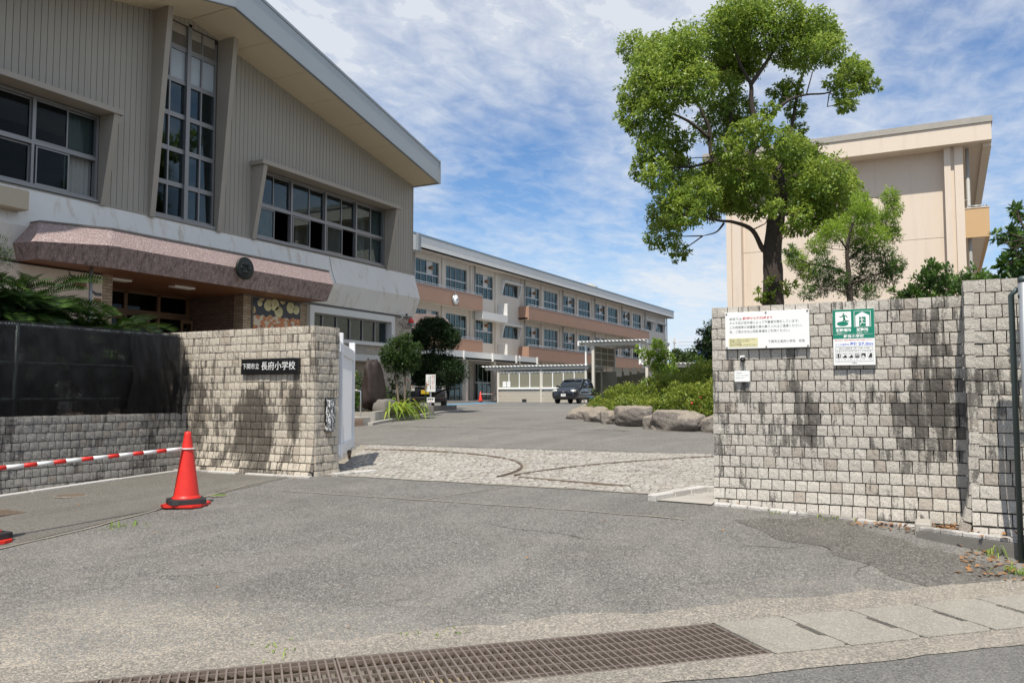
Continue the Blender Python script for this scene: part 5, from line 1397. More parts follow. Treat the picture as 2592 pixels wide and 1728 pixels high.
lettering('27.0m', .03, 'ink_blue', ev, face(sx(.605), ye, sz(.625)), 'LEFT', width=.118, height=.026, bold=.0008)
for v in (.67, .725, .93): rect(ev, sx(.05), sx(.95), sz(v + .002), sz(v), ye, 'ink_grey', 'table_line')
for u in (.05, .2, .35, .5, .65, .947): rect(ev, sx(u), sx(u + .004), sz(.93), sz(.672 if u in (.05, .947) else .727), ye - .0002, 'ink_grey', 'table_line')
lettering('災害ごとの避難の適・不適　○＝適・×＝不適', .01, 'ink_black', ev, face(sx(.5), ye, sz(.70)), width=.25, height=.009, bold=.0002)
for u, tx in ((.125, '地 震'), (.275, '津 波'), (.425, '高 潮'), (.575, '洪 水'), (.80, '土 砂 災 害')):
    lettering(tx, .01, 'ink_black', ev, face(sx(u), ye, sz(.755)), width=.035 if u < .7 else .075, height=.008, bold=.0002)
for u in (.125, .275, .425, .575, .725, .875):
    rect(ev, sx(u - .052), sx(u + .052), sz(.865), sz(.79), ye, 'ink_black', 'hazard_symbol')
    if u < .65: ring(ev, sx(u), sz(.898), .006, .0072, ye - .0002, 'ink_black', 'mark_circle')
ypi = ye - .0015
for u in (.275, .425): upoly(ev, [(u - .05, .80), (u + .05, .80), (u + .05, .84), (u + .02, .815), (u - .01, .82), (u - .02, .845), (u - .05, .845)], ypi, 'letter_white', 'hazard_detail')
for v in (.805, .828): upoly(ev, [(.53, v), (.55, v - .008), (.575, v), (.60, v - .008), (.62, v), (.62, v + .01), (.60, v + .002), (.575, v + .01), (.55, v + .002), (.53, v + .01)], ypi, 'letter_white', 'hazard_detail')
upoly(ev, [(.68, .86), (.715, .82), (.735, .84), (.77, .86)], ypi, 'letter_white', 'hazard_detail'); upoly(ev, [(.83, .795), (.88, .795), (.84, .86), (.83, .86)], ypi, 'letter_white', 'hazard_detail')
upoly(ev, [(.085, .795), (.10, .795), (.095, .83), (.11, .86), (.10, .865), (.08, .83)], ypi, 'letter_white', 'hazard_detail'); upoly(ev, [(.145, .80), (.165, .80), (.15, .84), (.165, .86), (.15, .86), (.14, .84)], ypi, 'letter_white', 'hazard_detail')
lettering('土石流　×　急傾斜', .01, 'ink_black', ev, face(sx(.80), ye, sz(.895)), width=.085, height=.007)
lettering('下関市', .012, 'ink_black', ev, face(sx(.5), ye, sz(.963)), width=.042, height=.010, bold=.0002)
# small intercom notice and camera
sn = thing('paper_notice', 'small white intercom notice below the little wall camera', 'sign', (-1.685, 7.77, 1.17))
MB().bbox((-1.755, Y0 + .01, 1.125), (-1.616, 7.795, 1.227), .001).build('card', 'sign_white', sn)
for k, (tx, w_) in enumerate((('ご用の方は', .055), ('インターホンにて用件を', .115), ('お知らせください', .08))):
    lettering(tx, .012, 'ink_grey', sn, face(-1.743, Y0 + .0092, 1.205 - .023 * k), 'LEFT', width=w_, height=.010)
dc = thing('wall_camera', 'tiny dome camera on the right wall under the notice board', 'camera', (-1.68, 7.77, 1.336))
MB().bbox((-1.705, 7.755, 1.335), (-1.66, 7.80, 1.365), .008).build('bracket', 'white_plastic', dc)
MB().lathe([(.024, 0), (.026, .008), (.018, .022), (0, .028)], (0, 0, 0), 16, M=face(-1.675, 7.758, 1.328)).build('dome', 'black_paint', dc)

# ------------------------------------------------------------------ cones and bar
def make_cone(lab, x, y, rz):
    z = gz(x, y); t_ = thing('traffic_cone', lab, 'traffic cone', (x, y, z + .009), 'cones holding the striped bar')
    def loc(mb, nm, mt):
        me = mb.mesh(nm); me.materials.append(MATS[mt]); o = bpy.data.objects.new(nm, me); link(o, t_); return o
    mb = MB(); M = Matrix.Rotation(R(8), 4, 'Z')
    pts = [(-.19, -.13), (-.13, -.19), (.13, -.19), (.19, -.13), (.19, .13), (.13, .19), (-.13, .19), (-.19, .13)]
    mb.prism([tuple(M @ Vector((a, b, 0))) for a, b in pts], (0, 0, .022)); loc(mb, 'base', 'red_plastic')
    mb = MB(); M = Matrix.Rotation(R(38), 4, 'Z')
    outer_ = [tuple(M @ Vector((a, b, 0))) for a, b in ((-.175, -.175), (.175, -.175), (.175, .175), (-.175, .175))]
    n = 24; V = []; F = []
    def sq(a):
        c, s_ = math.cos(a), math.sin(a); q = .17 / max(abs(c), abs(s_)); q = min(q, .215); return c * q, s_ * q
    for k in range(n):
        a = 2 * math.pi * k / n; qx, qy = sq(a)
        ci = Vector((.135 * math.cos(a), .135 * math.sin(a), 0)); co = Vector((qx, qy, 0))
        ci, co = M @ ci, M @ co
        V += [(ci.x, ci.y, .07), (co.x * .97, co.y * .97, .066), (co.x, co.y, .025), (ci.x, ci.y, .025)]
    for k in range(n):
        a, b = 4 * k, 4 * ((k + 1) % n)
        for q in range(4): F.append((a + q, a + (q + 1) % 4, b + (q + 1) % 4, b + q))
    mb.add(V, F); loc(mb, 'weight', 'black_rubber')
    mb = MB(); mb.lathe([(.132, .02), (.134, .075), (.128, .088), (.118, .092), (.116, .10), (.040, .62), (.034, .66), (.032, .685), (.024, .70), (.0, .703)], (0, 0, 0), 40); loc(mb, 'cone_body', 'red_plastic')
    t_.rotation_euler = (0, 0, rz); return t_
c1 = make_cone('red traffic cone standing in front of the name-plate wall', -6.48, 5.61, R(20))
c2 = make_cone('red traffic cone cut by the left edge of the view', -6.58, 3.77, R(60))
br = thing('cone_bar', 'red and white striped bar hung between the two cones', 'barrier bar', (-6.48, 5.61, .47))
A_ = Vector((-6.48, 5.57, .492)); B_ = Vector((-6.58, 3.81, .43)); D_ = (B_ - A_); L_ = D_.length; D_ /= L_
x_ = .03; k = 0
while x_ < L_ - .02:
    w_ = (.17 if k == 0 else .135) if k % 2 == 0 else .105
    w_ = min(w_, L_ - x_)
    MB().tube([A_ + D_ * x_, A_ + D_ * (x_ + w_)], .0175 if k % 2 else .017, 14).build('white_band' if k % 2 == 0 else 'red_band', 'white_plastic' if k % 2 == 0 else 'red_plastic', br); x_ += w_; k += 1
for c_, rr in ((Vector((-6.48, 5.61, .490)), .060), (Vector((-6.58, 3.77, .43)), .066)):
    mb = MB(); mb.tube([c_ + Vector((rr * math.cos(2 * math.pi * q / 24), rr * math.sin(2 * math.pi * q / 24), 0)) for q in range(25)], .006, 8); mb.build('loop', 'white_plastic', br)
# ------------------------------------------------------------------ covers set in the asphalt
def cover(lab, x, y, r, mt, nm='manhole_cover'):
    z = gz(x, y); t_ = thing(nm, lab, 'manhole cover', (x, y, z))
    MB().lathe([(r, .0), (r, .011), (r - .012, .012), (r - .016, .009), (0, .009)], (x, y, z), 32).build('plate', mt, t_)
    mb = MB(); mb.lathe([(r + .022, 0), (r + .022, .008), (r + .006, .010), (r + .006, 0)], (x, y, z), 32); mb.build('ring', 'cement_strip', t_)
cover('rusty round manhole cover behind the striped bar', -8.2, 5.60, .14, 'rail_steel')
cover('small green round valve cover beside the red cone', -6.68, 6.20, .075, 'moss', 'valve_cover')
t_ = thing('utility_cover', 'square rusty utility cover at the left edge of the side pavement', 'manhole cover', (-7.8, 4.62, gz(-7.8, 4.62)))
MB().bbox((-8.0, 4.4, gz(-7.8, 4.62) - .02), (-7.62, 4.78, gz(-7.8, 4.62) + .016), .004).build('plate', 'rail_steel', t_)
for k in range(5): MB().box((-7.96, 4.46 + .06 * k, gz(-7.8, 4.62) + .016), (-7.66, 4.475 + .06 * k, gz(-7.8, 4.62) + .02)).build('rib', 'rail_steel', t_)

# ------------------------------------------------------------------ netted fence on the low wall
fe = thing('pipe_fence', 'steel pipe fence standing on the low wall under the black net', 'fence', (-9.25, 6, .77))
for y_ in (1.8, 3.6, 5.6, 7.5): MB().tube([(-9.24, y_, .5), (-9.24, y_, 1.80)], .026, 10).build('post', 'pipe_green', fe)
for z_ in (.95, 1.36, 1.79): MB().tube([(-9.24, 1.6, z_), (-9.24, 7.76, z_)], .018, 8).build('rail', 'galvanised' if z_ > 1.7 else 'pipe_green', fe)
def net(lab, x0, y0, y1, zt, zb, seed, bulge, nu=90, nv=30):
    V = []; F = []; uv = []
    for j in range(nv + 1):
        for i in range(nu + 1):
            u, v = i / nu, j / nv; y = y0 + (y1 - y0) * u
            bot = zb + .10 * mnoise.noise(Vector((y * 1.3, seed, 0))) + .05 * mnoise.noise(Vector((y * 4, seed, 2)))
            top = zt + .02 * mnoise.noise(Vector((y * 5, seed, 5)))
            z = top + (bot - top) * v
            x = x0 + bulge * math.sin(math.pi * min(1, v * 1.1)) + (.05 + .07 * v) * mnoise.noise(Vector((y * 5.5 + z * 1.5, z * .8, seed))) + .03 * mnoise.noise(Vector((y * 15 + z * 5, z * 3, seed)))
            V.append((x, y, z)); uv.append((u * (y1 - y0), v * (zt - zb)))
    for j in range(nv):
        for i in range(nu): a = j * (nu + 1) + i; F.append((a, a + 1, a + nu + 2, a + nu + 1))
    mb = MB(); mb.add(V, F, True); o = mb.build('fence_net', 'netting', None, (x0, (y0 + y1) / 2, zb)); tag(o, lab, 'net', 'black nets over the fence')
    l = o.data.uv_layers.new(name='UVMap')
    for p in o.data.polygons:
        for li in p.loop_indices: l.data[li].uv = uv[o.data.loops[li].vertex_index]
net('loose black net draped over the street side of the pipe fence', -9.10, 1.6, 7.70, 1.82, .62, 3., .06)
net('second layer of black net hanging behind the pipe fence', -9.33, 1.6, 7.75, 1.80, .78, 9., -.02)
net('bunched end of the black net hanging over the left wall corner', -9.07, 6.9, 7.72, 1.78, .52, 14., .10, 40, 30)
# ------------------------------------------------------------------ chain-link fence at the right edge
cf = thing('chain_link_fence', 'green-grey pipe fence with chain-link mesh at the right edge', 'fence', (.45, 6.85, -.1))
MB().tube([(.495, 6.85, -.3), (.495, 6.85, 1.80)], .036, 16).build('post', 'galvanised', cf); MB().lathe([(.038, 0), (.038, .03), (.02, .045), (0, .047)], (.495, 6.85, 1.80), 16).build('post_cap', 'pipe_green', cf)
MB().tube([(.42, 6.93, -.3), (.42, 6.93, 1.72), (.46, 6.9, 1.76)], .020, 12).build('stay', 'pipe_green', cf)
for z_ in (1.70, .06): MB().tube([(.46, 6.85, z_), (2.6, 6.1, z_)], .018, 10).build('rail', 'pipe_green', cf)
mb = MB(); mb.add([(.47, 6.85, .06), (2.6, 6.1, .06), (2.6, 6.1, 1.7), (.47, 6.85, 1.7)], [(0, 1, 2, 3)]); o = mb.build('mesh_panel', 'chain_link', cf)
l = o.data.uv_layers.new(name='UVMap')
for li, c in enumerate(((0, 0), (2.25, 0), (2.25, 1.64), (0, 1.64))): l.data[li].uv = c

# ------------------------------------------------------------------ planter, step, handrail, monument, signs by the hall
pl = thing('concrete_planter', 'low concrete planter bed between the hall and the yard', 'planter', (-15, 22, .3))
pe = [(-13.64, 18.0), (-14.7, 21.2), (-15.6, 24.0), (-16.5, 26.8)]
def pz(i): return gz(*pe[i])
for i in range(3):
    a = Vector((*pe[i], 0)); b = Vector((*pe[i + 1], 0)); n_v = Vector((-(b - a).y, (b - a).x, 0)).normalized()
    mb = MB(); za, zb = gz(*pe[i]) + (.31, .30, .27, .22)[i], gz(*pe[i + 1]) + (.31, .30, .27, .22)[i + 1]
    V = [a + Vector((0, 0, -.1)), b + Vector((0, 0, -.1)), b + n_v * .16 + Vector((0, 0, -.1)), a + n_v * .16 + Vector((0, 0, -.1)), a + Vector((0, 0, za)), b + Vector((0, 0, zb)), b + n_v * .16 + Vector((0, 0, zb)), a + n_v * .16 + Vector((0, 0, za))]
    mb.add(V, [(0, 1, 5, 4), (1, 2, 6, 5), (2, 3, 7, 6), (3, 0, 4, 7), (4, 5, 6, 7)]); mb.build('edge_wall', 'concrete' if i == 0 else 'dark_concrete', pl)
mb = MB(); mb.box((-15.9, 17.98, 0), (-13.66, 18.14, .55)); mb.build('edge_wall', 'pale_concrete', pl)
mb = MB(); mb.add([(-13.75, 18.1, .50), (-14.85, 21.25, .52), (-15.8, 24.1, .56), (-16.7, 26.8, .57), (-18, 27.5, .57), (-18, 23.2, .57), (-16, 23.2, .55), (-16., 18.1, .52)], [tuple(range(8))]); mb.build('soil', 'soil', pl)
kerb_row('kerb', 'low rounded kerb along the foot of the concrete planter', [(-13.2, 17.2), (-13.5, 17.95), (-14.55, 21.2), (-15.45, 24.0), (-16.3, 26.8)], .14, .1, .9, 'concrete', .07)
sp = thing('entrance_step', 'brown tiled entrance step with pale stone nosing beside the gate', 'step', (-14, 16.8, .2))
MB().bbox((-16., 14.2, .0), (-13.30, 17.35, .44), .01).build('nosing', 'pale_concrete', sp)
for k in range(10):
    for j in range(2): MB().bbox((-13.302, 14.35 + .27 * k, .15 + .125 * j), (-13.285, 14.60 + .27 * k, .265 + .125 * j), .004).build('tile', 'tile_brown', sp)
for k in range(9):
    for j in range(2): MB().bbox((-15.9 + .26 * k, 14.182, .15 + .125 * j), (-15.65 + .26 * k, 14.20, .265 + .125 * j), .004).build('tile', 'tile_brown', sp)
MB().bbox((-16., 13.6, .42), (-14.2, 17.3, .60), .01).build('upper_step', 'pale_concrete', sp)
hr = thing('handrail', 'slim stainless handrail beside the entrance step', 'handrail', (-13.5, 17.2, .44))
MB().tube([(-13.55, 17.25, .42), (-13.55, 17.25, 1.10), (-14.6, 17.05, 1.32), (-15.2, 16.95, 1.34), (-15.2, 16.95, .55)], .02, 10).build('tube', 'stainless', hr)
mo = thing('stone_monument', 'tall dark brown natural stone monument in the planter', 'monument', (-14.6, 19.1, .6))
def lump(c, rad, seed, amp=.18, n=20, m=14, flat_top=None, power=1.):
    V = []; F = []
    for j in range(m + 1):
        th = math.pi * j / m
        for i in range(n):
            ph = 2 * math.pi * i / n
            d_ = Vector((math.sin(th) * math.cos(ph), math.sin(th) * math.sin(ph), math.cos(th)))
            d2 = Vector([math.copysign(abs(q) ** power, q) for q in d_])
            k = 1 + amp * mnoise.noise(d_ * 1.6 + Vector((seed, seed * 2, 0))) + amp * .5 * mnoise.noise(d_ * 4.1 + Vector((0, seed, seed)))
            V.append((c[0] + d2.x * rad[0] * k, c[1] + d2.y * rad[1] * k, c[2] + d2.z * rad[2] * k))
    for j in range(m):
        for i in range(n): F.append((j * n + i, (j + 1) * n + i, (j + 1) * n + (i + 1) % n, j * n + (i + 1) % n))
    return V, F
V, F = lump((-14.45, 18.98, 1.30), (.22, .40, .78), 9, .26, 30, 24, power=.85)
V = [(-14.45 + (x - -14.45) * (1 - .3 * (z - 1.3) / .78), 18.98 - .08 * (z - 1.3) / .78 + (y - 18.98) * (1 - .22 * (z - 1.3) / .78), z) for x, y, z in V]
mb = MB(); mb.add(V, F, True); mb.build('slab', 'monument_stone', mo)
mb = MB(); mb.add(*lump((-14.15, 19.1, .66), (.24, .34, .22), 7, .14, 24, 14, power=.5), True); mb.build('pedestal', 'dark_concrete', mo)
def board_M(c):  # faces the street
    n_v = Vector((.466, -.885, 0)); u = Vector((.885, .466, 0))
    return Matrix(((u.x, 0, n_v.x, c[0]), (u.y, 0, n_v.y, c[1]), (0, 1, 0, c[2]), (0, 0, 0, 1)))
sg = thing('notice_sign', 'white signboard with vertical text on a post in the planter', 'sign', (-14.75, 22.2, .6))
C_ = (-14.66, 22.22, 1.385); M_ = board_M(C_)
MB().bbox((-.155, -.275, -.012), (.155, .275, .0), .003, M_).build('board', 'sign_white', sg)
for k, tx in enumerate(('児童の安全確保のため', '無断立入を禁止します', 'ご用のある方は事務室', 'までお越し下さい')):
    lettering('\n'.join(tx), .05, 'ink_red' if k == 1 else 'ink_black', sg, M_ @ Matrix.Translation((.11 - .055 * k, .02, .0015)), width=.035, height=.46 * len(tx) / 10, bold=.001)
lettering('\n'.join('長府小学校'), .05, 'ink_black', sg, M_ @ Matrix.Translation((-.11, -.12, .0015)), width=.03, height=.19)
mb = MB(); mb.box((-.025, -.85, -.06), (.025, .2, -.013), M_); mb.build('post', 'galvanised', sg)
MB().bbox((-.13, -.62, -.012), (.13, -.455, .0), .003, M_).build('lower_board', 'sign_white', sg)
lettering('事務室', .08, 'ink_black', sg, M_ @ Matrix.Translation((0, -.515, .0015)), width=.19, height=.06, bold=.002)
mb = MB(); mb.prism([tuple(M_ @ Vector(p)) for p in ((-.06, -.585, .001), (.04, -.585, .001), (.04, -.575, .001), (.075, -.59, .001), (.04, -.605, .001), (.04, -.595, .001), (-.06, -.595, .001))], tuple(M_.to_3x3() @ Vector((0, 0, .001)))); mb.build('arrow', 'ink_red', sg)
MB().bbox((-.10, -.95, -.14), (.10, -.72, .03), .01, M_).build('footing', 'dark_concrete', sg)
# ------------------------------------------------------------------ vegetation
def unit(a): return a / np.maximum(np.linalg.norm(a, axis=-1, keepdims=True), 1e-9)
def leaf_obj(name, C, D, S, L, W, rnd, mat, parent, fold=.0):
    """one joined mesh of leaf-sized faces: C base, D direction, S side, L length, W width"""
    N = len(C); L = np.broadcast_to(L, N)[:, None]; W = np.broadcast_to(W, N)[:, None]
    Nn = np.cross(D, S)
    mid = C + D * L * .48 - Nn * L * fold
    V = np.stack([C, mid + S * W * .5, C + D * L, mid - S * W * .5], 1).reshape(-1, 3) - np.array(ORG[parent] if parent is not None else (0, 0, 0))
    me = bpy.data.meshes.new(name); me.vertices.add(4 * N); me.vertices.foreach_set('co', V.astype(np.float32).ravel())
    me.loops.add(4 * N); me.loops.foreach_set('vertex_index', np.arange(4 * N, dtype=np.int32))
    me.polygons.add(N); me.polygons.foreach_set('loop_start', np.arange(0, 4 * N, 4, dtype=np.int32)); me.polygons.foreach_set('loop_total', np.full(N, 4, np.int32))
    me.update(calc_edges=True)
    at = me.attributes.new('rnd', 'FLOAT', 'POINT'); at.data.foreach_set('value', np.repeat(np.clip(rnd, 0, 1), 4).astype(np.float32))
    me.materials.append(MATS[mat]); o = bpy.data.objects.new(name, me); link(o, parent); ORG[o] = ORG.get(parent, Vector()); return o
def blob_leaves(blobs, dens, size, aspect=.5, droop=.35, shell=.45, young=.25, seed=1, flat=1., outw=.6):
    """leaves spread through the outer shell of each clump. blobs: (x, y, z, r) or (x, y, z, rx, ry, rz)"""
    g = np.random.default_rng(seed); Cs, Ds, Ss, Rs, Ls = [], [], [], [], []
    for b in blobs:
        b = list(b); r3 = np.array(b[3:6]) if len(b) >= 6 else np.array([b[3], b[3], b[3] * flat])
        n = max(12, int(dens * (r3[0] * r3[1] + r3[1] * r3[2] + r3[0] * r3[2]) / 3 * 12))
        d = unit(g.normal(size=(n, 3))); q = (shell + (1 - shell) * g.random(n) ** .6)
        # lumpy outline: twig-end tufts
        tuft = unit(g.normal(size=(max(5, n // 22), 3))); k = np.argmax(d @ tuft.T, 1); d = unit(d * .45 + tuft[k] * .55 + g.normal(size=(n, 3)) * .10)
        q = q * (1 + .16 * g.normal(size=len(tuft))[k])
        C = np.array(b[:3]) + d * r3 * q[:, None]
        D = unit(d * outw + g.normal(size=(n, 3)) * .6 + np.array([0, 0, -droop]))
        S = unit(np.cross(D, unit(g.normal(size=(n, 3)) * .7 + np.array([0, 0, 1.]))))
        Cs.append(C); Ds.append(D); Ss.append(S); Ls.append(size * g.uniform(.65, 1.25, n))
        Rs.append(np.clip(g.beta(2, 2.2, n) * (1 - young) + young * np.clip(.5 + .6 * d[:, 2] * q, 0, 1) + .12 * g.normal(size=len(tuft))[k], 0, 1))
    C, D, S, Rr, L = (np.concatenate(x) for x in (Cs, Ds, Ss, Rs, Ls))
    return C, D, S, L, L * aspect, Rr
def crown(parent, blobs, dens, size, mat, name='crown', **kw):
    C, D, S, L, W, Rr = blob_leaves(blobs, dens, size, **kw)
    return leaf_obj(name, C, D, S, L, W, Rr, mat, parent, .06)
RT = Vector((.8846, .4664, 0)); FW = Vector((-.4664, .8846, 0))      # street-side frame for trees: right, away
def limbs(parent, lines, mat='bark', name='limb', n=9):
    for pts, r0, r1 in lines:
        P_ = [Vector(p) for p in pts]; Q = []
        for i in range(len(P_) - 1):       # Catmull-Rom
            a, b, c, e = P_[max(0, i - 1)], P_[i], P_[i + 1], P_[min(len(P_) - 1, i + 2)]
            for k in range(5):
                t = k / 5; Q.append(.5 * ((2 * b) + (c - a) * t + (2 * a - 5 * b + 4 * c - e) * t * t + (3 * b - a - 3 * c + e) * t ** 3))
        Q.append(P_[-1]); m = len(Q)
        MB().tube(Q, [(r0 + (r1 - r0) * i / (m - 1)) * (1 + .08 * mnoise.noise(Q[i] * 4)) for i in range(m)], n).build(name, mat, parent)
def twigs(parent, blobs, lines, r=.02, mat='twig', each=3, seed=0):
    """thin branches running from the nearest limb point into every clump, one joined mesh"""
    g = random.Random(seed); pts = [Vector(p) for l in lines for p in l[0]]; mb = MB()
    for b in blobs:
        c = Vector(b[:3]); rr = b[3]
        s = sorted(pts, key=lambda p: (p - c).length + .4 * max(0, p.z - c.z))[0]
        m_ = (s + c) / 2 + Vector((g.gauss(0, .1), g.gauss(0, .1), g.gauss(0, .08) - .05))
        mb.tube([s, m_, c], [r, r * .7, r * .4], 5, False)
        for k in range(each):
            e = c + Vector((g.gauss(0, 1), g.gauss(0, 1), g.gauss(.2, .8))).normalized() * rr * .9
            mb.tube([m_.lerp(c, g.uniform(.2, 1)), (c + e) / 2, e], [r * .45, r * .3, r * .15], 4, False)
    o = mb.build('twigs', mat, parent); tag(o, kind='stuff'); return o

# ---- the big camphor tree in the azalea bed
TB = Vector((-3.62, 20.59, .45)); TD = 20.
ct = thing('camphor_tree', 'tall camphor tree with broad clumped crown behind the right wall', 'tree', tuple(TB))
def tp(x, y, d=0.):
    """tree drawing coordinates (x right, y down on a 1447 px study) at d metres behind the trunk"""
    hz = math.tan(math.atan((864 - .4976 * y) / 2092) + R(3.72)); k = TD + d
    q = (1540 + .4976 * x - 1296) / 2092 * k
    return Vector((RT.x * q + FW.x * k, RT.y * q + FW.y * k, 1 + hz * k))
g_ = random.Random(11)
study = [(690, 70, 120), (920, 80, 125), (1090, 170, 110), (620, 150, 120), (800, 170, 130), (990, 240, 120), (1160, 255, 90), (1060, 110, 80), (780, 40, 80),
 (300, 255, 100), (410, 225, 105), (250, 340, 120), (390, 340, 120), (520, 290, 125), (590, 470, 105), (480, 420, 110), (640, 330, 110), (740, 300, 90),
 (150, 480, 90), (140, 580, 75), (220, 420, 105), (330, 470, 110), (120, 640, 40), (250, 560, 90),
 (230, 750, 85), (195, 850, 72), (250, 890, 78), (300, 690, 85), (210, 680, 55), (330, 820, 60), (390, 720, 60),
 (1280, 365, 78), (1240, 470, 60), (1320, 430, 52), (1190, 420, 45), (1230, 530, 35),
 (560, 630, 100), (680, 560, 95), (985, 560, 55), (900, 470, 55), (850, 560, 45), (620, 760, 70), (720, 690, 80), (800, 640, 60), (960, 450, 60),
 (410, 960, 105), (550, 920, 125), (700, 900, 130), (850, 880, 130), (980, 830, 130), (1120, 900, 120), (1180, 990, 105), (950, 980, 125), (760, 1010, 115),
 (300, 1090, 85), (285, 1190, 85), (400, 1080, 95), (370, 1280, 50), (520, 1040, 85), (1090, 1070, 85), (890, 720, 80), (955, 760, 85), (640, 1000, 90), (1210, 920, 80), (330, 1010, 80),
 (950, 1150, 55), (860, 1060, 50), (1000, 1100, 60), (1200, 1060, 80), (1130, 1130, 70), (1240, 970, 70), (1040, 960, 110), (1050, 1010, 90), (600, 850, 90), (480, 980, 90)]
blobs = []
for x, y, r in study:
    w = math.sqrt(max(.05, 1 - ((x - 720) / 700) ** 2)) * 1.6
    d = g_.uniform(-w, w) * .95 - .1; p = tp(x, y, d); blobs.append((p.x, p.y, p.z, r * .00476 * (1 + d / TD) * 1.06))
for k in range(34):      # far side and inside of the crown
    x, y, r = g_.choice(study); p = tp(x + g_.gauss(0, 50), y + g_.gauss(0, 40), g_.uniform(.6, 2.4)); blobs.append((p.x, p.y, p.z, r * .0040))
base = [(p, .06) for p in ()]
trunk = [tp(845, 1740, 0), tp(845, 1540, 0), tp(848, 1400, .0), tp(846, 1280, 0), tp(868, 1120, 0), tp(888, 980, .1), tp(870, 880, .1)]
trunk[0].z = .2
LIM = [(trunk[3:4] + [tp(800, 1270, -0.03), tp(745, 1170, -0.10), tp(650, 1130, -0.15), tp(560, 1120, -0.15), tp(420, 1080, -0.15)], .08, .015),
       ([tp(600, 1135, -0.15), tp(560, 1180, -0.15), tp(490, 1200, -0.15)], .03, .008),
       ([tp(880, 950, 0.05), tp(800, 880, 0.00), tp(720, 845, 0.20), tp(765, 740, 0.15), tp(772, 640, 0.10), tp(752, 520, 0.05), tp(752, 430, 0.00), tp(700, 330, -0.05), tp(650, 200, -0.05)], .13, .02),
       ([tp(775, 640, 0.10), tp(830, 600, 0.05), tp(900, 545, 0.00), tp(960, 505, 0.00), tp(1040, 482, 0.05), tp(1160, 470, 0.10), tp(1260, 400, 0.15)], .06, .010),
       ([tp(752, 430, 0.00), tp(820, 340, 0.10), tp(900, 220, 0.30), tp(960, 130, 0.35)], .06, .015),
       ([tp(870, 900, 0.05), tp(760, 870, 0.15), tp(640, 860, 0.20), tp(545, 800, 0.40), tp(533, 660, 0.35), tp(500, 580, 0.30), tp(455, 480, 0.25), tp(400, 380, 0.15)], .08, .015),
       ([tp(530, 700, 0.35), tp(430, 620, 0.25), tp(300, 560, 0.10), tp(190, 500, 0.00)], .05, .012),
       ([tp(545, 820, 0.40), tp(430, 850, 0.05), tp(310, 850, -0.10)], .04, .01),
       ([tp(640, 860, 0.20), tp(635, 700, 0.60), tp(650, 520, 0.70), tp(620, 350, 0.75)], .07, .015),
       ([tp(888, 980, 0.05), tp(960, 900, 0.15), tp(1060, 900, 0.25), tp(1150, 960, 0.25)], .09, .02),
       ([tp(870, 890, 0.05), tp(930, 780, 0.50), tp(960, 640, 0.65), tp(1010, 420, 0.70), tp(1080, 230, 0.65)], .08, .015),
       ([tp(868, 1100, 0.00), tp(930, 1090, -0.10), tp(1010, 1060, -0.15)], .05, .012)]
limbs(ct, [(trunk, .27, .17)], 'bark', 'trunk', 16); limbs(ct, LIM, 'bark', 'limb', 9)
twigs(ct, blobs, LIM, .018, 'twig', 4, 3)
spr = [tp(850, 1440, -.25), tp(900, 1470, -.1), tp(780, 1500, -.2), tp(830, 1520, -.3), tp(930, 1460, .1)]
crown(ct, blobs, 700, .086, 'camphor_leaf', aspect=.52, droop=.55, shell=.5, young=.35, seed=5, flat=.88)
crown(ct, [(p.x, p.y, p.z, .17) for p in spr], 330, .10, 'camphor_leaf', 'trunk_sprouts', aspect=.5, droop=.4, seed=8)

# ---- feathery light green tree
lt = thing('young_tree', 'feathery light green young tree between the camphor and the right pier', 'tree', (-1.73, 18.2, .45))
def lp(x, y, d=0.):
    v = 260 + .3452 * y; u = 1780 + .3452 * x; k = 17. + d
    hz = math.tan(math.atan((864 - v) / 2092) + R(3.72)); q = (u - 1296) / 2092 * k
    return Vector((RT.x * q + FW.x * k, RT.y * q + FW.y * k, 1 + hz * k))
st_ = [(1190, 730, 70), (1210, 800, 85), (1410, 690, 62), (1430, 780, 66), (1250, 860, 95), (1370, 880, 85), (1060, 900, 80), (960, 950, 85), (1150, 990, 95), (1300, 990, 90), (1430, 960, 52), (860, 1050, 75), (700, 1150, 78), (780, 1240, 78), (900, 1190, 85), (1190, 1120, 100), (1350, 1140, 85), (1450, 1190, 62), (1000, 1290, 90), (880, 1340, 78), (1200, 1290, 85), (1350, 1270, 76), (1100, 1370, 76), (780, 1390, 55), (660, 1100, 50), (1420, 1240, 60), (1240, 1390, 60)]
bl = []
for x, y, r in st_:
    d = g_.uniform(-.7, .7); p = lp(x, y, d); bl.append((p.x, p.y, p.z, r * .0031))
tr_l = [lp(1090, 1700), lp(1090, 1450), lp(1085, 1250), lp(1078, 1080), lp(1120, 900), lp(1180, 740)]
LL = [(tr_l, .075, .012)] + [([lp(1085, 1260), lp(960, 1210), lp(800, 1180), lp(690, 1130)], .03, .006), ([lp(1082, 1150), lp(1200, 1060, .2), lp(1330, 960, .3), lp(1420, 760, .3)], .035, .006), ([lp(1085, 1330), lp(1200, 1290, -.2), lp(1340, 1240, -.3), lp(1440, 1190, -.3)], .03, .006), ([lp(1085, 1400), lp(980, 1370, -.3), lp(830, 1370, -.4)], .025, .006), ([lp(1080, 1080), lp(1000, 980, -.2), lp(900, 980, -.3)], .025, .005)]
limbs(lt, LL[:1], 'bark', 'trunk', 10); limbs(lt, LL[1:], 'bark', 'limb', 6); twigs(lt, bl, LL, .010, 'twig', 4, 5)
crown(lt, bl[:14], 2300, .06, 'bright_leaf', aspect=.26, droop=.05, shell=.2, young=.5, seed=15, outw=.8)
crown(lt, bl[14:], 1700, .06, 'shrub_leaf', 'lower_crown', aspect=.28, droop=.1, shell=.2, young=.5, seed=16, outw=.8)

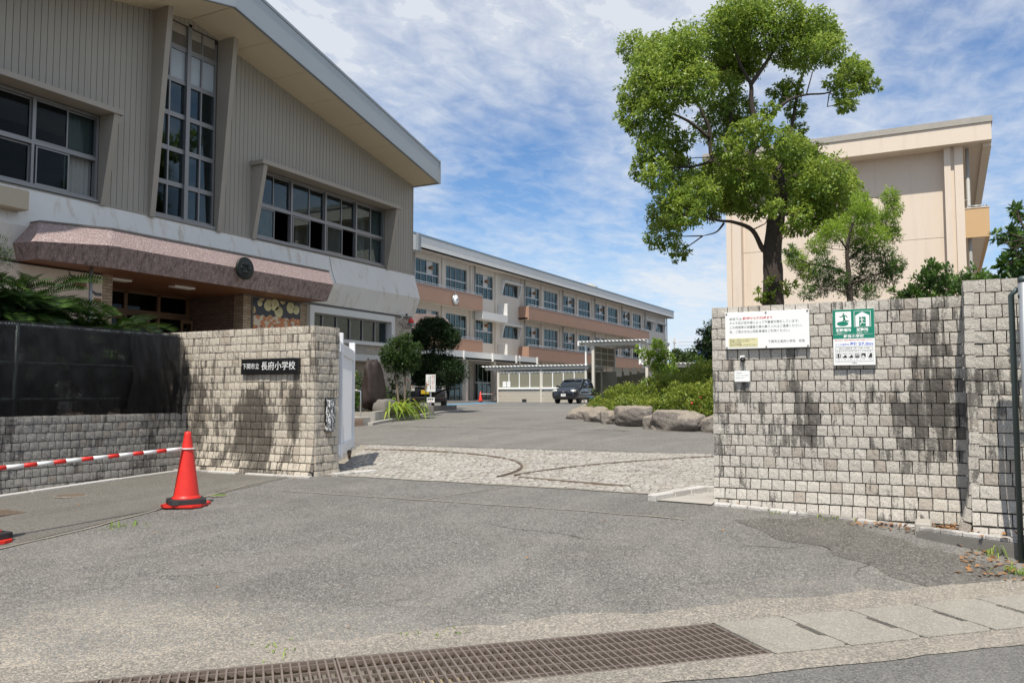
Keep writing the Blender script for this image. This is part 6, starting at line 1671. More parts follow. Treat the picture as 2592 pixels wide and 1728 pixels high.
# ---- evergreen shrubs peeping over the right wall
def sp_(x, y, k):
    v = 260 + .3452 * y; u = 1780 + .3452 * x; hz = math.tan(math.atan((864 - v) / 2092) + R(3.72)); q = (u - 1296) / 2092 * k
    return Vector((RT.x * q + FW.x * k, RT.y * q + FW.y * k, 1 + hz * k))
def shrub(lab, pts, k, unit_, dens, size, mat, seed, aspect=.42, base_z=.2, group=None, name='shrub', outw=.7, droop=-.2):
    c0 = sp_(pts[0][0], pts[0][1], k); t_ = thing(name, lab, 'shrub', (c0.x, c0.y, base_z), group)
    bb = []
    for x, y, r in pts:
        p = sp_(x, y, k + g_.uniform(-.3, .3)); bb.append((p.x, p.y, p.z, r * unit_))
    lines = [([Vector((c0.x, c0.y, base_z)), Vector((c0.x + .05, c0.y, (base_z + c0.z) / 2)), Vector(bb[0][:3])], .04, .012)]
    limbs(t_, lines, 'bark', 'stem', 7); twigs(t_, bb, lines, .012, 'twig', 3, seed)
    crown(t_, bb, dens, size, mat, aspect=aspect, droop=droop, seed=seed, shell=.35, young=.4, outw=outw); return t_
U14 = .3452 * 14 / 2092
shrub('rounded glossy evergreen shrub above the notice wall', [(1740, 1270, 105), (1640, 1360, 105), (1560, 1400, 70), (1790, 1350, 90), (1660, 1480, 110), (1430, 1420, 55), (1500, 1450, 70), (1700, 1210, 60)], 14, U14, 1200, .07, 'shrub_leaf', 21)
shrub('smaller evergreen shrub between the round shrub and the pier', [(1900, 1330, 70), (1880, 1390, 60), (1960, 1380, 60)], 13.2, U14, 1100, .07, 'shrub_leaf', 22)
shrub('light evergreen shrub behind the top of the right pier', [(2010, 1320, 90), (2080, 1350, 75), (2050, 1420, 90), (2130, 1370, 65), (2160, 1420, 70)], 12.4, U14, 1100, .075, 'shrub_leaf', 23)
rt_ = thing('broadleaf_tree', 'broad-leaved tree reaching into the view above the fence post', 'tree', (.95, 8.35, -.1))
bb = []
for x, y, r in [(2335, 790, 55), (2260, 960, 50), (2330, 1040, 75), (2250, 1190, 70), (2335, 1230, 95), (2200, 1300, 45), (2290, 1370, 85), (2240, 1420, 60), (2360, 900, 60), (2400, 1100, 110), (2420, 1300, 130), (2190, 980, 30), (2330, 1480, 90), (2400, 1500, 110)]:
    p = sp_(x, y, 7.9 + g_.uniform(-.5, .3)); bb.append((p.x, p.y, p.z, r * .3452 * 7.9 / 2092))
LN = [([(.95, 8.35, -.1), (.93, 8.33, 1.2), (.80, 8.30, 1.9), (.66, 8.3, 2.35)], .05, .015), ([(.93, 8.33, 1.2), (.75, 8.1, 1.7), (.55, 8.0, 1.95)], .03, .008)]
limbs(rt_, [LN[0]], 'bark', 'trunk', 8); limbs(rt_, [LN[1]], 'bark', 'limb', 6); twigs(rt_, bb, LN, .007, 'twig', 5, 31)
crown(rt_, bb, 1700, .068, 'shrub_leaf', aspect=.42, droop=.0, seed=31, shell=.15, young=.35, outw=.9)
# foliage of the same tree leaning out over the pier, whose shadow falls on the stones
sb_ = []
for k in range(12): sb_.append((.62 + g_.uniform(-.10, .35), 7.05 + g_.uniform(-.12, .12), 1.98 - .10 * k + g_.uniform(-.06, .06) + .25, .09))
ob = thing('shade_foliage', 'broad-leaved tree foliage just outside the right edge, shading the right pier', 'shrub', (.75, 7.0, -.1))
SL = [([(.85, 6.98, -.1), (.80, 7.0, .7), (.72, 7.05, 1.5), (.70, 7.05, 2.2)], .014, .005)]
limbs(ob, SL, 'twig', 'stem', 6); twigs(ob, sb_, SL, .005, 'twig', 3, 33)
crown(ob, sb_, 1500, .07, 'shrub_leaf', aspect=.45, droop=.2, seed=34, shell=.2)

# ---- azalea bed with its ring of boulders
bed = MB(); bed.add([(-10.0, 23.9, .40), (-8.3, 20.9, .36), (-7.1, 19.4, .34), (-6.4, 18.75, .33), (-5.3, 17.75, .32), (-4.2, 17.4, .31), (-1.5, 13.0, .30), (2.5, 10.5, .25), (6, 12, .3), (6, 30, .5), (-8, 31, .5)], [tuple(range(11))]); o = bed.build('ground', 'soil'); tag(o, kind='structure')
mb = MB(); mb.add(*lump((-4.2, 23.6, .3), (4.6, 4.6, .65), 2, .08, 32, 12), True); o = mb.build('ground', 'soil'); tag(o, kind='structure')
RK = [(-9.85, 23.8, .28, .28, 0.36, 'small boulder at the far left end of the bed edging'), (-9.55, 22.85, .45, .36, 0.38, 'pale-topped boulder second from the far end of the bed'), (-9.05, 21.65, .55, .40, 0.36, 'brown boulder third from the far end of the bed'),
      (-8.25, 20.62, .50, .40, 0.40, 'rounded boulder fourth from the far end of the bed'), (-7.55, 19.72, .42, .36, 0.33, 'low boulder wedged left of the largest boulders'), (-6.75, 18.98, .62, .46, 0.45, 'large smooth boulder in the middle of the bed edging'),
      (-5.95, 18.22, .40, .34, 0.31, 'lichened boulder between the two largest ones'), (-5.25, 17.78, .72, .46, 0.43, 'largest pale boulder of the bed edging'), (-5.75, 17.75, .15, .13, 0.11, 'fist-sized stone lying against the largest boulder'),
      (-4.25, 17.45, .58, .42, 0.40, 'split boulder just left of the notice wall'), (-3.3, 17.2, .50, .4, 0.36, 'boulder half hidden by the notice wall'), (-4.15, 16.98, .22, .18, 0.13, 'small stone at the foot of the split boulder')]
for k, (x, y, rx, ry, h, lab) in enumerate(RK):
    z = gz(x, y); V, F = lump((0, 0, 0), (1, 1, 1), 0, 0., 48, 32)
    gk = random.Random(300 + k); pl_ = []
    for q in range(17):      # split faces: the rock is what a set of random planes leaves standing
        n_ = Vector((gk.gauss(0, 1), gk.gauss(0, 1), gk.gauss(.1, .8))).normalized(); pl_.append((n_, gk.uniform(.72, 1.0)))
    pl_.append((Vector((0, 0, 1)), gk.uniform(.8, .95))); pl_.append((Vector((0, -1, .1)).normalized(), .9))
    W2 = []
    for p in V:
        d_ = Vector(p).normalized(); r_ = sum((max(d_.dot(n_), .05) / hh) ** 14 for n_, hh in pl_) ** (-1 / 14)
        r_ *= 1 + .07 * mnoise.noise(d_ * 3.2 + Vector((k * 5, 0, 0))) + .045 * mnoise.noise(d_ * 8 + Vector((0, k, 0))) + .02 * mnoise.noise(d_ * 19)
        W2.append((d_.x * r_ * rx * 1.16, d_.y * r_ * ry, h * .28 + d_.z * r_ * h * .82))
    V = W2
    a = math.atan2(-.72, .69) + g_.gauss(0, .2); M = Matrix.Translation((x, y, z)) @ Matrix.Rotation(a, 4, 'Z')
    mb = MB(); V = [M @ Vector(p) for p in V]
    mb.add([(p.x, p.y, max(p.z, z - .12)) for p in V], F, True); o = mb.build('boulder', 'rock', None, (x, y, z)); tag(o, lab, 'boulder', 'boulders edging the azalea bed')
AZ = [('azalea bush at the left end of the bed beside the black car', [(-9.05, 22.8, .50, .58), (-8.4, 22.2, .68, .74), (-8.6, 23.3, .62, .55)]),
      ('tall azalea bush left of centre in the bed', [(-7.8, 21.8, .78, .85), (-8.0, 22.7, .80, .75), (-7.5, 20.95, .62, .70)]),
      ('low azalea bush hanging over the middle boulders', [(-6.8, 20.2, .58, .75), (-7.2, 20.45, .6, .65), (-6.3, 19.7, .56, .66)]),
      ('broad azalea bush in the middle of the bed', [(-6.8, 21.6, .95, .95), (-6.1, 21.2, .98, .9), (-6.5, 22.4, 1.0, .95)]),
      ('azalea bush in front of the trunk above the largest boulder', [(-5.2, 19.5, .76, .88), (-5.8, 20.1, .82, .8), (-4.8, 19.0, .64, .7)]),
      ('azalea bush touching the edge of the notice wall', [(-4.4, 19.6, .98, .95), (-3.9, 19.0, .76, .88), (-3.3, 18.7, .8, .85)]),
      ('azalea bush at the back of the bed near the trunk', [(-5.2, 21.3, 1.2, 1.05), (-5.6, 22.2, 1.3, .95), (-4.4, 21.0, 1.2, 1.0)])]
for k, (lab, bs) in enumerate(AZ):
    t_ = thing('azalea_bush', lab, 'shrub', (bs[0][0], bs[0][1], .4), 'azaleas in the boulder bed')
    bb = []
    for x, y, z, r in bs:
        bb.append((x, y, z - .12, r, r, r * .72))
        for q in range(18):
            an = g_.uniform(0, 6.28); e = g_.uniform(.0, 1.3); bb.append((x + r * .8 * math.cos(an) * math.cos(e), y + r * .8 * math.sin(an) * math.cos(e), z - .12 + r * .62 * math.sin(e), r * .26, r * .26, r * .17))
    stl = [([(bs[0][0] + .2 * q, bs[0][1] + .1 * q, .3), (bs[0][0] + .3 * q, bs[0][1] + .2 * q, .6), (bs[0][0] + .5 * q, bs[0][1] + .3 * q, .95)], .02, .006) for q in (-1, 0, 1)]
    limbs(t_, stl, 'twig', 'stem', 5)
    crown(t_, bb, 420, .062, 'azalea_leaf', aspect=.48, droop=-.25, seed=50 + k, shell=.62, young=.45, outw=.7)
    if k in (2, 4, 5):
        for q in range(2):
            x, y, z, r = bs[0]; an = g_.uniform(-2.4, -.9); c_ = Vector((x + r * 1.0 * math.cos(an), y + r * 1.0 * math.sin(an), z + g_.uniform(-.1, .25)))
            V, F = lump(c_, (.028, .028, .024), q + k, .3, 8, 6); mb = MB(); mb.add(V, F, True); mb.build('flower', 'petal_red', t_)
# weeds standing in the bed
wd = thing('bed_weeds', 'light green weeds growing through the back of the azalea bed', 'weeds', (-5.5, 23, .8))
crown(wd, [(-6.2, 23.2, 1.75, .35), (-5.4, 23.0, 1.8, .4), (-4.7, 22.7, 1.9, .35), (-7.1, 23.4, 1.6, .3), (-3.9, 22.4, 1.9, .35)], 420, .09, 'weed_leaf', 'leaves', aspect=.4, droop=-.3, seed=71, shell=.2)
# bright sapling in front of the walkway, dark evergreen behind the wall edge
yt_ = thing('sapling', 'bright glossy sapling standing in front of the covered walkway', 'tree', (-8.4, 26.1, .5))
bb = [(-8.35, 26.1, 2.45, .36), (-8.55, 26.05, 2.15, .33), (-8.15, 26.2, 2.1, .34), (-8.75, 26.0, 2.35, .22), (-8.3, 26.1, 1.8, .36), (-8.0, 26.2, 1.75, .25), (-8.95, 25.9, 2.5, .14), (-8.4, 26.1, 2.75, .18)]
SL = [([(-8.4, 26.1, .4), (-8.38, 26.1, 1.4), (-8.35, 26.1, 2.5)], .03, .01)]; limbs(yt_, SL, 'bark', 'trunk', 7); twigs(yt_, bb, SL, .008, 'twig', 3, 77)
crown(yt_, bb, 420, .09, 'bright_leaf', aspect=.5, droop=.2, seed=77, shell=.3)
dk = thing('evergreen_tree', 'dark evergreen tree half hidden by the left edge of the notice wall', 'tree', (-6.4, 25.9, .5))
bb = [(-6.45, 25.8, 2.4, .55), (-6.2, 25.9, 1.9, .6), (-6.6, 25.8, 2.0, .45), (-6.5, 25.8, 2.9, .35), (-6.1, 26.0, 2.8, .5), (-6.85, 25.7, 2.55, .2), (-6.75, 25.75, 2.95, .18), (-6.35, 25.85, 3.2, .22), (-6.0, 26, 3.2, .3), (-6.9, 25.7, 2.2, .15)]
SL = [([(-6.3, 25.9, .4), (-6.3, 25.9, 1.6), (-6.35, 25.9, 3.0)], .06, .015)]; limbs(dk, SL, 'bark', 'trunk', 8); twigs(dk, bb, SL, .010, 'twig', 4, 81)
crown(dk, bb, 560, .10, 'dark_leaf', aspect=.4, droop=.0, seed=81, shell=.25)

# ---- planting by the hall
bt = thing('small_tree', 'bushy small tree with two thin trunks in the planter', 'tree', (-14.1, 19.8, .55))
bb = [(-14.3, 19.75, 2.35, .62), (-13.95, 19.9, 2.1, .55), (-14.5, 19.65, 1.95, .50), (-14.1, 19.85, 2.75, .38), (-13.7, 20.0, 2.4, .40), (-14.7, 19.55, 2.25, .36), (-13.75, 19.95, 1.85, .36), (-14.15, 19.8, 1.75, .4), (-14.45, 19.7, 2.7, .25), (-13.9, 19.9, 2.95, .2)]
bb = [(-14.1 + (x + 14.15) * .72, 19.85 + (y - 19.82) * .72, 2.18 + (z - 2.25) * .72, r * .70) for x, y, z, r in bb]
SL = [([(-14.12, 19.8, .5), (-14.2, 19.77, 1.1), (-14.3, 19.75, 1.9)], .04, .02), ([(-14.02, 19.84, .5), (-13.98, 19.85, 1.1), (-14.0, 19.86, 1.9)], .035, .02)]
limbs(bt, SL, 'bark_pale', 'trunk', 8); twigs(bt, bb, SL, .010, 'twig', 3, 91); crown(bt, bb, 1250, .065, 'podocarp_leaf', aspect=.38, droop=-.1, seed=91, shell=.35, young=.35)
pn = thing('topiary_pine', 'cloud-pruned dark evergreen with two rounded tiers beside the hall', 'tree', (-16.6, 25.6, .5))
bb = []
for (x, y, z, rx, rz) in ((-16.1, 24.6, 3.05, .86, .56), (-16.0, 24.7, 1.80, 1.02, .54)):
    bb.append((x, y, z, rx, rx, rz))
    for q in range(26):
        an = g_.uniform(0, 6.28); e = g_.uniform(-.5, 1.4); bb.append((x + rx * .82 * math.cos(an) * math.cos(e), y + rx * .82 * math.sin(an) * math.cos(e), z + rz * .82 * math.sin(e), .24))
SL = [([(-16.6, 25.2, .4), (-16.45, 25.1, 1.2), (-16.4, 25.0, 2.0), (-16.35, 25.0, 3.0)], .10, .04), ([(-16.45, 25.1, 1.0), (-16.2, 25.5, 1.2), (-15.8, 25.9, 1.25)], .05, .02)]
limbs(pn, SL, 'bark', 'trunk', 9); twigs(pn, bb, SL, .012, 'twig', 2, 95); crown(pn, bb, 1500, .08, 'dark_leaf', aspect=.3, droop=-.15, seed=95, shell=.55, outw=.9)
# strap-leaved lilies
def straps(t_, c, n, L, mat, seed, w=.035, name='strap_leaf_clump'):
    g = random.Random(seed); V = []; F = []; rn = []
    for k in range(n):
        an = g.uniform(0, 6.28); l = L * g.uniform(.6, 1.1); rise = g.uniform(.35, 1.0); d = Vector((math.cos(an), math.sin(an), 0)); s = Vector((-d.y, d.x, 0)); p = Vector(c) + Vector((g.gauss(0, .16), g.gauss(0, .16), 0)); b = len(V); r = g.random()
        for i in range(8):
            t = i / 7; q = p + d * l * t * .95 + Vector((0, 0, l * (rise * math.sin(t * 2.4) * .6 - .55 * t * t))); ww = w * (1 - t ** 3) * .5 + .002
            V += [q - s * ww, q + s * ww]; rn += [r, r]
        for i in range(7): F.append((b + 2 * i, b + 2 * i + 1, b + 2 * i + 3, b + 2 * i + 2))
    mb = MB(); mb.add(V, F, True); o = mb.build(name, mat, t_); at = o.data.attributes.new('rnd', 'FLOAT', 'POINT'); at.data.foreach_set('value', rn)
ll = thing('lily_plant', 'clump of bright strap-leaved lilies spilling over the planter edge', 'plant', (-13.9, 19.6, .5))
for k, c in enumerate([(-14.0, 19.3, .52), (-14.2, 19.9, .52), (-14.4, 20.6, .52), (-14.1, 19.6, .52)]): straps(ll, c, 34, .95, 'strap_leaf', 100 + k, .05)
for k in range(5):
    b = Vector((-14.1 + g_.gauss(0, .15), 19.9 + .25 * k, .5)); e = b + Vector((g_.gauss(0, .1), g_.gauss(0, .1), g_.uniform(.75, 1.05)))
    MB().tube([b, (b + e) / 2, e], .008, 5).build('flower_stalk', 'strap_leaf', ll)
    for q in range(4):
        V, F = lump(e + Vector((g_.gauss(0, .05), g_.gauss(0, .05), g_.gauss(0, .03))), (.02, .02, .018), q + k, .3, 8, 6); mb = MB(); mb.add(V, F, True); mb.build('flower', 'petal_orange', ll)
def flower_shrub(lab, bb, mat, petals, n, seed, size=.07):
    t_ = thing('flowering_shrub', lab, 'shrub', (bb[0][0], bb[0][1], .5)); 
    limbs(t_, [([(bb[0][0], bb[0][1], .45), Vector(bb[0][:3])], .02, .008)], 'twig', 'stem', 5)
    crown(t_, bb, 420, size, mat, aspect=.45, seed=seed, shell=.3); g = random.Random(seed)
    for k in range(n):
        b = g.choice(bb); d = Vector((g.gauss(.3, 1), g.gauss(-.8, 1), g.gauss(.5, .6))).normalized(); V, F = lump(Vector(b[:3]) + d * b[3], (.04, .04, .03), k, .3, 8, 6)
        mb = MB(); mb.add(V, F, True); mb.build('flower', petals, t_)
flower_shrub('dark shrub with yellow flowers just behind the open gate', [(-15.0, 18.75, 1.1, .45), (-15.2, 18.7, .8, .45), (-14.9, 18.6, .75, .35), (-15.1, 18.8, 1.5, .3)], 'shrub_leaf', 'petal_yellow', 12, 111)
flower_shrub('dark leafy plant with red flowers between monument and small tree', [(-14.8, 19.9, 1.0, .32), (-14.7, 20.1, .75, .3), (-14.6, 20.2, 1.35, .2), (-14.9, 19.8, .7, .3), (-14.5, 20.5, .9, .25)], 'podocarp_leaf', 'petal_red', 6, 112, .09)

# ---- garden behind the netted wall: cycads and a pine bough
gb_ = MB(); gb_.add([(-9.35, 1.2, .62), (-9.4, 8.2, .66), (-12.9, 11.5, .60), (-15.2, 11.5, .60), (-15.4, 1.2, .6)], [tuple(range(5))[::-1]]); o = gb_.build('ground', 'soil'); tag(o, kind='structure')
def cycad(lab, x, y, z, nfr, L, seed, hgt=.6):
    g = random.Random(seed); t_ = thing('cycad', lab, 'plant', (x, y, z), 'cycads behind the net')
    MB().lathe([(.16, 0), (.18, hgt * .4), (.17, hgt * .8), (.1, hgt)], (x, y, z), 14).build('trunk', 'bark', t_)
    for k in range(nfr):
        an = 2.4 * k + g.gauss(0, .2); el = R(g.uniform(5, 75)); l = L * g.uniform(.8, 1.1); d = Vector((math.cos(an), math.sin(an), 0)); P_ = []
        p = Vector((x, y, z + hgt)); e = el
        for i in range(9): P_.append(p.copy()); p = p + (d * math.cos(e) + Vector((0, 0, math.sin(e)))) * l / 8; e -= R(11)
        mb = MB(); mb.tube(P_, [.011 - .001 * i for i in range(9)], 5, False)
        C, D, S = [], [], []; nl = 34
        for i in range(nl):
            t = .12 + .88 * i / nl; f = t * 8; a = min(7, int(f)); q = P_[a].lerp(P_[a + 1], f - a); tn = (P_[a + 1] - P_[a]).normalized(); sd = tn.cross(Vector((0, 0, 1))).normalized(); up = sd.cross(tn)
            for sg in (-1, 1): C.append(q); D.append((sd * sg * .85 + tn * .45 + up * .35).normalized()); S.append(tn)
        fr = mb.build('frond', 'cycad_leaf', t_)
        at = fr.data.attributes.new('rnd', 'FLOAT', 'POINT'); at.data.foreach_set('value', [.4] * len(fr.data.vertices))
        ll_ = np.array([.20 * math.sin(math.pi * min(1, .25 + .75 * (1 - abs(2 * i / nl - 1)))) for i in range(nl) for _ in (0, 1)])
        _lf = leaf_obj('leaflets', np.array([tuple(c) for c in C]), np.array([tuple(c) for c in D]), np.array([tuple(c) for c in S]), ll_ * 1.2, .032, np.full(len(C), g.random()), 'cycad_leaf', fr); tag(_lf, kind='stuff')
cycad('cycad with bright frond tips right behind the net, nearest the name-plate wall', -11.6, 8.3, .62, 80, 1.15, 121, 1.05)
cycad('large cycad behind the middle of the net', -12.3, 7.5, .62, 84, 1.4, 122, 1.35)
cycad('cycad at the left edge above the net', -12.5, 6.4, .62, 80, 1.4, 123, 1.5)
cycad('bushy cycad filling the gap behind the net rail', -11.9, 6.9, .62, 70, 1.25, 125, 1.3)
cycad('low cycad in front of the large one behind the net', -11.2, 7.2, .62, 50, 1.1, 124, .8)
pb = thing('pine_tree', 'pine bough reaching in at the left edge above the cycads', 'tree', (-14.6, 6.9, .6))
SL = [([(-14.6, 6.9, .6), (-14.5, 7.0, 1.8), (-14.35, 7.3, 2.7), (-14.15, 7.9, 3.35)], .09, .02), ([(-14.35, 7.3, 2.7), (-14.2, 7.6, 2.75), (-14.0, 7.95, 2.7)], .03, .01), ([(-14.35, 7.3, 2.7), (-13.6, 7.0, 3.0), (-13.2, 6.8, 3.3)], .03, .01)]
limbs(pb, SL[:1], 'bark', 'trunk', 8); limbs(pb, SL[1:], 'bark', 'limb', 6)
crown(pb, [(-14.1, 8.0, 3.45, .32), (-14.15, 7.75, 3.3, .3), (-14.0, 8.1, 3.3, .25), (-14.0, 7.9, 2.75, .26), (-14.1, 7.7, 2.7, .22), (-13.2, 6.8, 3.3, .35), (-14.3, 7.4, 3.7, .35)], 900, .11, 'podocarp_leaf', aspect=.07, droop=-.4, seed=131, shell=.1, outw=.5)

# ---- the old evergreen left of the view that shades the garden, the net and the low wall
sg_ = thing('shade_tree', 'large evergreen just outside the left edge, shading the netted garden', 'tree', (-12.3, 1.5, .6))
bb = []
for k in range(44):
    an = g_.uniform(0, 6.28); q = 2.5 * g_.random() ** .5; bb.append((-11.1 + q * 1.15 * math.cos(an), 2.0 + q * .9 * math.sin(an), 6.3 + g_.uniform(-.9, 1.1), g_.uniform(.55, .85)))
SL = [([(-12.3, 1.5, .5), (-12.2, 1.6, 3.), (-11.9, 1.9, 5.2), (-11.6, 2.1, 6.5)], .22, .08)] + [([(-12.1, 1.7, 4.2), (-11.6 + 1.2 * math.cos(q), 2.1 + 1.2 * math.sin(q), 5.5), (-11.6 + 2 * math.cos(q), 2.1 + 2 * math.sin(q), 6.3)], .08, .02) for q in (0, 1.3, 2.6, 3.9, 5.2)]
limbs(sg_, SL[:1], 'bark', 'trunk', 10); limbs(sg_, SL[1:], 'bark', 'limb', 6); twigs(sg_, bb, SL, .015, 'twig', 2, 171)
crown(sg_, bb, 150, .13, 'shrub_leaf', aspect=.5, seed=171, shell=.3)

# ---- weeds and dead leaves on the ground
def tuft(lab, x, y, n, L, seed, nm='weed_tuft'):
    t_ = thing(nm, lab, 'weed', (x, y, gz(x, y)))
    straps(t_, (x, y, gz(x, y) + .004), n, L, 'weed_leaf', seed, .008, 'blades'); tag(t_.children[0], kind='stuff')
    for v in t_.children[0].data.vertices: v.co.x *= .55; v.co.y *= .55
tuft('small weed tuft in the seam in front of the striped bar', -6.15, 4.62, 26, .11, 141)
tuft('tiny weed by the drain grating at lower left', -2.95, 3.05, 14, .06, 142)
tuft('tiny weed just above the grating, second from the left', -2.35, 3.62, 14, .05, 143)
tuft('weed in the kerb joint under the notice board', -1.35, 7.58, 14, .07, 144)
tuft('weed at the foot of the wall under the evacuation sign', -.95, 7.6, 14, .07, 145)
tuft('grassy weeds on the ledge beside the fence post', .38, 7.05, 40, .22, 146)
tuft('green weeds at the foot of the fence post', .42, 6.6, 46, .16, 147)
def litter(name, pts, size, seed):
    g = np.random.default_rng(seed); C = np.array(pts); n = len(C); D = unit(np.stack([g.normal(size=n), g.normal(size=n), g.normal(size=n) * .25], 1)); S = unit(np.cross(D, np.array([0, 0, 1.]) + g.normal(size=(n, 3)) * .4))
    o = leaf_obj(name, C, D, S, size * g.uniform(.6, 1.3, n), size * .45, g.random(n), 'dry_leaf', None, .1); tag(o, kind='stuff')
pts = []
for k in range(150): x, y = random.uniform(.05, .75), random.uniform(6.35, 7.35); pts.append((x, y, (gz(x, y) if y < 6.8 - .43 * (x - .9) else -.045) + .012))
for k in range(60): x = random.uniform(-.15, .3); y = 7.45 + random.uniform(-.08, .12); pts.append((x, y, -.04))
for k in range(35): x, y = random.uniform(-.75, -.28), random.uniform(7.4, 7.6); pts.append((x, y, gz(x, y) + .02))
litter('fallen_leaves', pts, .055, 151)
pts = []
for k in range(46): s_, t_ = random.uniform(-6, 5), random.uniform(.2, 8) ** 1.; x, y = xy(s_, t_); pts.append((x, y, gz(x, y) + .012))
for x, y in ((-8.45, 4.9), (-8.6, 5.0), (-8.3, 7.0)): pts.append((x, y, gz(x, y) + .015))
litter('scattered_leaves', pts, .035, 152)
# ------------------------------------------------------------------ vehicles
def car(name, lab, loc, heading, spec):
    t_ = thing(name, lab, 'car', loc); hx, hy = Vector(heading).normalized()
    M = Matrix(((hx, -hy, 0, loc[0]), (hy, hx, 0, loc[1]), (0, 0, 1, loc[2]), (0, 0, 0, 1)))
    s = spec; paint = s['paint']; sc_ = s.get('scale', 1.); M = M @ Matrix.Diagonal((sc_, sc_, sc_, 1))
    def ringloft(secs, nm, mt, par=t_, smooth_=True, caps=True):
        V = []; F = []; n = None
        for x, ring in secs:
            full = [(x, y, z) for y, z in ring] + [(x, -y, z) for y, z in ring[::-1] if abs(y) > 1e-6]
            n = len(full); V += [tuple(M @ Vector(p)) for p in full]
        for i in range(len(secs) - 1):
            for k in range(n): F.append((i * n + k, i * n + (k + 1) % n, (i + 1) * n + (k + 1) % n, (i + 1) * n + k))
        if caps: F += [tuple(range(n))[::-1], tuple((len(secs) - 1) * n + k for k in range(n))]
        mb = MB(); mb.add(V, F, smooth_); o = mb.build(nm, mt, par)
        bm_ = o.data; return o
    def body_ring(w, zb, zt, crown_=.03):
        h = zt - zb
        return [(0, zb), (w * .80, zb), (w * .95, zb + h * .12), (w, zb + h * .38), (w * .985, zb + h * .66), (w * .95, zb + h * .86), (w * .87, zt - h * .03), (w * .5, zt + crown_ * .6), (0, zt + crown_)]
    body = ringloft([(x, body_ring(w, zb, zt, cr)) for x, w, zb, zt, cr in s['body']], 'body', paint)
    # cabin: glass all round, painted roof and pillars
    def cab_ring(wb, wt, z0, z1): return [(0, z0), (wb, z0), (wb * .97 + wt * .03, z0 + (z1 - z0) * .1), (wt * .9 + wb * .1, z1 - (z1 - z0) * .12), (wt * .92, z1 - (z1 - z0) * .02), (0, z1 + .02)]
    ringloft([(x, cab_ring(wb, wt, z0, z1)) for x, wb, wt, z0, z1 in s['cabin']], 'cabin_glass', 'car_glass')
    ringloft([(x, [(0, z - .02), (w, z - .045), (w * 1.01, z - .01), (w * .7, z + .025), (0, z + .035)]) for x, w, z in s['roof']], 'roof', paint)
    for a, b, w in s['pillars']:
        for sg in (1, -1):
            A = M @ Vector((a[0], a[1] * sg, a[2])); B = M @ Vector((b[0], b[1] * sg, b[2])); MB().tube([A, (A + B) / 2 + Vector((0, 0, .01)), B], w, 6).build('pillar', paint, t_)
    for x in s['wheels']:
        for sg in (1, -1):
            c = M @ Vector((x, sg * s['track'], s['wr'])); r = s['wr'] * sc_; Mw = Matrix.Translation(c) @ M.to_3x3().normalized().to_4x4() @ Matrix.Rotation(0 if sg > 0 else math.pi, 4, 'Z')
            wo = MB().lathe([(r * .62, -.09), (r * .95, -.10), (r, -.07), (r, .07), (r * .95, .10), (r * .66, .095)], (0, 0, 0), 28, 'y', M=Mw).build('wheel', 'black_rubber', t_)
            MB().lathe([(r * .64, .05), (r * .66, .09), (r * .60, .085), (r * .56, .06), (.0, .055)], (0, 0, 0), 28, 'y', M=Mw).build('rim', 'car_silver', wo)
            for q in range(5):
                an = 2 * math.pi * q / 5; mb = MB(); mb.prism([Mw @ Vector((r * .10 * math.sin(an + 1.57) + u * math.sin(an + 1.57), .088, r * .1 * math.cos(an + 1.57) + u * math.cos(an + 1.57))) + Mw.to_3x3() @ Vector((math.sin(an) * v, 0, math.cos(an) * v)) for u, v in ((-.03, .05), (.05, .05), (.035, r * .6), (-.035, r * .6))], Mw.to_3x3() @ Vector((0, -.015, 0))); mb.build('spoke', 'car_silver', wo)
            arch = [M @ Vector((x + (s['wr'] + .05) * math.cos(R(a)), sg * (s['track'] + .075), s['wr'] + (s['wr'] + .05) * math.sin(R(a)))) for a in range(-12, 193, 12)]
            MB().tube(arch, .035, 6).build('wheel_arch', 'black_paint', t_)
    for nm, mt, c, d_ in s['boxes']:
        MB().bbox([c[i] - d_[i] / 2 for i in range(3)], [c[i] + d_[i] / 2 for i in range(3)], min(d_) * .3, M).build(nm, mt, t_)
    for nm, mt, c, rad, pw in s['lumps']:
        V, F = lump((0, 0, 0), rad, 1, .02, 16, 10, power=pw); mb = MB(); mb.add([tuple(M @ (Vector(c) + Vector(p))) for p in V], F, True); mb.build(nm, mt, t_)
    return t_, M
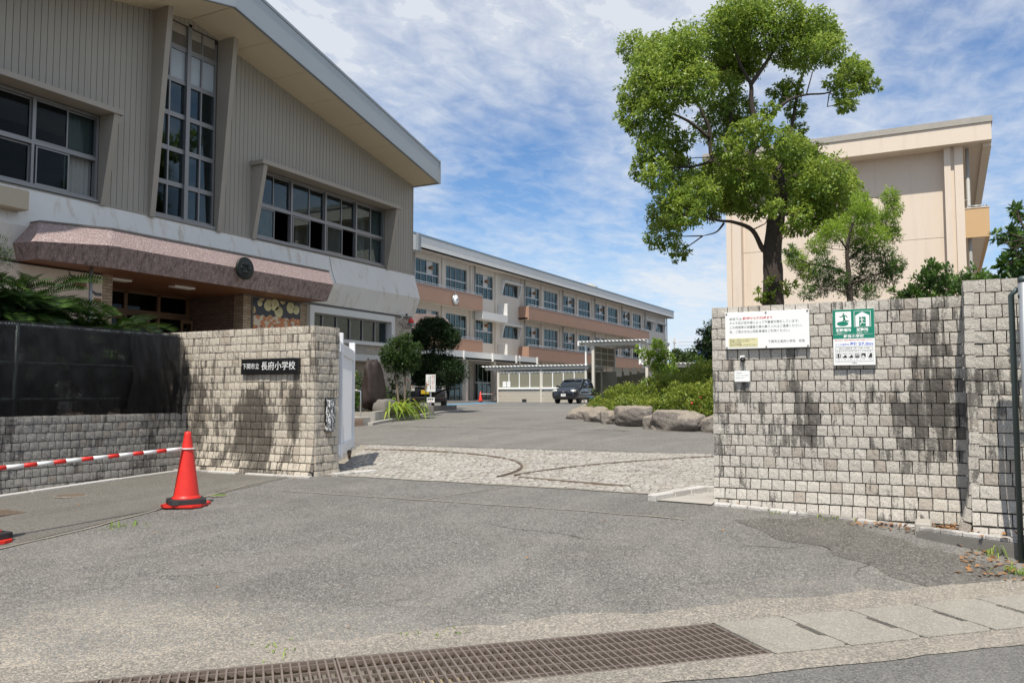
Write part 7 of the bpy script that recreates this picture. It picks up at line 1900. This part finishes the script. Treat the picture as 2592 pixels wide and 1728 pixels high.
suv = dict(paint='car_black', scale=.925, wr=.355, track=.76, wheels=(1.36, -1.36),
  body=[(2.36, .62, .42, .68, .0), (2.33, .74, .34, .80, .01), (2.22, .84, .28, .92, .02), (1.95, .90, .26, .99, .03), (1.36, .915, .27, 1.05, .04), (.85, .915, .27, 1.09, .02), (0, .92, .26, 1.08, 0), (-1.0, .92, .27, 1.09, 0), (-1.8, .90, .30, 1.10, 0), (-2.2, .86, .36, 1.06, 0), (-2.36, .74, .44, .94, 0)],
  cabin=[(1.12, .80, .76, 1.03, 1.06), (.72, .82, .72, 1.04, 1.33), (.28, .83, .66, 1.04, 1.58), (-.4, .83, .65, 1.04, 1.645), (-1.2, .82, .64, 1.04, 1.63), (-1.75, .80, .62, 1.04, 1.52), (-2.12, .76, .66, 1.03, 1.22), (-2.25, .74, .68, 1.02, 1.06)],
  roof=[(.40, .60, 1.57), (.2, .655, 1.625), (-.4, .665, 1.675), (-1.2, .655, 1.66), (-1.8, .63, 1.57), (-1.95, .6, 1.50)],
  pillars=[((1.08, .77, 1.05), (.26, .655, 1.60), .032), ((-.15, .835, 1.06), (-.22, .665, 1.64), .03), ((-1.05, .83, 1.06), (-1.15, .655, 1.63), .03), ((-1.75, .80, 1.06), (-1.72, .63, 1.56), .06)],
  boxes=[('grille', 'chrome', (2.315, 0, .80), (.05, .74, .13)), ('grille_mesh', 'black_paint', (2.335, 0, .80), (.05, .66, .07)), ('grille_badge', 'chrome', (2.36, 0, .80), (.03, .15, .07)), ('number_plate', 'number_plate', (2.375, -.0, .56), (.02, .33, .17)), ('lower_grille', 'black_paint', (2.34, 0, .40), (.06, 1.0, .10)), ('fog_lamp', 'headlamp', (2.26, .62, .47), (.05, .2, .06)), ('fog_lamp', 'headlamp', (2.26, -.62, .47), (.05, .2, .06)), ('door_handle', 'chrome', (.35, .915, .94), (.18, .02, .03)), ('door_handle', 'chrome', (-.75, .915, .94), (.18, .02, .03)), ('side_sill', 'black_paint', (0, .88, .30), (1.9, .08, .12)), ('side_sill', 'black_paint', (0, -.88, .30), (1.9, .08, .12)), ('wiper', 'black_paint', (.98, .1, 1.12), (.03, .9, .02))],
  lumps=[('headlight', 'headlamp', (2.17, .62, .83), (.14, .22, .10), .8), ('headlight', 'headlamp', (2.17, -.62, .83), (.14, .22, .10), .8), ('wing_mirror', 'car_black', (.72, .98, 1.16), (.07, .12, .08), .7), ('wing_mirror', 'car_black', (.72, -.98, 1.16), (.07, .12, .08), .7)])
HD = (.09, -1.0)
FC = Vector((-20.95, 46.5, 0)); OC = FC - Vector((*HD, 0)).normalized() * 2.36 * .925
st0, M0 = car('parked_suv', 'black SUV parked head-on in front of the covered walkway', (OC.x, OC.y, gz(OC.x, OC.y) + .004), HD, suv)
Mp = M0 @ Matrix(((0, 0, 1, 2.387), (1, 0, 0, 0), (0, 1, 0, .56), (0, 0, 0, 1)))
lettering('53-98', .07, 'ink_black', st0, Mp @ Matrix.Translation((0, -.025, 0)), width=.22, height=.07); lettering('下関 330', .04, 'ink_black', st0, Mp @ Matrix.Translation((0, .045, 0)), width=.16, height=.04)
kei = dict(paint='car_black', scale=1., wr=.28, track=.62, wheels=(1.15, -1.15),
  body=[(1.68, .60, .36, .62, 0), (1.6, .70, .28, .78, .01), (1.2, .73, .26, .90, .02), (0, .735, .26, .94, 0), (-1.3, .735, .28, .95, 0), (-1.62, .72, .34, .94, 0), (-1.68, .70, .38, .9, 0)],
  cabin=[(1.1, .66, .62, .90, .93), (.6, .68, .58, .92, 1.48), (-.4, .68, .57, .92, 1.56), (-1.4, .68, .57, .92, 1.52), (-1.64, .67, .60, .92, 1.0)],
  roof=[(.7, .55, 1.48), (.4, .58, 1.54), (-.6, .58, 1.59), (-1.4, .57, 1.56), (-1.55, .55, 1.48)],
  pillars=[((1.05, .64, .95), (.58, .58, 1.49), .03), ((-1.62, .66, .95), (-1.42, .57, 1.53), .045), ((-.3, .69, .95), (-.3, .58, 1.55), .025)],
  boxes=[('rear_trim', 'car_silver', (-1.70, 0, .92), (.04, 1.28, .05)), ('number_plate', 'yellow_plate', (-1.715, .12, .70), (.02, .33, .165)), ('rear_bumper', 'black_paint', (-1.69, 0, .40), (.1, 1.42, .18)), ('tail_lamp', 'headlamp', (-1.66, -.62, .84), (.08, .16, .22)), ('tail_lamp', 'headlamp', (-1.66, .62, .84), (.08, .16, .22)), ('reflector', 'orange_lamp', (-1.73, -.55, .40), (.02, .10, .04)), ('reflector', 'orange_lamp', (-1.73, .55, .40), (.02, .10, .04))],
  lumps=[('wing_mirror', 'car_black', (.85, .78, 1.05), (.06, .10, .08), .7), ('wing_mirror', 'car_black', (.85, -.78, 1.05), (.06, .10, .08), .7)])
car('parked_minicar', 'small black car with a yellow plate parked behind the planter sign', (-19.75, 29.85, gz(-19.7, 29.8) + .004), (-.52, .85), kei)
# small cone and bar in the wing porch
pc = thing('traffic_cone', 'small red cone with a striped bar in the shaded porch of the wing', 'traffic cone', (-30.0, 51.9, .6), 'cones in the porch')
MB().lathe([(.2, 0), (.2, .03), (.12, .04), (.03, .68), (.0, .7)], (-30.0, 52.0, .6), 16).build('cone_body', 'red_plastic', pc); MB().tube([(-30.0, 52.0, 1.1), (-29.9, 54.5, 1.08)], .022, 6).build('bar', 'white_plastic', pc)
for k in range(4): MB().tube([(-30.0 + .02 * k, 52.3 + .6 * k, 1.1), (-29.99 + .02 * k, 52.6 + .6 * k, 1.1)], .025, 6).build('red_band', 'red_plastic', pc)

# ------------------------------------------------------------------ beyond the yard
def far_tree(lab, x, y, h, r, seed, mat='far_leaf'):
    g = random.Random(seed); t_ = thing('far_tree', lab, 'tree', (x, y, .5), 'trees beyond the yard')
    bb = []
    for k in range(16):
        an = g.uniform(0, 6.28); q = r * .62 * g.random() ** .5; z = h * g.uniform(.38, .86); bb.append((x + q * math.cos(an), y + q * math.sin(an), z, r * g.uniform(.26, .44)))
    limbs(t_, [([(x, y, .4), (x + .1, y, h * .35), (x, y + .1, h * .8)], r * .08, r * .02)], 'bark', 'trunk', 7)
    crown(t_, bb, 46, .34, mat, aspect=.6, seed=seed, shell=.4)
far_tree('green tree right of the end of the classroom wing', -31.5, 112, 8.2, 3.0, 201); far_tree('second green tree beyond the end of the wing', -28.3, 112, 8.8, 3.0, 202); far_tree('low tree beyond the walkway roof', -25.2, 113, 6.6, 2.6, 203)
far_tree('tree behind the covered walkway near the blue-roofed house', -22.6, 118, 7.0, 3.2, 204); far_tree('tree beyond the right end of the walkway', -17, 120, 7.4, 3.5, 205); far_tree('tall tree far behind the dark evergreen', -11, 118, 8.6, 3.6, 206)
far_tree('tree beyond the yard behind the azalea bed', -5, 110, 8.0, 3.6, 207)
ho = thing('far_house', 'small pale house with a dark blue tiled roof beyond the yard', 'house', (-25.0, 100, .5))
MB().box((-26.2, 98, .3), (-20, 104, 5.0)).build('wall', 'cream_paint', ho)
mb = MB(); mb.prism([(-26.9, 97.4, 4.9), (-26.9, 104.6, 4.9), (-26.9, 101, 6.7)], (7.6, 0, 0)); mb.build('roof', 'roof_tile_blue', ho)
for y_ in (99.2, 101.5): MB().bbox((-26.24, y_, 2.2), (-26.18, y_ + 1.2, 3.6), .01).build('window', 'car_glass', ho)
for k, z_ in enumerate((9.0, 8.5, 8.0, 7.2)):
    mb = MB(); mb.tube([(-36 + 12 * i, 122, z_ - .35 * math.sin(math.pi * (i % 4) / 4)) for i in range(9)], .02, 4); o = mb.build('power_line', 'wire', None, (0, 122, z_))
    tag(o, ('uppermost', 'second', 'third', 'lowest')[k] + ' of the thin power lines beyond the yard', 'cable', 'power lines beyond the yard')
for x_ in (-36.5, 60):
    t_ = thing('utility_pole', 'concrete utility pole carrying the power lines, ' + ('left' if x_ < 0 else 'right') + ' one', 'pole', (x_, 122, .5), 'power line poles')
    MB().tube([(x_, 122, .3), (x_, 122, 9.6)], [.16, .11], 10).build('shaft', 'concrete', t_); MB().box((x_ - .05, 121.2, 8.9), (x_ + .05, 122.8, 9.0)).build('cross_arm', 'galvanised', t_)
